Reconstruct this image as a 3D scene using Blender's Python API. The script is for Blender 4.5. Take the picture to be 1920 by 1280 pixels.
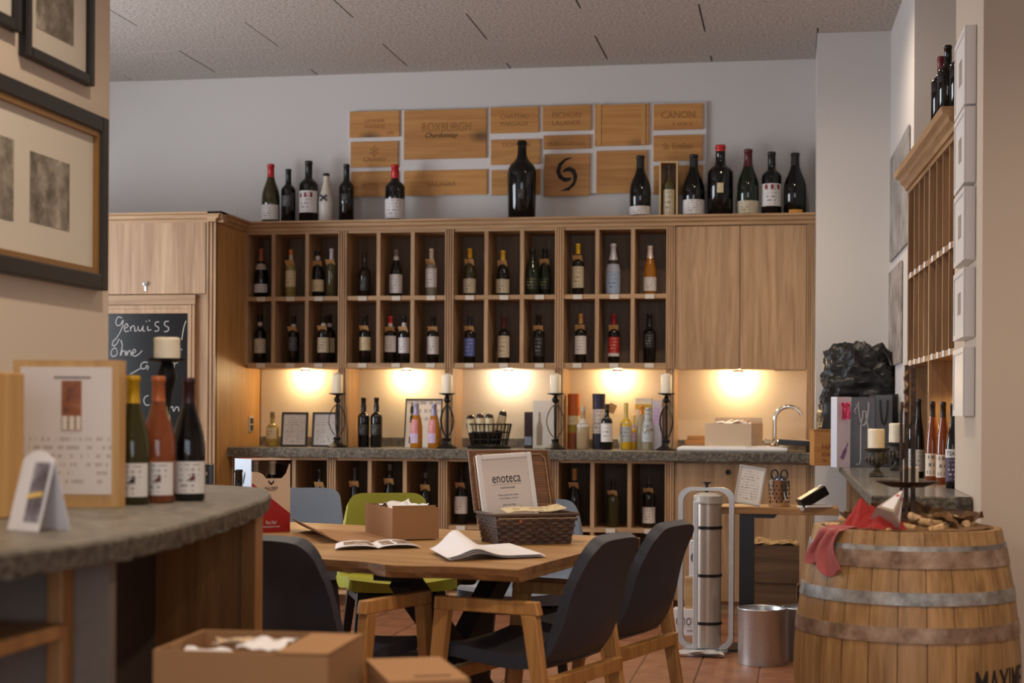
import bpy, math, random
from mathutils import Matrix, Vector, noise
R = math.radians
for o in list(bpy.data.objects): bpy.data.objects.remove(o)
scn = bpy.context.scene
COL = scn.collection

# ------------------------------------------------------------------ camera
FPX, HV, EYE, YAW, ROLL = 3000.0, 775.0, 1.2, R(10), 0.0055
cam = bpy.data.cameras.new('camera'); camo = bpy.data.objects.new('camera', cam); COL.objects.link(camo)
cam.sensor_width = 36; cam.lens = FPX / 1920 * 36; cam.shift_y = (HV - 640) / 1920
CAMM = Matrix.Rotation(YAW, 3, 'Z') @ Matrix.Rotation(R(90), 3, 'X') @ Matrix.Rotation(ROLL, 3, 'Z')
camo.matrix_world = Matrix.Translation((0, 0, EYE)) @ CAMM.to_4x4()
cam.dof.use_dof = True; cam.dof.focus_distance = 6.6; cam.dof.aperture_fstop = 3.2
cam.clip_start = .05
scn.camera = camo

# ------------------------------------------------------------------ view, world, light
vs = scn.view_settings
vs.view_transform = 'Standard'; vs.look = 'None'; vs.exposure = 0.0; vs.gamma = 1.0; vs.use_curve_mapping = False
w = bpy.data.worlds.new('world'); scn.world = w; w.use_nodes = True
w.node_tree.nodes['Background'].inputs[0].default_value = (.55, .68, 1, 1)
w.node_tree.nodes['Background'].inputs[1].default_value = 0.35

def area(name, loc, rot, sx, sy, power, col):
    l = bpy.data.lights.new(name, 'AREA'); l.shape = 'RECTANGLE'; l.size = sx; l.size_y = sy; l.energy = power; l.color = col
    o = bpy.data.objects.new(name, l); o.location = loc; o.rotation_euler = rot; COL.objects.link(o); return o
# daylight through the window in the left wall and through the shop front behind the camera
area('daylight_left', (-6.05, 6.9, 1.75), (0, R(-90), 0), 2.0, 2.6, 230, (.86, .93, 1))
area('daylight_front', (0.0, -2.85, 1.6), (R(90), 0, 0), 4.6, 2.2, 95, (.88, .94, 1))
SPOT_W, SPOT_COL = 72, (1.0, .82, .62)
SHELF_W, SHELF_COL = 5, (1.0, .74, .40)

# ------------------------------------------------------------------ pixel helper: a point on a known plane of the room
def P(u, v, x=None, y=None, z=None):
    r = CAMM @ Vector(((u - 960) / FPX, (HV - v) / FPX, -1))
    k = y / r.y if y is not None else ((z - EYE) / r.z if z is not None else x / r.x)
    return Vector((0, 0, EYE)) + k * r
def RC(xc, d):                      # sideways / depth distances from the camera to room x, y
    return (-math.sin(YAW) * d + math.cos(YAW) * xc, math.cos(YAW) * d + math.sin(YAW) * xc)
def PZ(u, v, z): p = P(u, v, z=z); return (p.x, p.y)

# ------------------------------------------------------------------ materials
def lin(c):
    out = []
    for q in c:
        q /= 255; out.append(q / 12.92 if q <= .04045 else ((q + .055) / 1.055) ** 2.4)
    return (out[0], out[1], out[2], 1)
MATS = {}
def base(name):
    m = bpy.data.materials.new(name); m.use_nodes = True; nt = m.node_tree
    return m, nt, nt.nodes['Principled BSDF']
def N(nt, t, **k):
    n = nt.nodes.new(t)
    for a, b in k.items():
        if a in n.inputs: n.inputs[a].default_value = b
        else: setattr(n, a, b)
    return n
def flat(name, c, rough=.6, metal=0, spec=.5, trans=0, bump=0, bscale=60, var=0, coat=0, emit=None):
    if name in MATS: return MATS[name]
    m, nt, b = base(name); L = nt.links
    b.inputs['Base Color'].default_value = lin(c); b.inputs['Roughness'].default_value = rough
    b.inputs['Metallic'].default_value = metal; b.inputs['Specular IOR Level'].default_value = spec
    b.inputs['Transmission Weight'].default_value = trans; b.inputs['Coat Weight'].default_value = coat
    if emit: b.inputs['Emission Color'].default_value = lin(emit[0]); b.inputs['Emission Strength'].default_value = emit[1]
    tc = N(nt, 'ShaderNodeTexCoord')
    nz = N(nt, 'ShaderNodeTexNoise', Scale=bscale, Detail=4.0); L.new(tc.outputs['Object'], nz.inputs['Vector'])
    v = var or .06
    mx = N(nt, 'ShaderNodeMixRGB', blend_type='MULTIPLY'); mx.inputs[0].default_value = 1
    mx.inputs[1].default_value = lin(c)
    rp = N(nt, 'ShaderNodeMapRange'); rp.inputs[3].default_value = 1 - v * 2; rp.inputs[4].default_value = 1 + v * 2
    L.new(nz.outputs[0], rp.inputs[0]); L.new(rp.outputs[0], mx.inputs[2]); L.new(mx.outputs[0], b.inputs['Base Color'])
    if bump:
        bp = N(nt, 'ShaderNodeBump', Strength=bump, Distance=.01); L.new(nz.outputs[0], bp.inputs['Height']); L.new(bp.outputs[0], b.inputs['Normal'])
    MATS[name] = m; return m
def wood(name, c1, c2, axis='Z', scale=1.0, rough=.5, bump=.08, knots=0):
    if name in MATS: return MATS[name]
    m, nt, b = base(name); L = nt.links
    tc = N(nt, 'ShaderNodeTexCoord'); oi = N(nt, 'ShaderNodeObjectInfo')
    cm = N(nt, 'ShaderNodeCombineXYZ')
    ml = N(nt, 'ShaderNodeMath', operation='MULTIPLY'); ml.inputs[1].default_value = 37
    L.new(oi.outputs['Random'], ml.inputs[0])
    for i in range(3): L.new(ml.outputs[0], cm.inputs[i])
    ad = N(nt, 'ShaderNodeVectorMath', operation='ADD'); L.new(tc.outputs['Object'], ad.inputs[0]); L.new(cm.outputs[0], ad.inputs[1])
    mp = N(nt, 'ShaderNodeMapping'); s = [22 * scale] * 3; s['XYZ'.index(axis)] = 1.3 * scale; mp.inputs['Scale'].default_value = s
    L.new(ad.outputs[0], mp.inputs['Vector'])
    n1 = N(nt, 'ShaderNodeTexNoise', Scale=1.0, Detail=5.0, Roughness=.6, Distortion=1.1); L.new(mp.outputs[0], n1.inputs['Vector'])
    mp2 = N(nt, 'ShaderNodeMapping'); s2 = [150 * scale] * 3; s2['XYZ'.index(axis)] = 5 * scale; mp2.inputs['Scale'].default_value = s2
    L.new(ad.outputs[0], mp2.inputs['Vector'])
    n2 = N(nt, 'ShaderNodeTexNoise', Scale=1.0, Detail=3.0); L.new(mp2.outputs[0], n2.inputs['Vector'])
    mm = N(nt, 'ShaderNodeMath', operation='MULTIPLY_ADD'); mm.inputs[1].default_value = .35; L.new(n2.outputs[0], mm.inputs[0])
    L.new(n1.outputs[0], mm.inputs[2])
    cr = N(nt, 'ShaderNodeValToRGB'); cr.color_ramp.elements[0].position = .48; cr.color_ramp.elements[0].color = lin(c2)
    cr.color_ramp.elements[1].position = .86; cr.color_ramp.elements[1].color = lin(c1); L.new(mm.outputs[0], cr.inputs[0])
    col = cr.outputs[0]
    if knots:
        vo = N(nt, 'ShaderNodeTexVoronoi', Scale=knots); mp3 = N(nt, 'ShaderNodeMapping'); s3 = [1.0] * 3; s3['XYZ'.index(axis)] = .55
        mp3.inputs['Scale'].default_value = s3; L.new(ad.outputs[0], mp3.inputs['Vector']); L.new(mp3.outputs[0], vo.inputs['Vector'])
        kr = N(nt, 'ShaderNodeMapRange'); kr.inputs[1].default_value = .05; kr.inputs[2].default_value = .16; kr.inputs[3].default_value = .35; kr.inputs[4].default_value = 1
        L.new(vo.outputs['Distance'], kr.inputs[0])
        mk = N(nt, 'ShaderNodeMixRGB', blend_type='MULTIPLY'); mk.inputs[0].default_value = 1; L.new(col, mk.inputs[1]); L.new(kr.outputs[0], mk.inputs[2]); col = mk.outputs[0]
    hv = N(nt, 'ShaderNodeHueSaturation'); mr = N(nt, 'ShaderNodeMapRange'); mr.inputs[3].default_value = .9; mr.inputs[4].default_value = 1.1
    L.new(oi.outputs['Random'], mr.inputs[0]); L.new(mr.outputs[0], hv.inputs['Value']); L.new(col, hv.inputs['Color'])
    L.new(hv.outputs[0], b.inputs['Base Color'])
    b.inputs['Roughness'].default_value = rough
    bp = N(nt, 'ShaderNodeBump', Strength=bump, Distance=.004); L.new(mm.outputs[0], bp.inputs['Height']); L.new(bp.outputs[0], b.inputs['Normal'])
    MATS[name] = m; return m
def blotch(name, cols, scale, rough=.6, bump=.3, detail=8, metal=0, dist=.01, lo=.3, hi=.7, spec=.5):
    if name in MATS: return MATS[name]
    m, nt, b = base(name); L = nt.links
    tc = N(nt, 'ShaderNodeTexCoord'); nz = N(nt, 'ShaderNodeTexNoise', Scale=scale, Detail=float(detail), Roughness=.65)
    L.new(tc.outputs['Object'], nz.inputs['Vector'])
    cr = N(nt, 'ShaderNodeValToRGB'); e = cr.color_ramp.elements
    e[0].position = lo; e[0].color = lin(cols[0]); e[1].position = hi; e[1].color = lin(cols[-1])
    for i, c in enumerate(cols[1:-1]):
        k = e.new(lo + (hi - lo) * (i + 1) / (len(cols) - 1)); k.color = lin(c)
    L.new(nz.outputs[0], cr.inputs[0]); L.new(cr.outputs[0], b.inputs['Base Color'])
    b.inputs['Roughness'].default_value = rough; b.inputs['Metallic'].default_value = metal; b.inputs['Specular IOR Level'].default_value = spec
    if bump:
        bp = N(nt, 'ShaderNodeBump', Strength=bump, Distance=dist); L.new(nz.outputs[0], bp.inputs['Height']); L.new(bp.outputs[0], b.inputs['Normal'])
    MATS[name] = m; return m
def printed(name, paper, ink, rows=7, lo=.12, hi=.88, x0=.15, x1=.85, fill=.5, xs=26, rough=.55):
    """flat print: rows of small lettering on paper, by the generated coordinates of the sheet (x across, z up)"""
    if name in MATS: return MATS[name]
    m, nt, b = base(name); L = nt.links
    tc = N(nt, 'ShaderNodeTexCoord'); sp = N(nt, 'ShaderNodeSeparateXYZ'); L.new(tc.outputs['Generated'], sp.inputs[0])
    def math_(op, a, bb):
        n = N(nt, 'ShaderNodeMath', operation=op)
        for i, q in enumerate((a, bb)):
            if q is None: continue
            if isinstance(q, (int, float)): n.inputs[i].default_value = q
            else: L.new(q, n.inputs[i])
        return n.outputs[0]
    zr = math_('MULTIPLY', sp.outputs[2], rows); row = math_('FLOOR', zr, None); fr = math_('FRACT', zr, None)
    band = math_('LESS_THAN', math_('ABSOLUTE', math_('SUBTRACT', fr, .5), None), .22)
    cx = N(nt, 'ShaderNodeCombineXYZ'); L.new(math_('MULTIPLY', sp.outputs[0], xs), cx.inputs[0]); L.new(math_('MULTIPLY', row, 7.3), cx.inputs[1])
    nz = N(nt, 'ShaderNodeTexNoise', Scale=1.0, Detail=2.0); L.new(cx.outputs[0], nz.inputs['Vector'])
    on = math_('GREATER_THAN', nz.outputs[0], .52)
    cr = N(nt, 'ShaderNodeCombineXYZ'); L.new(math_('MULTIPLY', row, 3.1), cr.inputs[1])
    n2 = N(nt, 'ShaderNodeTexNoise', Scale=1.0); L.new(cr.outputs[0], n2.inputs['Vector'])
    wd = math_('MULTIPLY', n2.outputs[0], fill * (x1 - x0))
    inx = math_('LESS_THAN', math_('ABSOLUTE', math_('SUBTRACT', sp.outputs[0], (x0 + x1) / 2), None), wd)
    inz = math_('MULTIPLY', math_('GREATER_THAN', sp.outputs[2], lo), math_('LESS_THAN', sp.outputs[2], hi))
    f = math_('MULTIPLY', math_('MULTIPLY', band, on), math_('MULTIPLY', inx, inz)); f = math_('MULTIPLY', f, .75)
    mx = N(nt, 'ShaderNodeMixRGB'); mx.inputs[1].default_value = lin(paper); mx.inputs[2].default_value = lin(ink); L.new(f, mx.inputs[0])
    L.new(mx.outputs[0], b.inputs['Base Color']); b.inputs['Roughness'].default_value = rough
    MATS[name] = m; return m

OAK_V = wood('limed_oak_upright', (180, 145, 108), (142, 106, 72), 'Z', 1)
OAK_H = wood('limed_oak_level', (178, 144, 106), (144, 108, 72), 'X', 1)
OAK_Y = wood('limed_oak_deep', (176, 142, 104), (144, 110, 74), 'Y', 1)
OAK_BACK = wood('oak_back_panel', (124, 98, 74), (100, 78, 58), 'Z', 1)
OAK_WARM = wood('warm_oak_panel', (188, 144, 88), (164, 120, 66), 'Z', .8)
TABLE = wood('table_oak', (178, 138, 90), (142, 102, 60), 'X', .45, rough=.42, knots=2.2)
TABLE_EDGE = wood('table_oak_edge', (150, 104, 60), (104, 70, 40), 'X', .8, bump=.5)
CHAIRWOOD = wood('chair_oak', (196, 144, 84), (160, 108, 56), 'Z', 1, rough=.45)
CRATE = wood('crate_pine', (196, 142, 78), (168, 112, 54), 'X', .7, knots=3)
CRATE_DARK = wood('crate_aged', (128, 94, 62), (94, 66, 42), 'X', .8)
STAVE = wood('barrel_oak', (178, 138, 90), (126, 90, 52), 'Z', .8, bump=.2)
CORKTOP = wood('bar_wood', (176, 128, 76), (140, 96, 54), 'Z', .8)
WALL = flat('wall_paint', (202, 197, 194), .9, bump=.04, bscale=220, var=.015)
WALLWARM = flat('wall_paint_cream', (224, 208, 190), .9, bump=.04, bscale=220, var=.015)
WALLGREY = flat('wall_paint_grey', (200, 183, 166), .9, bump=.04, bscale=220, var=.015)
SPLASH = flat('splash_panel', (218, 205, 184), .55, var=.02)
CEIL = blotch('wood_wool_board', [(150, 141, 134), (190, 181, 173), (208, 200, 192)], 55, .95, .6, 6, dist=.012, lo=.35, hi=.68)
CEILGAP = flat('ceiling_joint', (70, 62, 56), .95)
SLATE = blotch('slate_top', [(76, 72, 66), (112, 106, 97), (140, 132, 120)], 26, .42, .25, 8, dist=.004)
SLATE_EDGE = blotch('slate_rough_edge', [(48, 44, 38), (100, 93, 82), (140, 131, 116)], 60, .75, .8, 6, dist=.01)
TERRA = blotch('terracotta_tile', [(108, 66, 44), (134, 86, 58), (148, 101, 72)], 7, .5, .1, 6)
GROUT = flat('tile_grout', (112, 84, 66), .9)
BLACKMETAL = flat('wrought_iron', (30, 27, 26), .5, .6, bump=.2, bscale=90)
RUSTIRON = blotch('rusty_iron', [(24, 17, 15), (52, 34, 27), (104, 74, 50)], 40, .65, .3, 5, .3)
CASTIRON = blotch('cast_iron_urn', [(40, 37, 34), (72, 67, 61), (110, 102, 92)], 45, .55, .4, 5, .3)
CHROME = flat('chrome', (205, 205, 205), .12, 1)
ALU = flat('brushed_aluminium', (206, 208, 212), .33, .9)
ALU_SOFT = flat('satin_aluminium', (206, 208, 212), .4, .55)
ZINC = blotch('galvanised_hoop', [(104, 100, 96), (158, 154, 150), (196, 194, 192)], 14, .5, .15, 6, .65)
RUSTHOOP = blotch('worn_hoop', [(102, 74, 56), (146, 118, 98), (176, 152, 134)], 16, .6, .2, 6, .3)
CANDLE = flat('ivory_wax', (232, 220, 196), .5, var=.02)
WHITEPLASTIC = flat('white_lacquer', (226, 222, 220), .4, var=.01)
PAPER = flat('white_paper', (224, 220, 224), .8, var=.01)
CARD = flat('brown_cardboard', (158, 116, 77), .85, bump=.05, bscale=120, var=.03)
CARD_LIGHT = flat('pale_cardboard', (196, 170, 142), .85, bump=.05, bscale=120, var=.03)
TAG = flat('kraft_tag', (188, 146, 94), .85, var=.03)
FELT = flat('dark_grey_upholstery', (50, 52, 62), .48, bump=.12, bscale=500, var=.08)
LEATHER_G = flat('olive_green_leather', (150, 148, 44), .38, bump=.1, bscale=300, var=.05)
LEATHER_B = flat('blue_grey_leather', (120, 132, 150), .4, bump=.1, bscale=300, var=.05)
DARKLEG = flat('dark_stained_leg', (34, 28, 25), .6, bump=.1)
BLACKFAB = flat('black_nylon', (20, 19, 20), .42, bump=.35, bscale=55, var=.2)
WICKER = wood('dark_wicker', (92, 64, 46), (52, 34, 25), 'X', 1.6, rough=.55, bump=.6)
WICKER_LID = wood('wicker_lid', (128, 82, 50), (88, 52, 30), 'X', 1.8, rough=.6, bump=.9)
TWINE = flat('pale_twine', (196, 168, 128), .8)
BLACKPL = flat('black_plastic', (24, 23, 24), .35)
INK = flat('black_ink', (30, 24, 22), .8)
BROWNINK = flat('brown_brand_ink', (148, 98, 50), .8)
CHALK = flat('white_chalk', (216, 214, 212), .9)
BOARD = flat('blackboard', (20, 18, 18), .2, spec=.3, var=.1)
FRAMEBLK = flat('black_frame', (30, 25, 23), .45)
FRAMEGOLD = flat('gilt_slip', (152, 112, 62), .45, .3)
MATBOARD = flat('mat_board', (222, 214, 200), .85, var=.01)
SKETCH = blotch('aquatint_print', [(84, 78, 70), (140, 132, 120), (196, 188, 174)], 14, .8, 0, 8)
POSTER = blotch('grey_poster', [(96, 92, 90), (140, 136, 134), (176, 172, 170)], 6, .5, 0, 6)
PIC_SMALL = flat('small_picture', (152, 140, 128), .7, var=.2, bscale=30)
DARKPANEL = flat('dark_brown_panel', (62, 52, 46), .8, var=.06)
LEAF = blotch('dried_leaf', [(66, 44, 26), (112, 78, 44), (140, 104, 60)], 30, .8, .3, 4)
CORK = blotch('cork', [(150, 112, 74), (196, 158, 112), (214, 180, 136)], 90, .85, .3, 4)
REDCLOTH = flat('red_cloth', (158, 40, 36), .9, bump=.5, bscale=120, var=.15)
DUSTYRED = flat('dusty_red_cloth', (156, 76, 74), .9, bump=.3, bscale=140, var=.1)
PINK = flat('pink_print', (214, 70, 110), .7, var=.2, bscale=40)
WHITEWOOD = flat('white_backing_board', (214, 208, 205), .7, var=.01)

GL = {'black': (12, 11, 11), 'dark': (18, 19, 14), 'green': (24, 34, 20), 'olive': (54, 50, 24), 'brown': (34, 22, 14)}
for k_, c_ in GL.items(): flat('bottle_glass_' + k_, c_, .07, 0, .5, var=.01)
def clear(name, c, tr=.55, rough=.06): return flat('bottle_glass_' + name, c, rough, 0, .5, trans=tr, var=.01)
clear('amber', (206, 138, 40)); clear('rose', (158, 86, 52)); clear('straw', (196, 178, 104)); clear('pale', (214, 208, 184), .7)
clear('limon', (224, 180, 40), .15, .2); clear('smoke', (92, 84, 54), .3); clear('white', (214, 206, 198), 0, .3); clear('silver', (150, 156, 172), 0, .25)
def G(k): return MATS['bottle_glass_' + k]
def cap(c, rough=.35): return flat('capsule_%d_%d_%d' % tuple(c), c, rough, .15, var=.02)

# ------------------------------------------------------------------ mesh tools
class MB:
    def __init__(s): s.v = []; s.f = []
    def add(s, vs, fs, M=None):
        n = len(s.v)
        s.v += [tuple(M @ Vector(q)) if M else tuple(q) for q in vs]; s.f += [tuple(i + n for i in q) for q in fs]; return s
    def box(s, a, b, M=None):
        x0, y0, z0 = a; x1, y1, z1 = b
        return s.add([(x0, y0, z0), (x1, y0, z0), (x1, y1, z0), (x0, y1, z0), (x0, y0, z1), (x1, y0, z1), (x1, y1, z1), (x0, y1, z1)],
                     [(0, 3, 2, 1), (4, 5, 6, 7), (0, 1, 5, 4), (1, 2, 6, 5), (2, 3, 7, 6), (3, 0, 4, 7)], M)
    def bar(s, p, q, w, h, up=(0, 0, 1)):
        p = Vector(p); q = Vector(q); d = (q - p); L = d.length; d.normalize(); up = Vector(up)
        if abs(d.dot(up)) > .98: up = Vector((0, 1, 0))
        sx = d.cross(up).normalized(); sz = sx.cross(d)
        M = Matrix((( sx.x, d.x, sz.x, p.x), (sx.y, d.y, sz.y, p.y), (sx.z, d.z, sz.z, p.z), (0, 0, 0, 1)))
        return s.box((-w / 2, 0, -h / 2), (w / 2, L, h / 2), M)
    def taper(s, p, q, w0, h0, w1, h1):
        """four-sided leg, w along x, h along y"""
        p = Vector(p); q = Vector(q); vs = []
        for c, ww, hh in ((p, w0, h0), (q, w1, h1)):
            vs += [(c.x - ww / 2, c.y - hh / 2, c.z), (c.x + ww / 2, c.y - hh / 2, c.z), (c.x + ww / 2, c.y + hh / 2, c.z), (c.x - ww / 2, c.y + hh / 2, c.z)]
        return s.add(vs, [(0, 3, 2, 1), (4, 5, 6, 7), (0, 1, 5, 4), (1, 2, 6, 5), (2, 3, 7, 6), (3, 0, 4, 7)])
    def lathe(s, prof, seg=24, a0=0, a1=2 * math.pi, c=(0, 0, 0), capends=True):
        full = abs(a1 - a0 - 2 * math.pi) < 1e-6; n = seg if full else seg + 1; vs = []; fs = []
        for r, z in prof:
            for i in range(n):
                a = a0 + (a1 - a0) * i / seg; vs.append((c[0] + r * math.cos(a), c[1] + r * math.sin(a), c[2] + z))
        for j in range(len(prof) - 1):
            for i in range(seg):
                k = (i + 1) % n; fs.append((j * n + i, j * n + k, (j + 1) * n + k, (j + 1) * n + i))
        if full and capends:
            fs.append(tuple(reversed(range(n)))); fs.append(tuple((len(prof) - 1) * n + i for i in range(n)))
        return s.add(vs, fs)
    def tube(s, pts, r, seg=8, closed=False, M=None):
        pts = [Vector(p) for p in pts]; n = len(pts); rs = r if isinstance(r, (list, tuple)) else [r] * n; vs = []; fs = []
        prev = None
        for i, p in enumerate(pts):
            d = (pts[(i + 1) % n] - pts[i - 1]) if closed else (pts[min(i + 1, n - 1)] - pts[max(i - 1, 0)])
            d.normalize()
            if prev is None: a = d.orthogonal().normalized()
            else:
                a = prev - d * prev.dot(d); a = a.normalized() if a.length > 1e-6 else d.orthogonal().normalized()
            prev = a; b = d.cross(a)
            for k in range(seg):
                t = 2 * math.pi * k / seg; vs.append(p + (a * math.cos(t) + b * math.sin(t)) * rs[i])
        for i in range(n if closed else n - 1):
            j = (i + 1) % n
            for k in range(seg):
                l = (k + 1) % seg; fs.append((i * seg + k, i * seg + l, j * seg + l, j * seg + k))
        if not closed: fs.append(tuple(reversed(range(seg)))); fs.append(tuple((n - 1) * seg + k for k in range(seg)))
        return s.add(vs, fs, M)
    def prism(s, poly, z0, z1, M=None):
        n = len(poly); vs = [(x, y, z0) for x, y in poly] + [(x, y, z1) for x, y in poly]
        fs = [tuple(reversed(range(n))), tuple(range(n, 2 * n))] + [(i, (i + 1) % n, n + (i + 1) % n, n + i) for i in range(n)]
        return s.add(vs, fs, M)
    def sheet(s, fn, nu, nv, t=0, M=None):
        """grid fn(a,b) -> point, thickened by t along its normals"""
        g = [[Vector(fn(i / nu, j / nv)) for i in range(nu + 1)] for j in range(nv + 1)]
        top = []; bot = []
        for j in range(nv + 1):
            for i in range(nu + 1):
                du = g[j][min(i + 1, nu)] - g[j][max(i - 1, 0)]; dv = g[min(j + 1, nv)][i] - g[max(j - 1, 0)][i]
                nn = du.cross(dv); nn = nn.normalized() if nn.length > 1e-9 else Vector((0, 0, 1))
                top.append(g[j][i] + nn * t / 2); bot.append(g[j][i] - nn * t / 2)
        m = nu + 1; k = m * (nv + 1); fs = []
        for j in range(nv):
            for i in range(nu):
                q = (j * m + i, j * m + i + 1, (j + 1) * m + i + 1, (j + 1) * m + i); fs.append(q)
                if t: fs.append(tuple(k + x for x in reversed(q)))
        if t:
            for j in range(nv):
                fs.append((j * m, (j + 1) * m, k + (j + 1) * m, k + j * m)); fs.append((j * m + nu, k + j * m + nu, k + (j + 1) * m + nu, (j + 1) * m + nu))
            for i in range(nu):
                fs.append((i, k + i, k + i + 1, i + 1)); o = nv * m; fs.append((o + i, o + i + 1, k + o + i + 1, k + o + i))
        return s.add(top + (bot if t else []), fs, M)
    def mesh(s, name, off=(0, 0, 0), smooth=False, ang=40):
        me = bpy.data.meshes.new(name)
        me.from_pydata([(a - off[0], b - off[1], c - off[2]) for a, b, c in s.v], [], s.f); me.validate(); me.update()
        if smooth:
            me.polygons.foreach_set('use_smooth', [True] * len(me.polygons)); me.set_sharp_from_angle(angle=R(ang))
        return me
def wloc(o):
    p = Vector(o.location)
    while o.parent: o = o.parent; p = p + Vector(o.location)
    return p
def ob(name, mb, mat, parent=None, smooth=False, local=False, bevel=0, loc=None, rz=0, ang=40):
    """one mesh object. world coordinates unless local; a top-level mesh gets its origin at the middle of its base"""
    if isinstance(mb, bpy.types.Mesh): me = mb; off = None
    else:
        off = (0, 0, 0)
        if not local:
            if parent: off = tuple(wloc(parent))
            elif loc is None:
                xs = [q[0] for q in mb.v]; ys = [q[1] for q in mb.v]; zs = [q[2] for q in mb.v]
                off = ((min(xs) + max(xs)) / 2, (min(ys) + max(ys)) / 2, min(zs))
        me = mb.mesh(name, off, smooth, ang)
    o = bpy.data.objects.new(name, me)
    if mat and not me.materials: me.materials.append(mat)
    COL.objects.link(o)
    if parent: o.parent = parent
    if loc is not None: o.location = loc
    elif not parent and off: o.location = off
    o.rotation_euler.z = rz
    if bevel:
        b = o.modifiers.new('bevel', 'BEVEL'); b.width = bevel; b.segments = 2; b.limit_method = 'ANGLE'; b.angle_limit = R(50)
    return o
def tag(o, label=None, cat=None, group=None, kind=None):
    if label: o['label'] = label
    if cat: o['category'] = cat
    if group: o['group'] = group
    if kind: o['kind'] = kind
    return o
def thing(name, label, cat, loc=(0, 0, 0), rz=0, group=None):
    o = bpy.data.objects.new(name, None); o.empty_display_size = .05; COL.objects.link(o)
    o.location = loc; o.rotation_euler.z = rz; return tag(o, label, cat, group)
def struct(name, mb, mat, label=None, **k):
    o = ob(name, mb, mat, **k); o['kind'] = 'structure'
    if label: o['label'] = label
    return o
def copy_tree(o, parent=None):
    c = o.copy(); COL.objects.link(c); c.parent = parent
    for ch in [q for q in o.children]: copy_tree(ch, c)
    return c
def B(*a):
    m = MB()
    for q in a: m.box(*q)
    return m
def text_mb(s, size=1.0, depth=.0006, spacing=1.0, shear=0, bold=0):
    cu = bpy.data.curves.new('lettering', 'FONT'); cu.body = s; cu.size = size; cu.extrude = depth / 2; cu.align_x = 'CENTER'; cu.align_y = 'CENTER'
    cu.space_character = spacing; cu.shear = shear; cu.offset = bold; cu.resolution_u = 3
    o = bpy.data.objects.new('lettering', cu); me = bpy.data.meshes.new_from_object(o)
    m = MB(); m.v = [tuple(q.co) for q in me.vertices]; m.f = [tuple(p.vertices) for p in me.polygons]
    bpy.data.objects.remove(o); bpy.data.curves.remove(cu); bpy.data.meshes.remove(me); return m
def fit(m, w, h):
    xs = [q[0] for q in m.v]; ys = [q[1] for q in m.v]; cx = (min(xs) + max(xs)) / 2; cy = (min(ys) + max(ys)) / 2
    sx = w / (max(xs) - min(xs)); sy = h / (max(ys) - min(ys)) if h else sx
    m.v = [((a - cx) * sx, (b - cy) * sy, c) for a, b, c in m.v]; return m
def lettering(s, w, h, M, mat, parent, name='lettering', **k):
    """flat lettering, fitted into w x h, in the plane of M (x right, y up, z outwards), M relative to the parent"""
    m = fit(text_mb(s, **k), w, h); m.v = [tuple(M @ Vector(q)) for q in m.v]
    return ob(name, m, mat, parent, local=True)
FACE = Matrix.Rotation(R(90), 4, 'X')       # text plane standing upright, reading from -y
def rnd(a, b): return random.uniform(a, b)
random.seed(7)

# ================================================================== THE SETTING
CZ = 3.43
# floor: bed of grout, terracotta tiles laid on it
floor = struct('floor', B(((-6, -3, -.12), (3.3, 10.35, -.004))), GROUT, 'terracotta tiled floor', loc=(0, 0, 0), local=True)
tile_me = None
TS, TY = .282, .298
def tile_mesh():
    m = MB(); g = .004
    m.add([(-TS / 2 + g, -TY / 2 + g, -.01), (TS / 2 - g, -TY / 2 + g, -.01), (TS / 2 - g, TY / 2 - g, -.01), (-TS / 2 + g, TY / 2 - g, -.01),
           (-TS / 2 + g, -TY / 2 + g, -.002), (TS / 2 - g, -TY / 2 + g, -.002), (TS / 2 - g, TY / 2 - g, -.002), (-TS / 2 + g, TY / 2 - g, -.002),
           (-TS / 2 + g + .004, -TY / 2 + g + .004, 0), (TS / 2 - g - .004, -TY / 2 + g + .004, 0), (TS / 2 - g - .004, TY / 2 - g - .004, 0), (-TS / 2 + g + .004, TY / 2 - g - .004, 0)],
          [(8, 9, 10, 11), (0, 1, 5, 4), (1, 2, 6, 5), (2, 3, 7, 6), (3, 0, 4, 7), (4, 5, 9, 8), (5, 6, 10, 9), (6, 7, 11, 10), (7, 4, 8, 11)])
    return m
tm = tile_mesh(); tile_me = tm.mesh('tile'); tile_me.materials.append(TERRA)
field = MB()
ni = 0
for i in range(-21, 14):
    for j in range(-36, 10):
        x = -.435 + TS / 2 + i * TS; y = 7.68 + TY / 2 + j * TY
        if not (-5.9 < x < 3.1 and -2.9 < y < 10.1): continue
        near = (6.2 < y < 9.7 and -3.2 < x < .5)
        if near and ni < 300:
            o = ob('tile', tile_me, None, floor); o.location = (x, y, rnd(-.0008, .0008)); ni += 1
        else: field.add(tm.v, tm.f, Matrix.Translation((x, y, 0)))
tag(ob('tile_field', field, TERRA, floor, local=True), kind='stuff')
# ceiling: wood-wool panels in staggered rows
ceil = struct('ceiling', B(((-6, -3, CZ + .02), (3.3, 10.35, CZ + .14))), CEILGAP, 'pale wood-wool panel ceiling', loc=(0, 0, 0), local=True)
PW, PD = 1.293, .637
pm = B(((-PW / 2 + .005, -PD / 2 + .0015, 0), (PW / 2 - .005, PD / 2 - .0015, .025))).mesh('ceiling_panel'); pm.materials.append(CEIL)
for j in range(-20, 2):
    for i in range(-4, 5):
        x = -1.17 + PW / 2 + i * PW + (PW / 2 if j % 2 else 0); y = 9.385 + PD / 2 + j * PD
        if x - PW / 2 < -6.3 or x + PW / 2 > 4 or y < -3: continue
        o = ob('ceiling_panel', pm, None, ceil); o.location = (x, y, CZ + rnd(-.002, .002))
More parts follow.
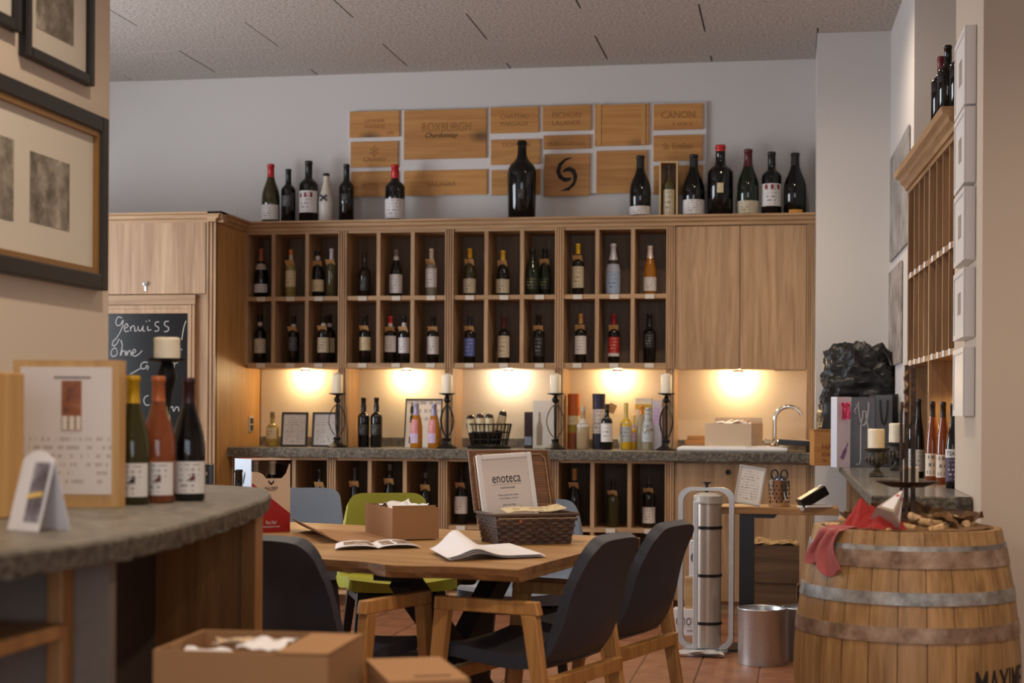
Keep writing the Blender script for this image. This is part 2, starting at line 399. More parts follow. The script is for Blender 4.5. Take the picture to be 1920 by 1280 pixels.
# walls
struct('wall_back', B(((-6, 10.2, 0), (.56, 10.35, CZ + .02))), WALL, 'pale grey back wall')
struct('wall_corner', B(((.122, 9.52, 0), (.56, 10.2, CZ + .02))), WALL, 'pale grey pillar beside the wall cabinet')
def wallpoly(name, pts, mat, label): struct(name, MB().prism(pts, 0, CZ + .02), mat, label)
wallpoly('wall_right', [(.543, 9.52), (.575, 8.12), (1.25, 8.12), (1.25, 9.52)], WALL, 'white wall beside the wine rack')
wallpoly('wall_niche', [(1.02, 6.3), (1.25, 6.3), (1.25, 8.12), (1.02, 8.12)], WALLGREY, 'grey wall behind the wine rack')
wallpoly('wall_pillar', [(.6, 5.39), (3.2, 5.39), (3.2, 6.3), (.6, 6.3)], WALLGREY, 'beige wall end with small framed pictures')
wallpoly('wall_side', [(3.2, -3), (3.3, -3), (3.3, 6.3), (3.2, 6.3)], WALLGREY, 'plain side wall')
wallpoly('wall_left', [(-2.24, -3), (-2.02, -3), (-2.02, 4.5), (-2.24, 4.5)], WALLWARM, 'cream left wall with framed pictures')
wallpoly('wall_return', [(-6, 4.2), (-2.24, 4.2), (-2.24, 4.35), (-6, 4.35)], WALL, 'plain wall behind the partition')
def wall_with_hole(name, a, b, axis, h0, h1, z0, z1, mat, label):
    m = MB()
    def bx(p0, p1, q0, q1):
        A = list(a); C = list(b); A[axis], C[axis] = p0, p1; A[2], C[2] = q0, q1; m.box(tuple(A), tuple(C))
    bx(a[axis], h0, 0, CZ + .02); bx(h1, b[axis], 0, CZ + .02); bx(h0, h1, 0, z0); bx(h0, h1, z1, CZ + .02)
    return struct(name, m, mat, label)
wall_with_hole('wall_outer', (-6.0, 4.35, 0), (-5.85, 10.2, 0), 1, 5.6, 8.2, .75, 2.75, WALL, 'outer wall with a tall window')
wall_with_hole('wall_front', (-2.02, -3, 0), (3.2, -2.85, 0), 0, -1.9, 2.6, .5, 2.7, WALL, 'shop front wall with a wide window')
def window(name, x0, y0, x1, y1, z0, z1, label):
    m = MB(); t = .035
    def bb(p, q): m.box(tuple(min(a, b) for a, b in zip(p, q)), tuple(max(a, b) for a, b in zip(p, q)))
    horiz = abs(x1 - x0) > abs(y1 - y0)
    for k in range(4):
        f = k / 3
        if horiz: cx = x0 + (x1 - x0) * f; bb((cx - t, y0, z0), (cx + t, y1, z1))
        else: cy = y0 + (y1 - y0) * f; bb((x0, cy - t, z0), (x1, cy + t, z1))
    for z in (z0 + t, z1 - t): bb((x0, y0, z - t), (x1, y1, z + t))
    return struct(name, m, WHITEPLASTIC, label)
window('window_1', -5.97, 5.6, -5.9, 8.2, .75, 2.75, 'tall white window')
window('window_2', -1.9, -2.97, 2.6, -2.9, .5, 2.7, 'wide shop window')

# ------------------------------------------------------------------ ceiling downlights
def downlight(x, y, label, power=1.0, cone=125):
    t = thing('ceiling_light', label, 'ceiling light', (x, y, CZ), group='round ceiling downlights')
    ob('ring', MB().lathe([(.062, -.002), (.085, -.002), (.088, -.012), (.06, -.016), (.062, -.002)], 32, capends=False), WHITEPLASTIC, t, True, True)
    ob('diffuser', MB().lathe([(.0, -.006), (.061, -.006)], 32, capends=False), flat('lamp_glow', (255, 240, 220), .5, emit=((255, 226, 190), 14)), t, True, True)
    l = bpy.data.lights.new('ceiling_light_bulb', 'SPOT'); l.energy = SPOT_W * power; l.color = SPOT_COL; l.spot_size = R(cone); l.spot_blend = .7; l.shadow_soft_size = .07
    o = bpy.data.objects.new('bulb', l); COL.objects.link(o); o.parent = t; o.location = (0, 0, -.03)
downlight(-.83, 8.47, 'glowing round downlight in the ceiling above the washing-up sink', 1)
downlight(-3.0, 7.6, 'round downlight in the ceiling above the tall cabinet', 1)
downlight(-.6, 6.2, 'round downlight in the ceiling above the table end', 1.05)
downlight(-2.6, 5.9, 'round downlight in the ceiling beside the left wall end', 1.0)
downlight(-1.0, 3.3, 'round downlight in the ceiling over the bar', 1.7)
downlight(-.9, 1.2, 'round downlight in the ceiling near the shop front', 2)
downlight(1.0, 3.7, 'round downlight in the ceiling in front of the wall end', 2.0)
downlight(-.15, 8.05, 'round downlight in the ceiling in front of the pillar', .9, 165)

# ================================================================== BACK WALL FURNITURE
SF, BF, WF = 9.88, 9.63, 9.56          # front planes: upper shelves, base units, worktop
Z_TOP, Z_R1, Z_MID, Z_BOT, Z_WT = 2.362, 2.345, 1.93, 1.503, .979
YW = 10.195
def flutes(m, x0, x1, y, z0, z1, n=3):
    wd = (x1 - x0) / (2 * n + 1)
    for k in range(n + 1): m.box((x0 + 2 * k * wd, y - .008, z0), (x0 + (2 * k + 1) * wd, y, z1))
def price_tag(parent, x, y, z): ob('price_tag', B(((x - .028, y - .006, z - .016), (x + .028, y - .002, z + .012))), flat('price_tag_card', (196, 186, 172), .8), parent)
UX = [(-3.497, -3.308, -3.083, -2.846), (-2.846, -2.611, -2.388, -2.1485), (-2.1485, -1.912, -1.684, -1.4465), (-1.4465, -1.21, -.988, -.754)]
UL = ['oak bottle shelf of six compartments next to the tall cabinet', 'oak six-compartment bottle shelf, second from the tall cabinet',
      'oak six-compartment bottle shelf, third from the tall cabinet', 'oak six-compartment bottle shelf next to the closed wall cabinet']
TAGX = [[490, 545, 598], [680, 743, 808], [881, 945, 1012], [1083, 1152, 1218]]
for ui, xs in enumerate(UX):
    t = thing('bottle_shelf', UL[ui], 'wall shelf', ((xs[0] + xs[3]) / 2, SF, Z_BOT), group='open bottle shelves on the back wall')
    hw = .027; e0 = xs[0] + (0 if ui == 0 else hw); e1 = xs[3] - hw
    # pilaster at the right-hand end, carried down to the worktop
    m = B(((xs[3] - hw, SF, Z_WT + .001), (xs[3] + hw, 10.02 if ui < 3 else YW, Z_TOP)) if False else ((xs[3] - hw, SF, Z_BOT - .02), (xs[3] + hw, YW, Z_TOP)))
    flutes(m, xs[3] - hw, xs[3] + hw, SF, Z_BOT - .02, Z_TOP); ob('pilaster', m, OAK_V, t)
    m = B(((xs[3] - hw, SF + .01, Z_WT + .001), (xs[3] + hw, YW, Z_BOT - .02))); flutes(m, xs[3] - hw, xs[3] + hw, SF + .01, Z_WT + .001, Z_BOT - .02); ob('splash_divider', m, OAK_V, t)
    if ui == 0: ob('side_panel', B(((e0 - .0, SF + .002, Z_BOT), (e0 + .018, YW, Z_TOP))), OAK_V, t); e0 += .018
    ob('top_board', B(((e0, SF, Z_R1), (e1, YW, Z_TOP))), OAK_H, t)
    ob('shelf_board', B(((e0, SF, Z_MID - .014), (e1, YW - .012, Z_MID + .014))), OAK_H, t, bevel=.002)
    ob('bottom_board', B(((e0, SF, Z_BOT - .02), (e1, YW, Z_BOT + .014))), OAK_H, t, bevel=.002)
    for xd in xs[1:3]:
        ob('divider', B(((xd - .012, SF + .001, Z_MID + .014), (xd + .012, YW - .012, Z_R1))), OAK_V, t)
        ob('divider', B(((xd - .012, SF + .001, Z_BOT + .014), (xd + .012, YW - .012, Z_MID - .014))), OAK_V, t)
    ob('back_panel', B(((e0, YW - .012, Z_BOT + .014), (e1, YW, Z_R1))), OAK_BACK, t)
    for u in TAGX[ui]:
        x = P(u, 556, y=SF).x; price_tag(t, x, SF, Z_MID); price_tag(t, x, SF, Z_BOT)
# wall cabinet with two doors
t = thing('wall_cabinet', 'closed oak wall cabinet with two plain doors above the sink', 'cabinet', (-.32, SF, Z_BOT))
ob('carcass', B(((-.725, SF + .021, Z_BOT - .02), (.072, YW, Z_TOP))), OAK_V, t)
m = B(((.072, SF, Z_WT + .001), (.119, YW, Z_TOP))); flutes(m, .072, .119, SF, Z_WT + .001, Z_TOP); ob('pilaster', m, OAK_V, t)
ob('door', B(((-.724, SF, Z_BOT - .025), (-.333, SF + .02, Z_R1 + .012))), OAK_V, t, bevel=.002)
ob('door', B(((-.329, SF, Z_BOT - .025), (.069, SF + .02, Z_R1 + .012))), OAK_V, t, bevel=.002)
ob('light_rail', B(((-.12, SF + .005, Z_BOT - .035), (.07, SF + .02, Z_BOT - .025))), OAK_H, t)
# cornice along the top of the shelves
def cornice_prof(): return [(0, 0), (-.012, 0), (-.016, .018), (-.03, .026), (-.034, .044), (-.05, .05), (-.05, .062), (0, .062)]
def cornice(m, x0, x1, y, z, ydeep):
    pr = cornice_prof(); pts = [(a, b) for a, b in pr[:-1]] + [(ydeep, .062), (ydeep, 0)]
    n = len(pts); vs = [(x0, y + a, z + b) for a, b in pts] + [(x1, y + a, z + b) for a, b in pts]
    m.add(vs, [tuple(range(n)), tuple(reversed(range(n, 2 * n)))] + [(i, n + i, n + (i + 1) % n, (i + 1) % n) for i in range(n)])
m = MB(); cornice(m, -3.497, .121, SF, Z_TOP, YW - SF)
tag(ob('cornice', m, OAK_H), 'long stepped oak cornice across the top of the bottle shelves', 'cornice')
# splash panel behind the worktop
struct('trim_splash', B(((-3.49, YW - .012, Z_WT + .06), (.072, YW - .001, Z_BOT - .021))), SPLASH, 'cream splash panel behind the worktop')
# worktop with rough-hewn front edge
def slab(outline, z0, z1, jit, step=.035, seed=0):
    """slab with a broken edge: outline is a list of (x, y, rough?) corners, counter-clockwise"""
    pts = []; n = len(outline)
    for i in range(n):
        a = outline[i]; b = outline[(i + 1) % n]; L = math.hypot(b[0] - a[0], b[1] - a[1]); k = max(1, int(L / step)) if a[2] else 1
        for q in range(k): pts.append((a[0] + (b[0] - a[0]) * q / k, a[1] + (b[1] - a[1]) * q / k, a[2] if q else (a[2] and outline[i - 1][2])))
    cx = sum(p[0] for p in pts) / len(pts); cy = sum(p[1] for p in pts) / len(pts); N_ = len(pts)
    top = MB(); edge = MB(); rings = []
    for lev, (z, s) in enumerate(((z1, .004), (z1 - .006, 0), (z1 - (z1 - z0) * .5, .35), (z0 + .004, 1.0), (z0, 1.3))):
        ring = []
        for k, (x, y, r) in enumerate(pts):
            j = 0
            if r and lev > 1: j = jit * s * (.35 + 1.3 * abs(noise.noise(Vector((x * 22 + seed, y * 22, lev * 3.1)))))
            elif lev == 0: j = .004
            d = math.hypot(x - cx, y - cy); a, b_ = pts[k - 1], pts[(k + 1) % N_]
            tx, ty = b_[0] - a[0], b_[1] - a[1]; l = math.hypot(tx, ty) or 1; nx, ny = -ty / l, tx / l
            ring.append((x + nx * j, y + ny * j, z))
        rings.append(ring)
    vs = [p for r_ in rings for p in r_]; fs = []
    for l in range(4):
        for k in range(N_): q = (k + 1) % N_; fs.append((l * N_ + k, (l + 1) * N_ + k, (l + 1) * N_ + q, l * N_ + q))
    edge.add(vs, fs); top.add(rings[0], [tuple(range(N_))]); edge.add(rings[-1], [tuple(reversed(range(N_)))])
    return top, edge
t = thing('worktop', 'long dark slate worktop with a rough-hewn front edge', 'worktop', (-1.7, 9.9, Z_WT - .06))
tp, ed = slab([(-3.494, WF, True), (.121, WF, False), (.121, YW, False), (-3.494, YW, False)], Z_WT - .058, Z_WT, .012)
ob('surface', tp, SLATE, t); ob('broken_edge', ed, SLATE_EDGE, t)
ob('upstand', B(((-3.49, YW - .02, Z_WT), (.072, YW, Z_WT + .06))), SLATE, t)
# base units under the worktop
BX = [(-3.492, -3.3, -3.083, -2.838), (-2.838, -2.594, -2.37, -2.127), (-2.127, -1.9, -1.68, -1.4355), (-1.4355, -1.202, -.976, -.7355)]
BL = ['oak base shelf of bottle compartments under the worktop, beside the tall cabinet', 'oak base shelf of bottle compartments under the worktop, behind the green chair',
      'oak base shelf of bottle compartments under the worktop, behind the wicker hamper', 'oak base shelf of bottle compartments under the worktop, beside the closed base cabinet']
Z0B, ZSH, ZBT = .08, .497, Z_WT - .06
for ui, xs in enumerate(BX):
    t = thing('base_shelf', BL[ui], 'base shelf', ((xs[0] + xs[3]) / 2, BF, 0), group='open base shelves under the worktop')
    hw = .027; e0 = xs[0] + (.012 if ui == 0 else hw); e1 = xs[3] - hw
    m = B(((xs[3] - hw, BF, 0), (xs[3] + hw, YW, ZBT))); flutes(m, xs[3] - hw, xs[3] + hw, BF, 0, ZBT); ob('pilaster', m, OAK_V, t)
    if ui == 0: ob('side_panel', B(((xs[0], BF, 0), (e0, YW, ZBT))), OAK_V, t)
    ob('top_board', B(((e0, BF, ZBT - .016), (e1, YW, ZBT))), OAK_H, t)
    ob('shelf_board', B(((e0, BF, ZSH - .013), (e1, YW - .012, ZSH + .013))), OAK_H, t, bevel=.002)
    ob('bottom_board', B(((e0, BF, Z0B - .013), (e1, YW - .012, Z0B + .013))), OAK_H, t, bevel=.002)
    ob('plinth', B(((e0, BF + .05, 0), (e1, BF + .07, Z0B - .013))), OAK_H, t)
    for xd in xs[1:3]:
        ob('divider', B(((xd - .012, BF + .001, ZSH + .013), (xd + .012, YW - .012, ZBT - .016))), OAK_V, t)
        ob('divider', B(((xd - .012, BF + .001, Z0B + .013), (xd + .012, YW - .012, ZSH - .013))), OAK_V, t)
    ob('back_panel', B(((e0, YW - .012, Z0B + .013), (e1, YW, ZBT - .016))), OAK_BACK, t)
    for a, b in zip(xs[:-1], xs[1:]): price_tag(t, (a + b) / 2, BF, ZSH)
t = thing('base_cabinet', 'closed oak base cabinet with two doors under the sink', 'cabinet', (-.31, BF, 0))
ob('carcass', B(((-.7065, BF + .021, .08), (.075, YW, ZBT))), OAK_V, t)
ob('plinth', B(((-.7065, BF + .06, 0), (.119, BF + .08, .08))), OAK_H, t)
m = B(((.077, BF, 0), (.119, YW, ZBT))); flutes(m, .077, .119, BF, 0, ZBT); ob('pilaster', m, OAK_V, t)
for a, b in ((-.705, -.309), (-.305, .075)):
    d = ob('door', B(((a, BF, .085), (b, BF + .02, ZBT - .012))), OAK_V, t, bevel=.002)
    if a < -.5:
        p = P(1365, 885, y=BF); ob('finger_hole', MB().lathe([(0, .0), (.014, .0), (.016, .002)], 20, c=(0, 0, 0), capends=False), INK, d, True, True).matrix_local = Matrix.Translation((p.x + .31, p.y - .001 - BF, p.z)) @ Matrix.Rotation(R(90), 4, 'X')
# small lamps under the shelves
for k, (u, lb) in enumerate(((573, 'beside the tall cabinet'), (762, 'above the two black port bottles'), (953, 'above the wire basket'), (1158, 'above the liqueur bottles'), (1384, 'above the sink'))):
    x = P(u, 690, y=10.12).x; z = Z_BOT - .02 - (.005 if k == 4 else 0)
    t = thing('shelf_lamp', 'small glowing lamp under the shelf ' + lb, 'lamp', (x, 10.12, z), group='small lamps under the shelves')
    ob('housing', MB().lathe([(.0, 0), (.032, 0), (.034, -.004), (.034, -.014), (.029, -.016)], 20), ALU, t, True, True)
    ob('lens', MB().lathe([(0, -.0165), (.028, -.0165)], 20, capends=False), flat('shelf_lamp_glow', (255, 240, 210), .4, emit=((255, 224, 160), 30)), t, False, True)
    l = bpy.data.lights.new('shelf_lamp_bulb', 'POINT'); l.energy = SHELF_W * (1.5 if k == 4 else 1); l.color = SHELF_COL if k != 2 else (1, .86, .66)
    l.shadow_soft_size = .02
    o = bpy.data.objects.new('bulb', l); COL.objects.link(o); o.parent = t; o.location = (0, 0, -.03)
# tall cabinet at the left
TF = 9.35
t = thing('tall_cabinet', 'tall oak cabinet with a lift-up flap and a blackboard door', 'cabinet', (-4.1, TF, 0))
XR = -3.497
ob('carcass', B(((-4.9, TF + .022, 0), (XR - .012, YW, Z_TOP))), OAK_V, t)
ob('side_panel', B(((XR - .012, TF + .01, 0), (XR, YW, Z_TOP))), OAK_WARM, t)
xp = P(388, 480, y=TF).x
m = B(((xp, TF, 0), (XR, TF + .022, Z_TOP))); flutes(m, xp, XR, TF, 0, Z_TOP, 2); ob('pilaster', m, OAK_V, t)
zf0, zf1 = P(300, 551, y=TF).z, P(300, 418, y=TF).z
d = ob('flap_door', B(((-4.85, TF - .012, zf0), (xp - .004, TF + .02, zf1))), wood('limed_oak_flap', (196, 162, 126), (150, 112, 78), 'Z', .5), t, bevel=.002)
p = P(273, 532, y=TF - .012)
k = MB().lathe([(.0, 0), (.016, .002), (.016, .006), (.007, .01), (.012, .02), (.0, .026)], 16); k.box((-.006, -.045, 0), (.006, -.012, .006))
ob('knob', k, ALU, d, True, True).matrix_local = Matrix.Translation((p.x + 4.1, p.y - TF, p.z)) @ Matrix.Rotation(R(90), 4, 'X')
x1 = P(366, 700, y=TF).x; zt = P(300, 553, y=TF).z
ob('lintel', B(((-4.85, TF - .006, P(300, 571, y=TF).z), (x1, TF + .022, zt))), OAK_H, t, bevel=.002)
z1 = P(300, 572, y=TF).z
fr = ob('door_frame', B(((x1 - .05, TF + .0, .3), (x1, TF + .022, z1)), ((x1 - .04, TF - .008, .3), (x1 - .025, TF, z1)), ((x1 - .018, TF - .008, .3), (x1 - .004, TF, z1)),
   ((-4.85, TF, z1 - .05), (x1 - .05, TF + .022, z1)), ((-4.85, TF - .008, z1 - .02), (x1 - .04, TF, z1 - .008))), OAK_V, t)
pn = ob('blackboard', B(((-4.85, TF + .008, .3), (x1 - .05, TF + .02, z1 - .05))), BOARD, t)
# chalk writing on the blackboard: Genuss! ohne ... Grenzen
def chalk(strokes, w=.0024):
    m = MB()
    for st in strokes:
        pts = [P(200 + a / 2.783, 400 + b / 2.783, y=TF + .006) for a, b in st]
        if len(pts) > 2:   # smooth
            q = []
            for i in range(len(pts) - 1):
                p0, p1, p2, p3 = pts[max(i - 1, 0)], pts[i], pts[i + 1], pts[min(i + 2, len(pts) - 1)]
                for s in range(4):
                    tt = s / 4; q.append(.5 * ((2 * p1) + (p2 - p0) * tt + (2 * p0 - 5 * p1 + 4 * p2 - p3) * tt * tt + (3 * p1 - p0 - 3 * p2 + p3) * tt ** 3))
            pts = q + [pts[-1]]
        m.tube(pts, w, 5)
    return m
S = [[(80, 545), (60, 540), (48, 565), (55, 585), (72, 580), (86, 556), (82, 590), (70, 620), (52, 650), (34, 668), (32, 690), (50, 684), (66, 655)],
     [(96, 600), (112, 588), (104, 575), (92, 592), (98, 616), (116, 612)], [(124, 590), (126, 614)], [(126, 600), (138, 585), (146, 594), (148, 614), (158, 608)],
     [(164, 588), (166, 608), (178, 612), (188, 594)], [(190, 586), (190, 612), (200, 612)], [(214, 588), (216, 610), (232, 606)],
     [(274, 566), (256, 568), (254, 584), (272, 596), (268, 612), (250, 614)], [(324, 562), (304, 566), (304, 584), (324, 596), (318, 614), (300, 616)], [(206, 560), (208, 566)], [(222, 556), (224, 562)],
     [(414, 560), (402, 600), (392, 660)], [(388, 706), (394, 712)],
     [(46, 700), (28, 712), (24, 738), (40, 746), (56, 728), (48, 702)], [(74, 660), (82, 690), (72, 742), (84, 716), (96, 722), (98, 742)], [(104, 716), (106, 740), (116, 716), (126, 722), (128, 742)],
     [(136, 730), (152, 720), (144, 708), (134, 726), (142, 744), (162, 738), (186, 716)],
     [(214, 778), (194, 776), (178, 792), (184, 810), (204, 806), (208, 794), (218, 800), (212, 816)], [(340, 778), (352, 776), (352, 804)], [(356, 784), (372, 776)],
     [(124, 838), (150, 824), (176, 808)], [(218, 950), (200, 958), (194, 980), (206, 1000), (224, 998)], [(300, 1016), (304, 1034)], [(308, 1018), (320, 1010), (326, 1032)], [(330, 1014), (344, 1008), (350, 1032), (362, 1010), (374, 1014), (376, 1032)]]
ob('chalk_writing', chalk(S), CHALK, pn, True)
m = MB(); cornice(m, -4.9, XR + .05, TF, Z_TOP, .05)
pr = cornice_prof(); pts = pr[:-1] + [(.04, .062), (.04, 0)]; n = len(pts)
vs = [(XR - a, TF - .05, Z_TOP + b) for a, b in pts] + [(XR - a, SF - .051, Z_TOP + b) for a, b in pts]
m.add(vs, [tuple(range(n)), tuple(reversed(range(n, 2 * n)))] + [(i, n + i, n + (i + 1) % n, (i + 1) % n) for i in range(n)])
ob('cornice', m, OAK_H, t)
ob('top', B(((-4.9, TF + .05, Z_TOP), (XR - .04, YW, Z_TOP + .05))), OAK_H, t)
p0 = P(469, 795, x=XR)
so = thing('wall_socket', 'small double socket on the side of the tall cabinet', 'socket', (XR, p0.y, p0.z))
ob('plate', B(((0, -.035, -.05), (.01, .035, .05))), ALU_SOFT, so, local=True, bevel=.003)
for s in (-.5, .5): ob('insert', B(((.01, -.026, s * .046 - .018), (.014, .026, s * .046 + .018))), BLACKPL, so, local=True)
# ------------------------------------------------------------------ wine crate panels on the wall
YB = 10.185
pa, pb = P(653, 371, y=YB), P(1325, 191, y=YB)
art = thing('crate_panel_display', 'white board mounted with branded wooden wine crate panels on the back wall', 'wall display', ((pa.x + pb.x) / 2, YB, pa.z))
ob('backing_board', B(((pa.x, YB - .004, pa.z), (pb.x, 10.199, pb.z))), WHITEWOOD, art)
PANELS = [(655, 207, 749, 258), (657, 264, 746, 314), (658, 320, 746, 369), (757, 203, 912, 299), (757, 317, 913, 367), (919, 199, 1010, 250), (920, 260, 1013, 309), (921, 317, 1013, 366),
          (1017, 196, 1108, 246), (1019, 252, 1107, 280), (1020, 287, 1106, 368), (1115, 194, 1217, 274), (1118, 281, 1213, 363), (1225, 193, 1318, 244), (1225, 252, 1318, 302), (1225, 309, 1318, 365)]
pan = []
for a in PANELS:
    q0, q1 = P(a[0], a[3], y=YB - .018), P(a[2], a[1], y=YB - .018)
    o = ob('crate_panel', B(((q0.x - q1.x) / 2 and ((-(q1.x - q0.x) / 2, 0, 0), ((q1.x - q0.x) / 2, .013, q1.z - q0.z)))), CRATE, art, local=True, bevel=.002)
    o.location = ((q0.x + q1.x) / 2 - art.location.x, q0.y - art.location.y, q0.z - art.location.z); pan.append(o)
def brand(i, s, fx, fz, fw, fh, mat=BROWNINK, **k):
    o = pan[i]; a = PANELS[i]; wpx, hpx = (a[2] - a[0]) / 297, (a[3] - a[1]) / 297
    lettering(s, wpx * fw, hpx * fh if fh else 0, Matrix.Translation(((fx - .5) * wpx, -.001, fz * hpx)) @ FACE, mat, o, **k)
brand(0, 'CATALINA', .5, .62, .42, .13); brand(0, 'SOUNDS', .5, .4, .42, .13); brand(0, '1995', .84, .14, .14, .1)
brand(1, 'Quinta', .5, .3, .5, .2, shear=.2); brand(1, '*', .5, .62, .2, .42)
brand(2, 'GRAND VIN', .5, .5, .6, .16)
brand(3, 'ROXBURGH', .52, .64, .62, .17); brand(3, 'Chardonnay', .46, .46, .42, .14, INK, shear=.35)
brand(4, 'SALINAS', .45, .42, .36, .16)
brand(5, 'CHATEAU', .5, .62, .6, .2); brand(5, 'MARGAUX', .5, .34, .6, .16)
brand(6, 'TOMASI', .5, .76, .6, .16)
brand(8, 'PICHON', .5, .6, .6, .22); brand(8, 'LALANDE', .5, .3, .6, .18)
brand(9, 'MUSE & LEBEAUX', .5, .35, .82, .26); brand(13, 'CANON', .5, .55, .68, .26); brand(13, '1982', .6, .2, .4, .12)
brand(14, 'St. Emilion', .5, .55, .6, .26)
# black swirl emblem: two interlocking comma shapes
E1 = [(525, 400), (480, 405), (440, 435), (425, 480), (440, 520), (475, 542), (505, 535), (518, 514), (495, 518), (468, 512), (450, 485), (456, 450), (482, 420)]
E2 = [(448, 592), (500, 590), (535, 560), (550, 510), (535, 470), (505, 455), (475, 465), (460, 488), (482, 482), (505, 480), (524, 500), (525, 540), (500, 570)]
m = MB()
for e in (E1, E2): m.prism([((x - 488) / 3 / 297, (500 - y) / 3 / 297) for x, y in e][::-1], 0, .0012)
mm = Matrix.Translation((0, -.001, .136)) @ FACE
m.v = [tuple(mm @ Vector(q)) for q in m.v]
ob('emblem', m, INK, pan[10], local=True)
for (a, b) in ((1122, 1126), (1204, 1209)):
    q0, q1 = P(a, 272, y=YB), P(b, 196, y=YB); ob('batten', B(((q0.x - .004, YB - .022, q0.z), (q1.x + .006, YB - .017, q1.z))), wood('pale_batten', (206, 156, 92), (186, 136, 76), 'Z', .8), art)

# ================================================================== BOTTLES
PROF = {
 'stub': [(.9, 0), (1, .02), (1, .84), (.93, .92), (.7, .98), (.4, 1)],
 'bord': [(.9, 0), (1, .012), (1, .61), (.97, .635), (.8, .675), (.55, .705), (.42, .735), (.385, .77), (.365, .95), (.41, .955), (.41, .985), (.37, 1)],
 'burg': [(.9, 0), (1, .012), (1, .42), (.985, .47), (.93, .53), (.80, .60), (.62, .67), (.46, .74), (.375, .80), (.35, .95), (.40, .955), (.40, .985), (.36, 1)],
 'champ': [(.9, 0), (1, .012), (1, .40), (.98, .47), (.90, .54), (.76, .62), (.58, .71), (.45, .78), (.38, .84), (.36, .93), (.43, .94), (.43, .975), (.38, 1)],
 'flute': [(.9, 0), (1, .012), (1, .40), (.97, .48), (.86, .58), (.68, .68), (.5, .77), (.41, .84), (.385, .95), (.42, .955), (.42, .985), (.38, 1)],
 'screw': [(.9, 0), (1, .012), (1, .36), (.985, .43), (.93, .50), (.83, .58), (.69, .66), (.57, .73), (.5, .79), (.475, .9), (.49, .905), (.49, .985), (.46, 1)],
 'port': [(.9, 0), (.97, .012), (1, .50), (1.02, .58), (.98, .625), (.8, .665), (.5, .69), (.42, .71), (.47, .76), (.46, .82), (.39, .86), (.38, .95), (.43, .955), (.43, .985), (.38, 1)],
 'squat': [(.9, 0), (1, .015), (1, .50), (.97, .545), (.8, .60), (.5, .645), (.36, .68), (.33, .80), (.36, .82), (.36, .99), (.32, 1)],
 'giant': [(.88, 0), (.93, .012), (1, .55), (1, .60), (.96, .64), (.82, .69), (.56, .74), (.38, .785), (.32, .83), (.29, .94), (.36, .945), (.36, .975), (.3, 1)],
}
def rad_at(prof, z):
    for (r0, z0), (r1, z1) in zip(prof, prof[1:]):
        if z0 <= z <= z1: return r0 + (r1 - r0) * (z - z0) / max(1e-6, z1 - z0)
    return prof[-1][0]
LAB = {}
def lab(k):
    """label papers: k = 'white', 'cream' ... or an rgb tuple with its ink"""
    D = {'white': ((214, 208, 206), (120, 110, 106)), 'cream': ((212, 194, 156), (128, 104, 74)), 'ecru': ((196, 184, 158), (110, 92, 70)), 'grey': ((62, 60, 62), (150, 148, 150)),
         'ghost': ((26, 25, 25), (150, 146, 140)), 'greenprint': ((24, 28, 18), (150, 158, 84)), 'blue': ((84, 96, 160), (170, 176, 214)), 'red': ((166, 34, 38), (214, 170, 140)), 'silver': ((170, 172, 176), (96, 96, 100)),
         'lilac': ((192, 170, 196), (150, 90, 130)), 'rosepaper': ((196, 120, 120), (222, 190, 180)), 'plum': ((70, 52, 76), (190, 180, 200)), 'pattern': ((168, 176, 196), (84, 84, 104)), 'hatch': ((220, 206, 190), (70, 64, 66)), 'bluegrey': ((150, 168, 196), (90, 100, 130))}
    a, b = D[k]; rows = {'white': 6, 'cream': 5, 'pattern': 14, 'greenprint': 4, 'hatch': 3, 'blue': 5}.get(k, 5)
    return printed('label_' + k, a, b, rows, .08, .92, .1, .9, .95 if k in ('pattern', 'hatch', 'blue') else .7, 12 if k in ('pattern', 'blue') else 9)
def fwd(p): return (Vector(p) - Vector((0, 0, EYE))).dot(CAMM @ Vector((0, 0, -1)))
def bottle(x, y, z, h, r, typ, glass, label, capc=None, capl=.2, labels=(), tagc=False, group=None, ring=None, name='wine_bottle', rot=None, arc=150, cat='bottle', tilt=None):
    t = thing(name, label, cat, (x, y, z), rnd(-.12, .12) if rot is None else rot, group)
    pf = PROF[typ]; seg = 24
    ob('glass', MB().lathe([(a * r, b * h) for a, b in pf], seg), G(glass), t, True, True, ang=60)
    if capc:
        z0 = 1 - capl; pr = [(rad_at(pf, z0) * r + .0007, z0 * h)] + [(a * r + .0007, b * h) for a, b in pf if b > z0 + .01] + [(.0, h + .0006)]
        ob('capsule', MB().lathe(pr, seg, capends=False), cap(capc), t, True, True, ang=60)
    if ring:
        ob('neck_ring', MB().lathe([(rad_at(pf, ring[0]) * r + .001, ring[0] * h), (rad_at(pf, ring[1]) * r + .001, ring[1] * h)], seg, capends=False), cap(ring[2], .6), t, True, True)
    for l in labels:
        z0, z1, kind = l[:3]; ar = R(l[3] if len(l) > 3 else arc)
        zs = [z0 + (z1 - z0) * i / 4 for i in range(5)]
        o = ob('label', MB().lathe([(rad_at(pf, q) * r + .0008, q * h) for q in zs], 16, -math.pi / 2 - ar / 2, -math.pi / 2 + ar / 2), lab(kind), t, True, True)
    if tagc:
        M = Matrix.Translation((0, -.024, .71 * h)) @ Matrix.Rotation(R(rnd(-8, 8)), 4, 'Z') @ Matrix.Rotation(R(38), 4, 'X')
        ob('neck_tag', B(((-.03, -.002, -.024), (.03, 0, .024), M)), TAG, t, local=True)
    if tilt: t.rotation_euler = tilt
    return t
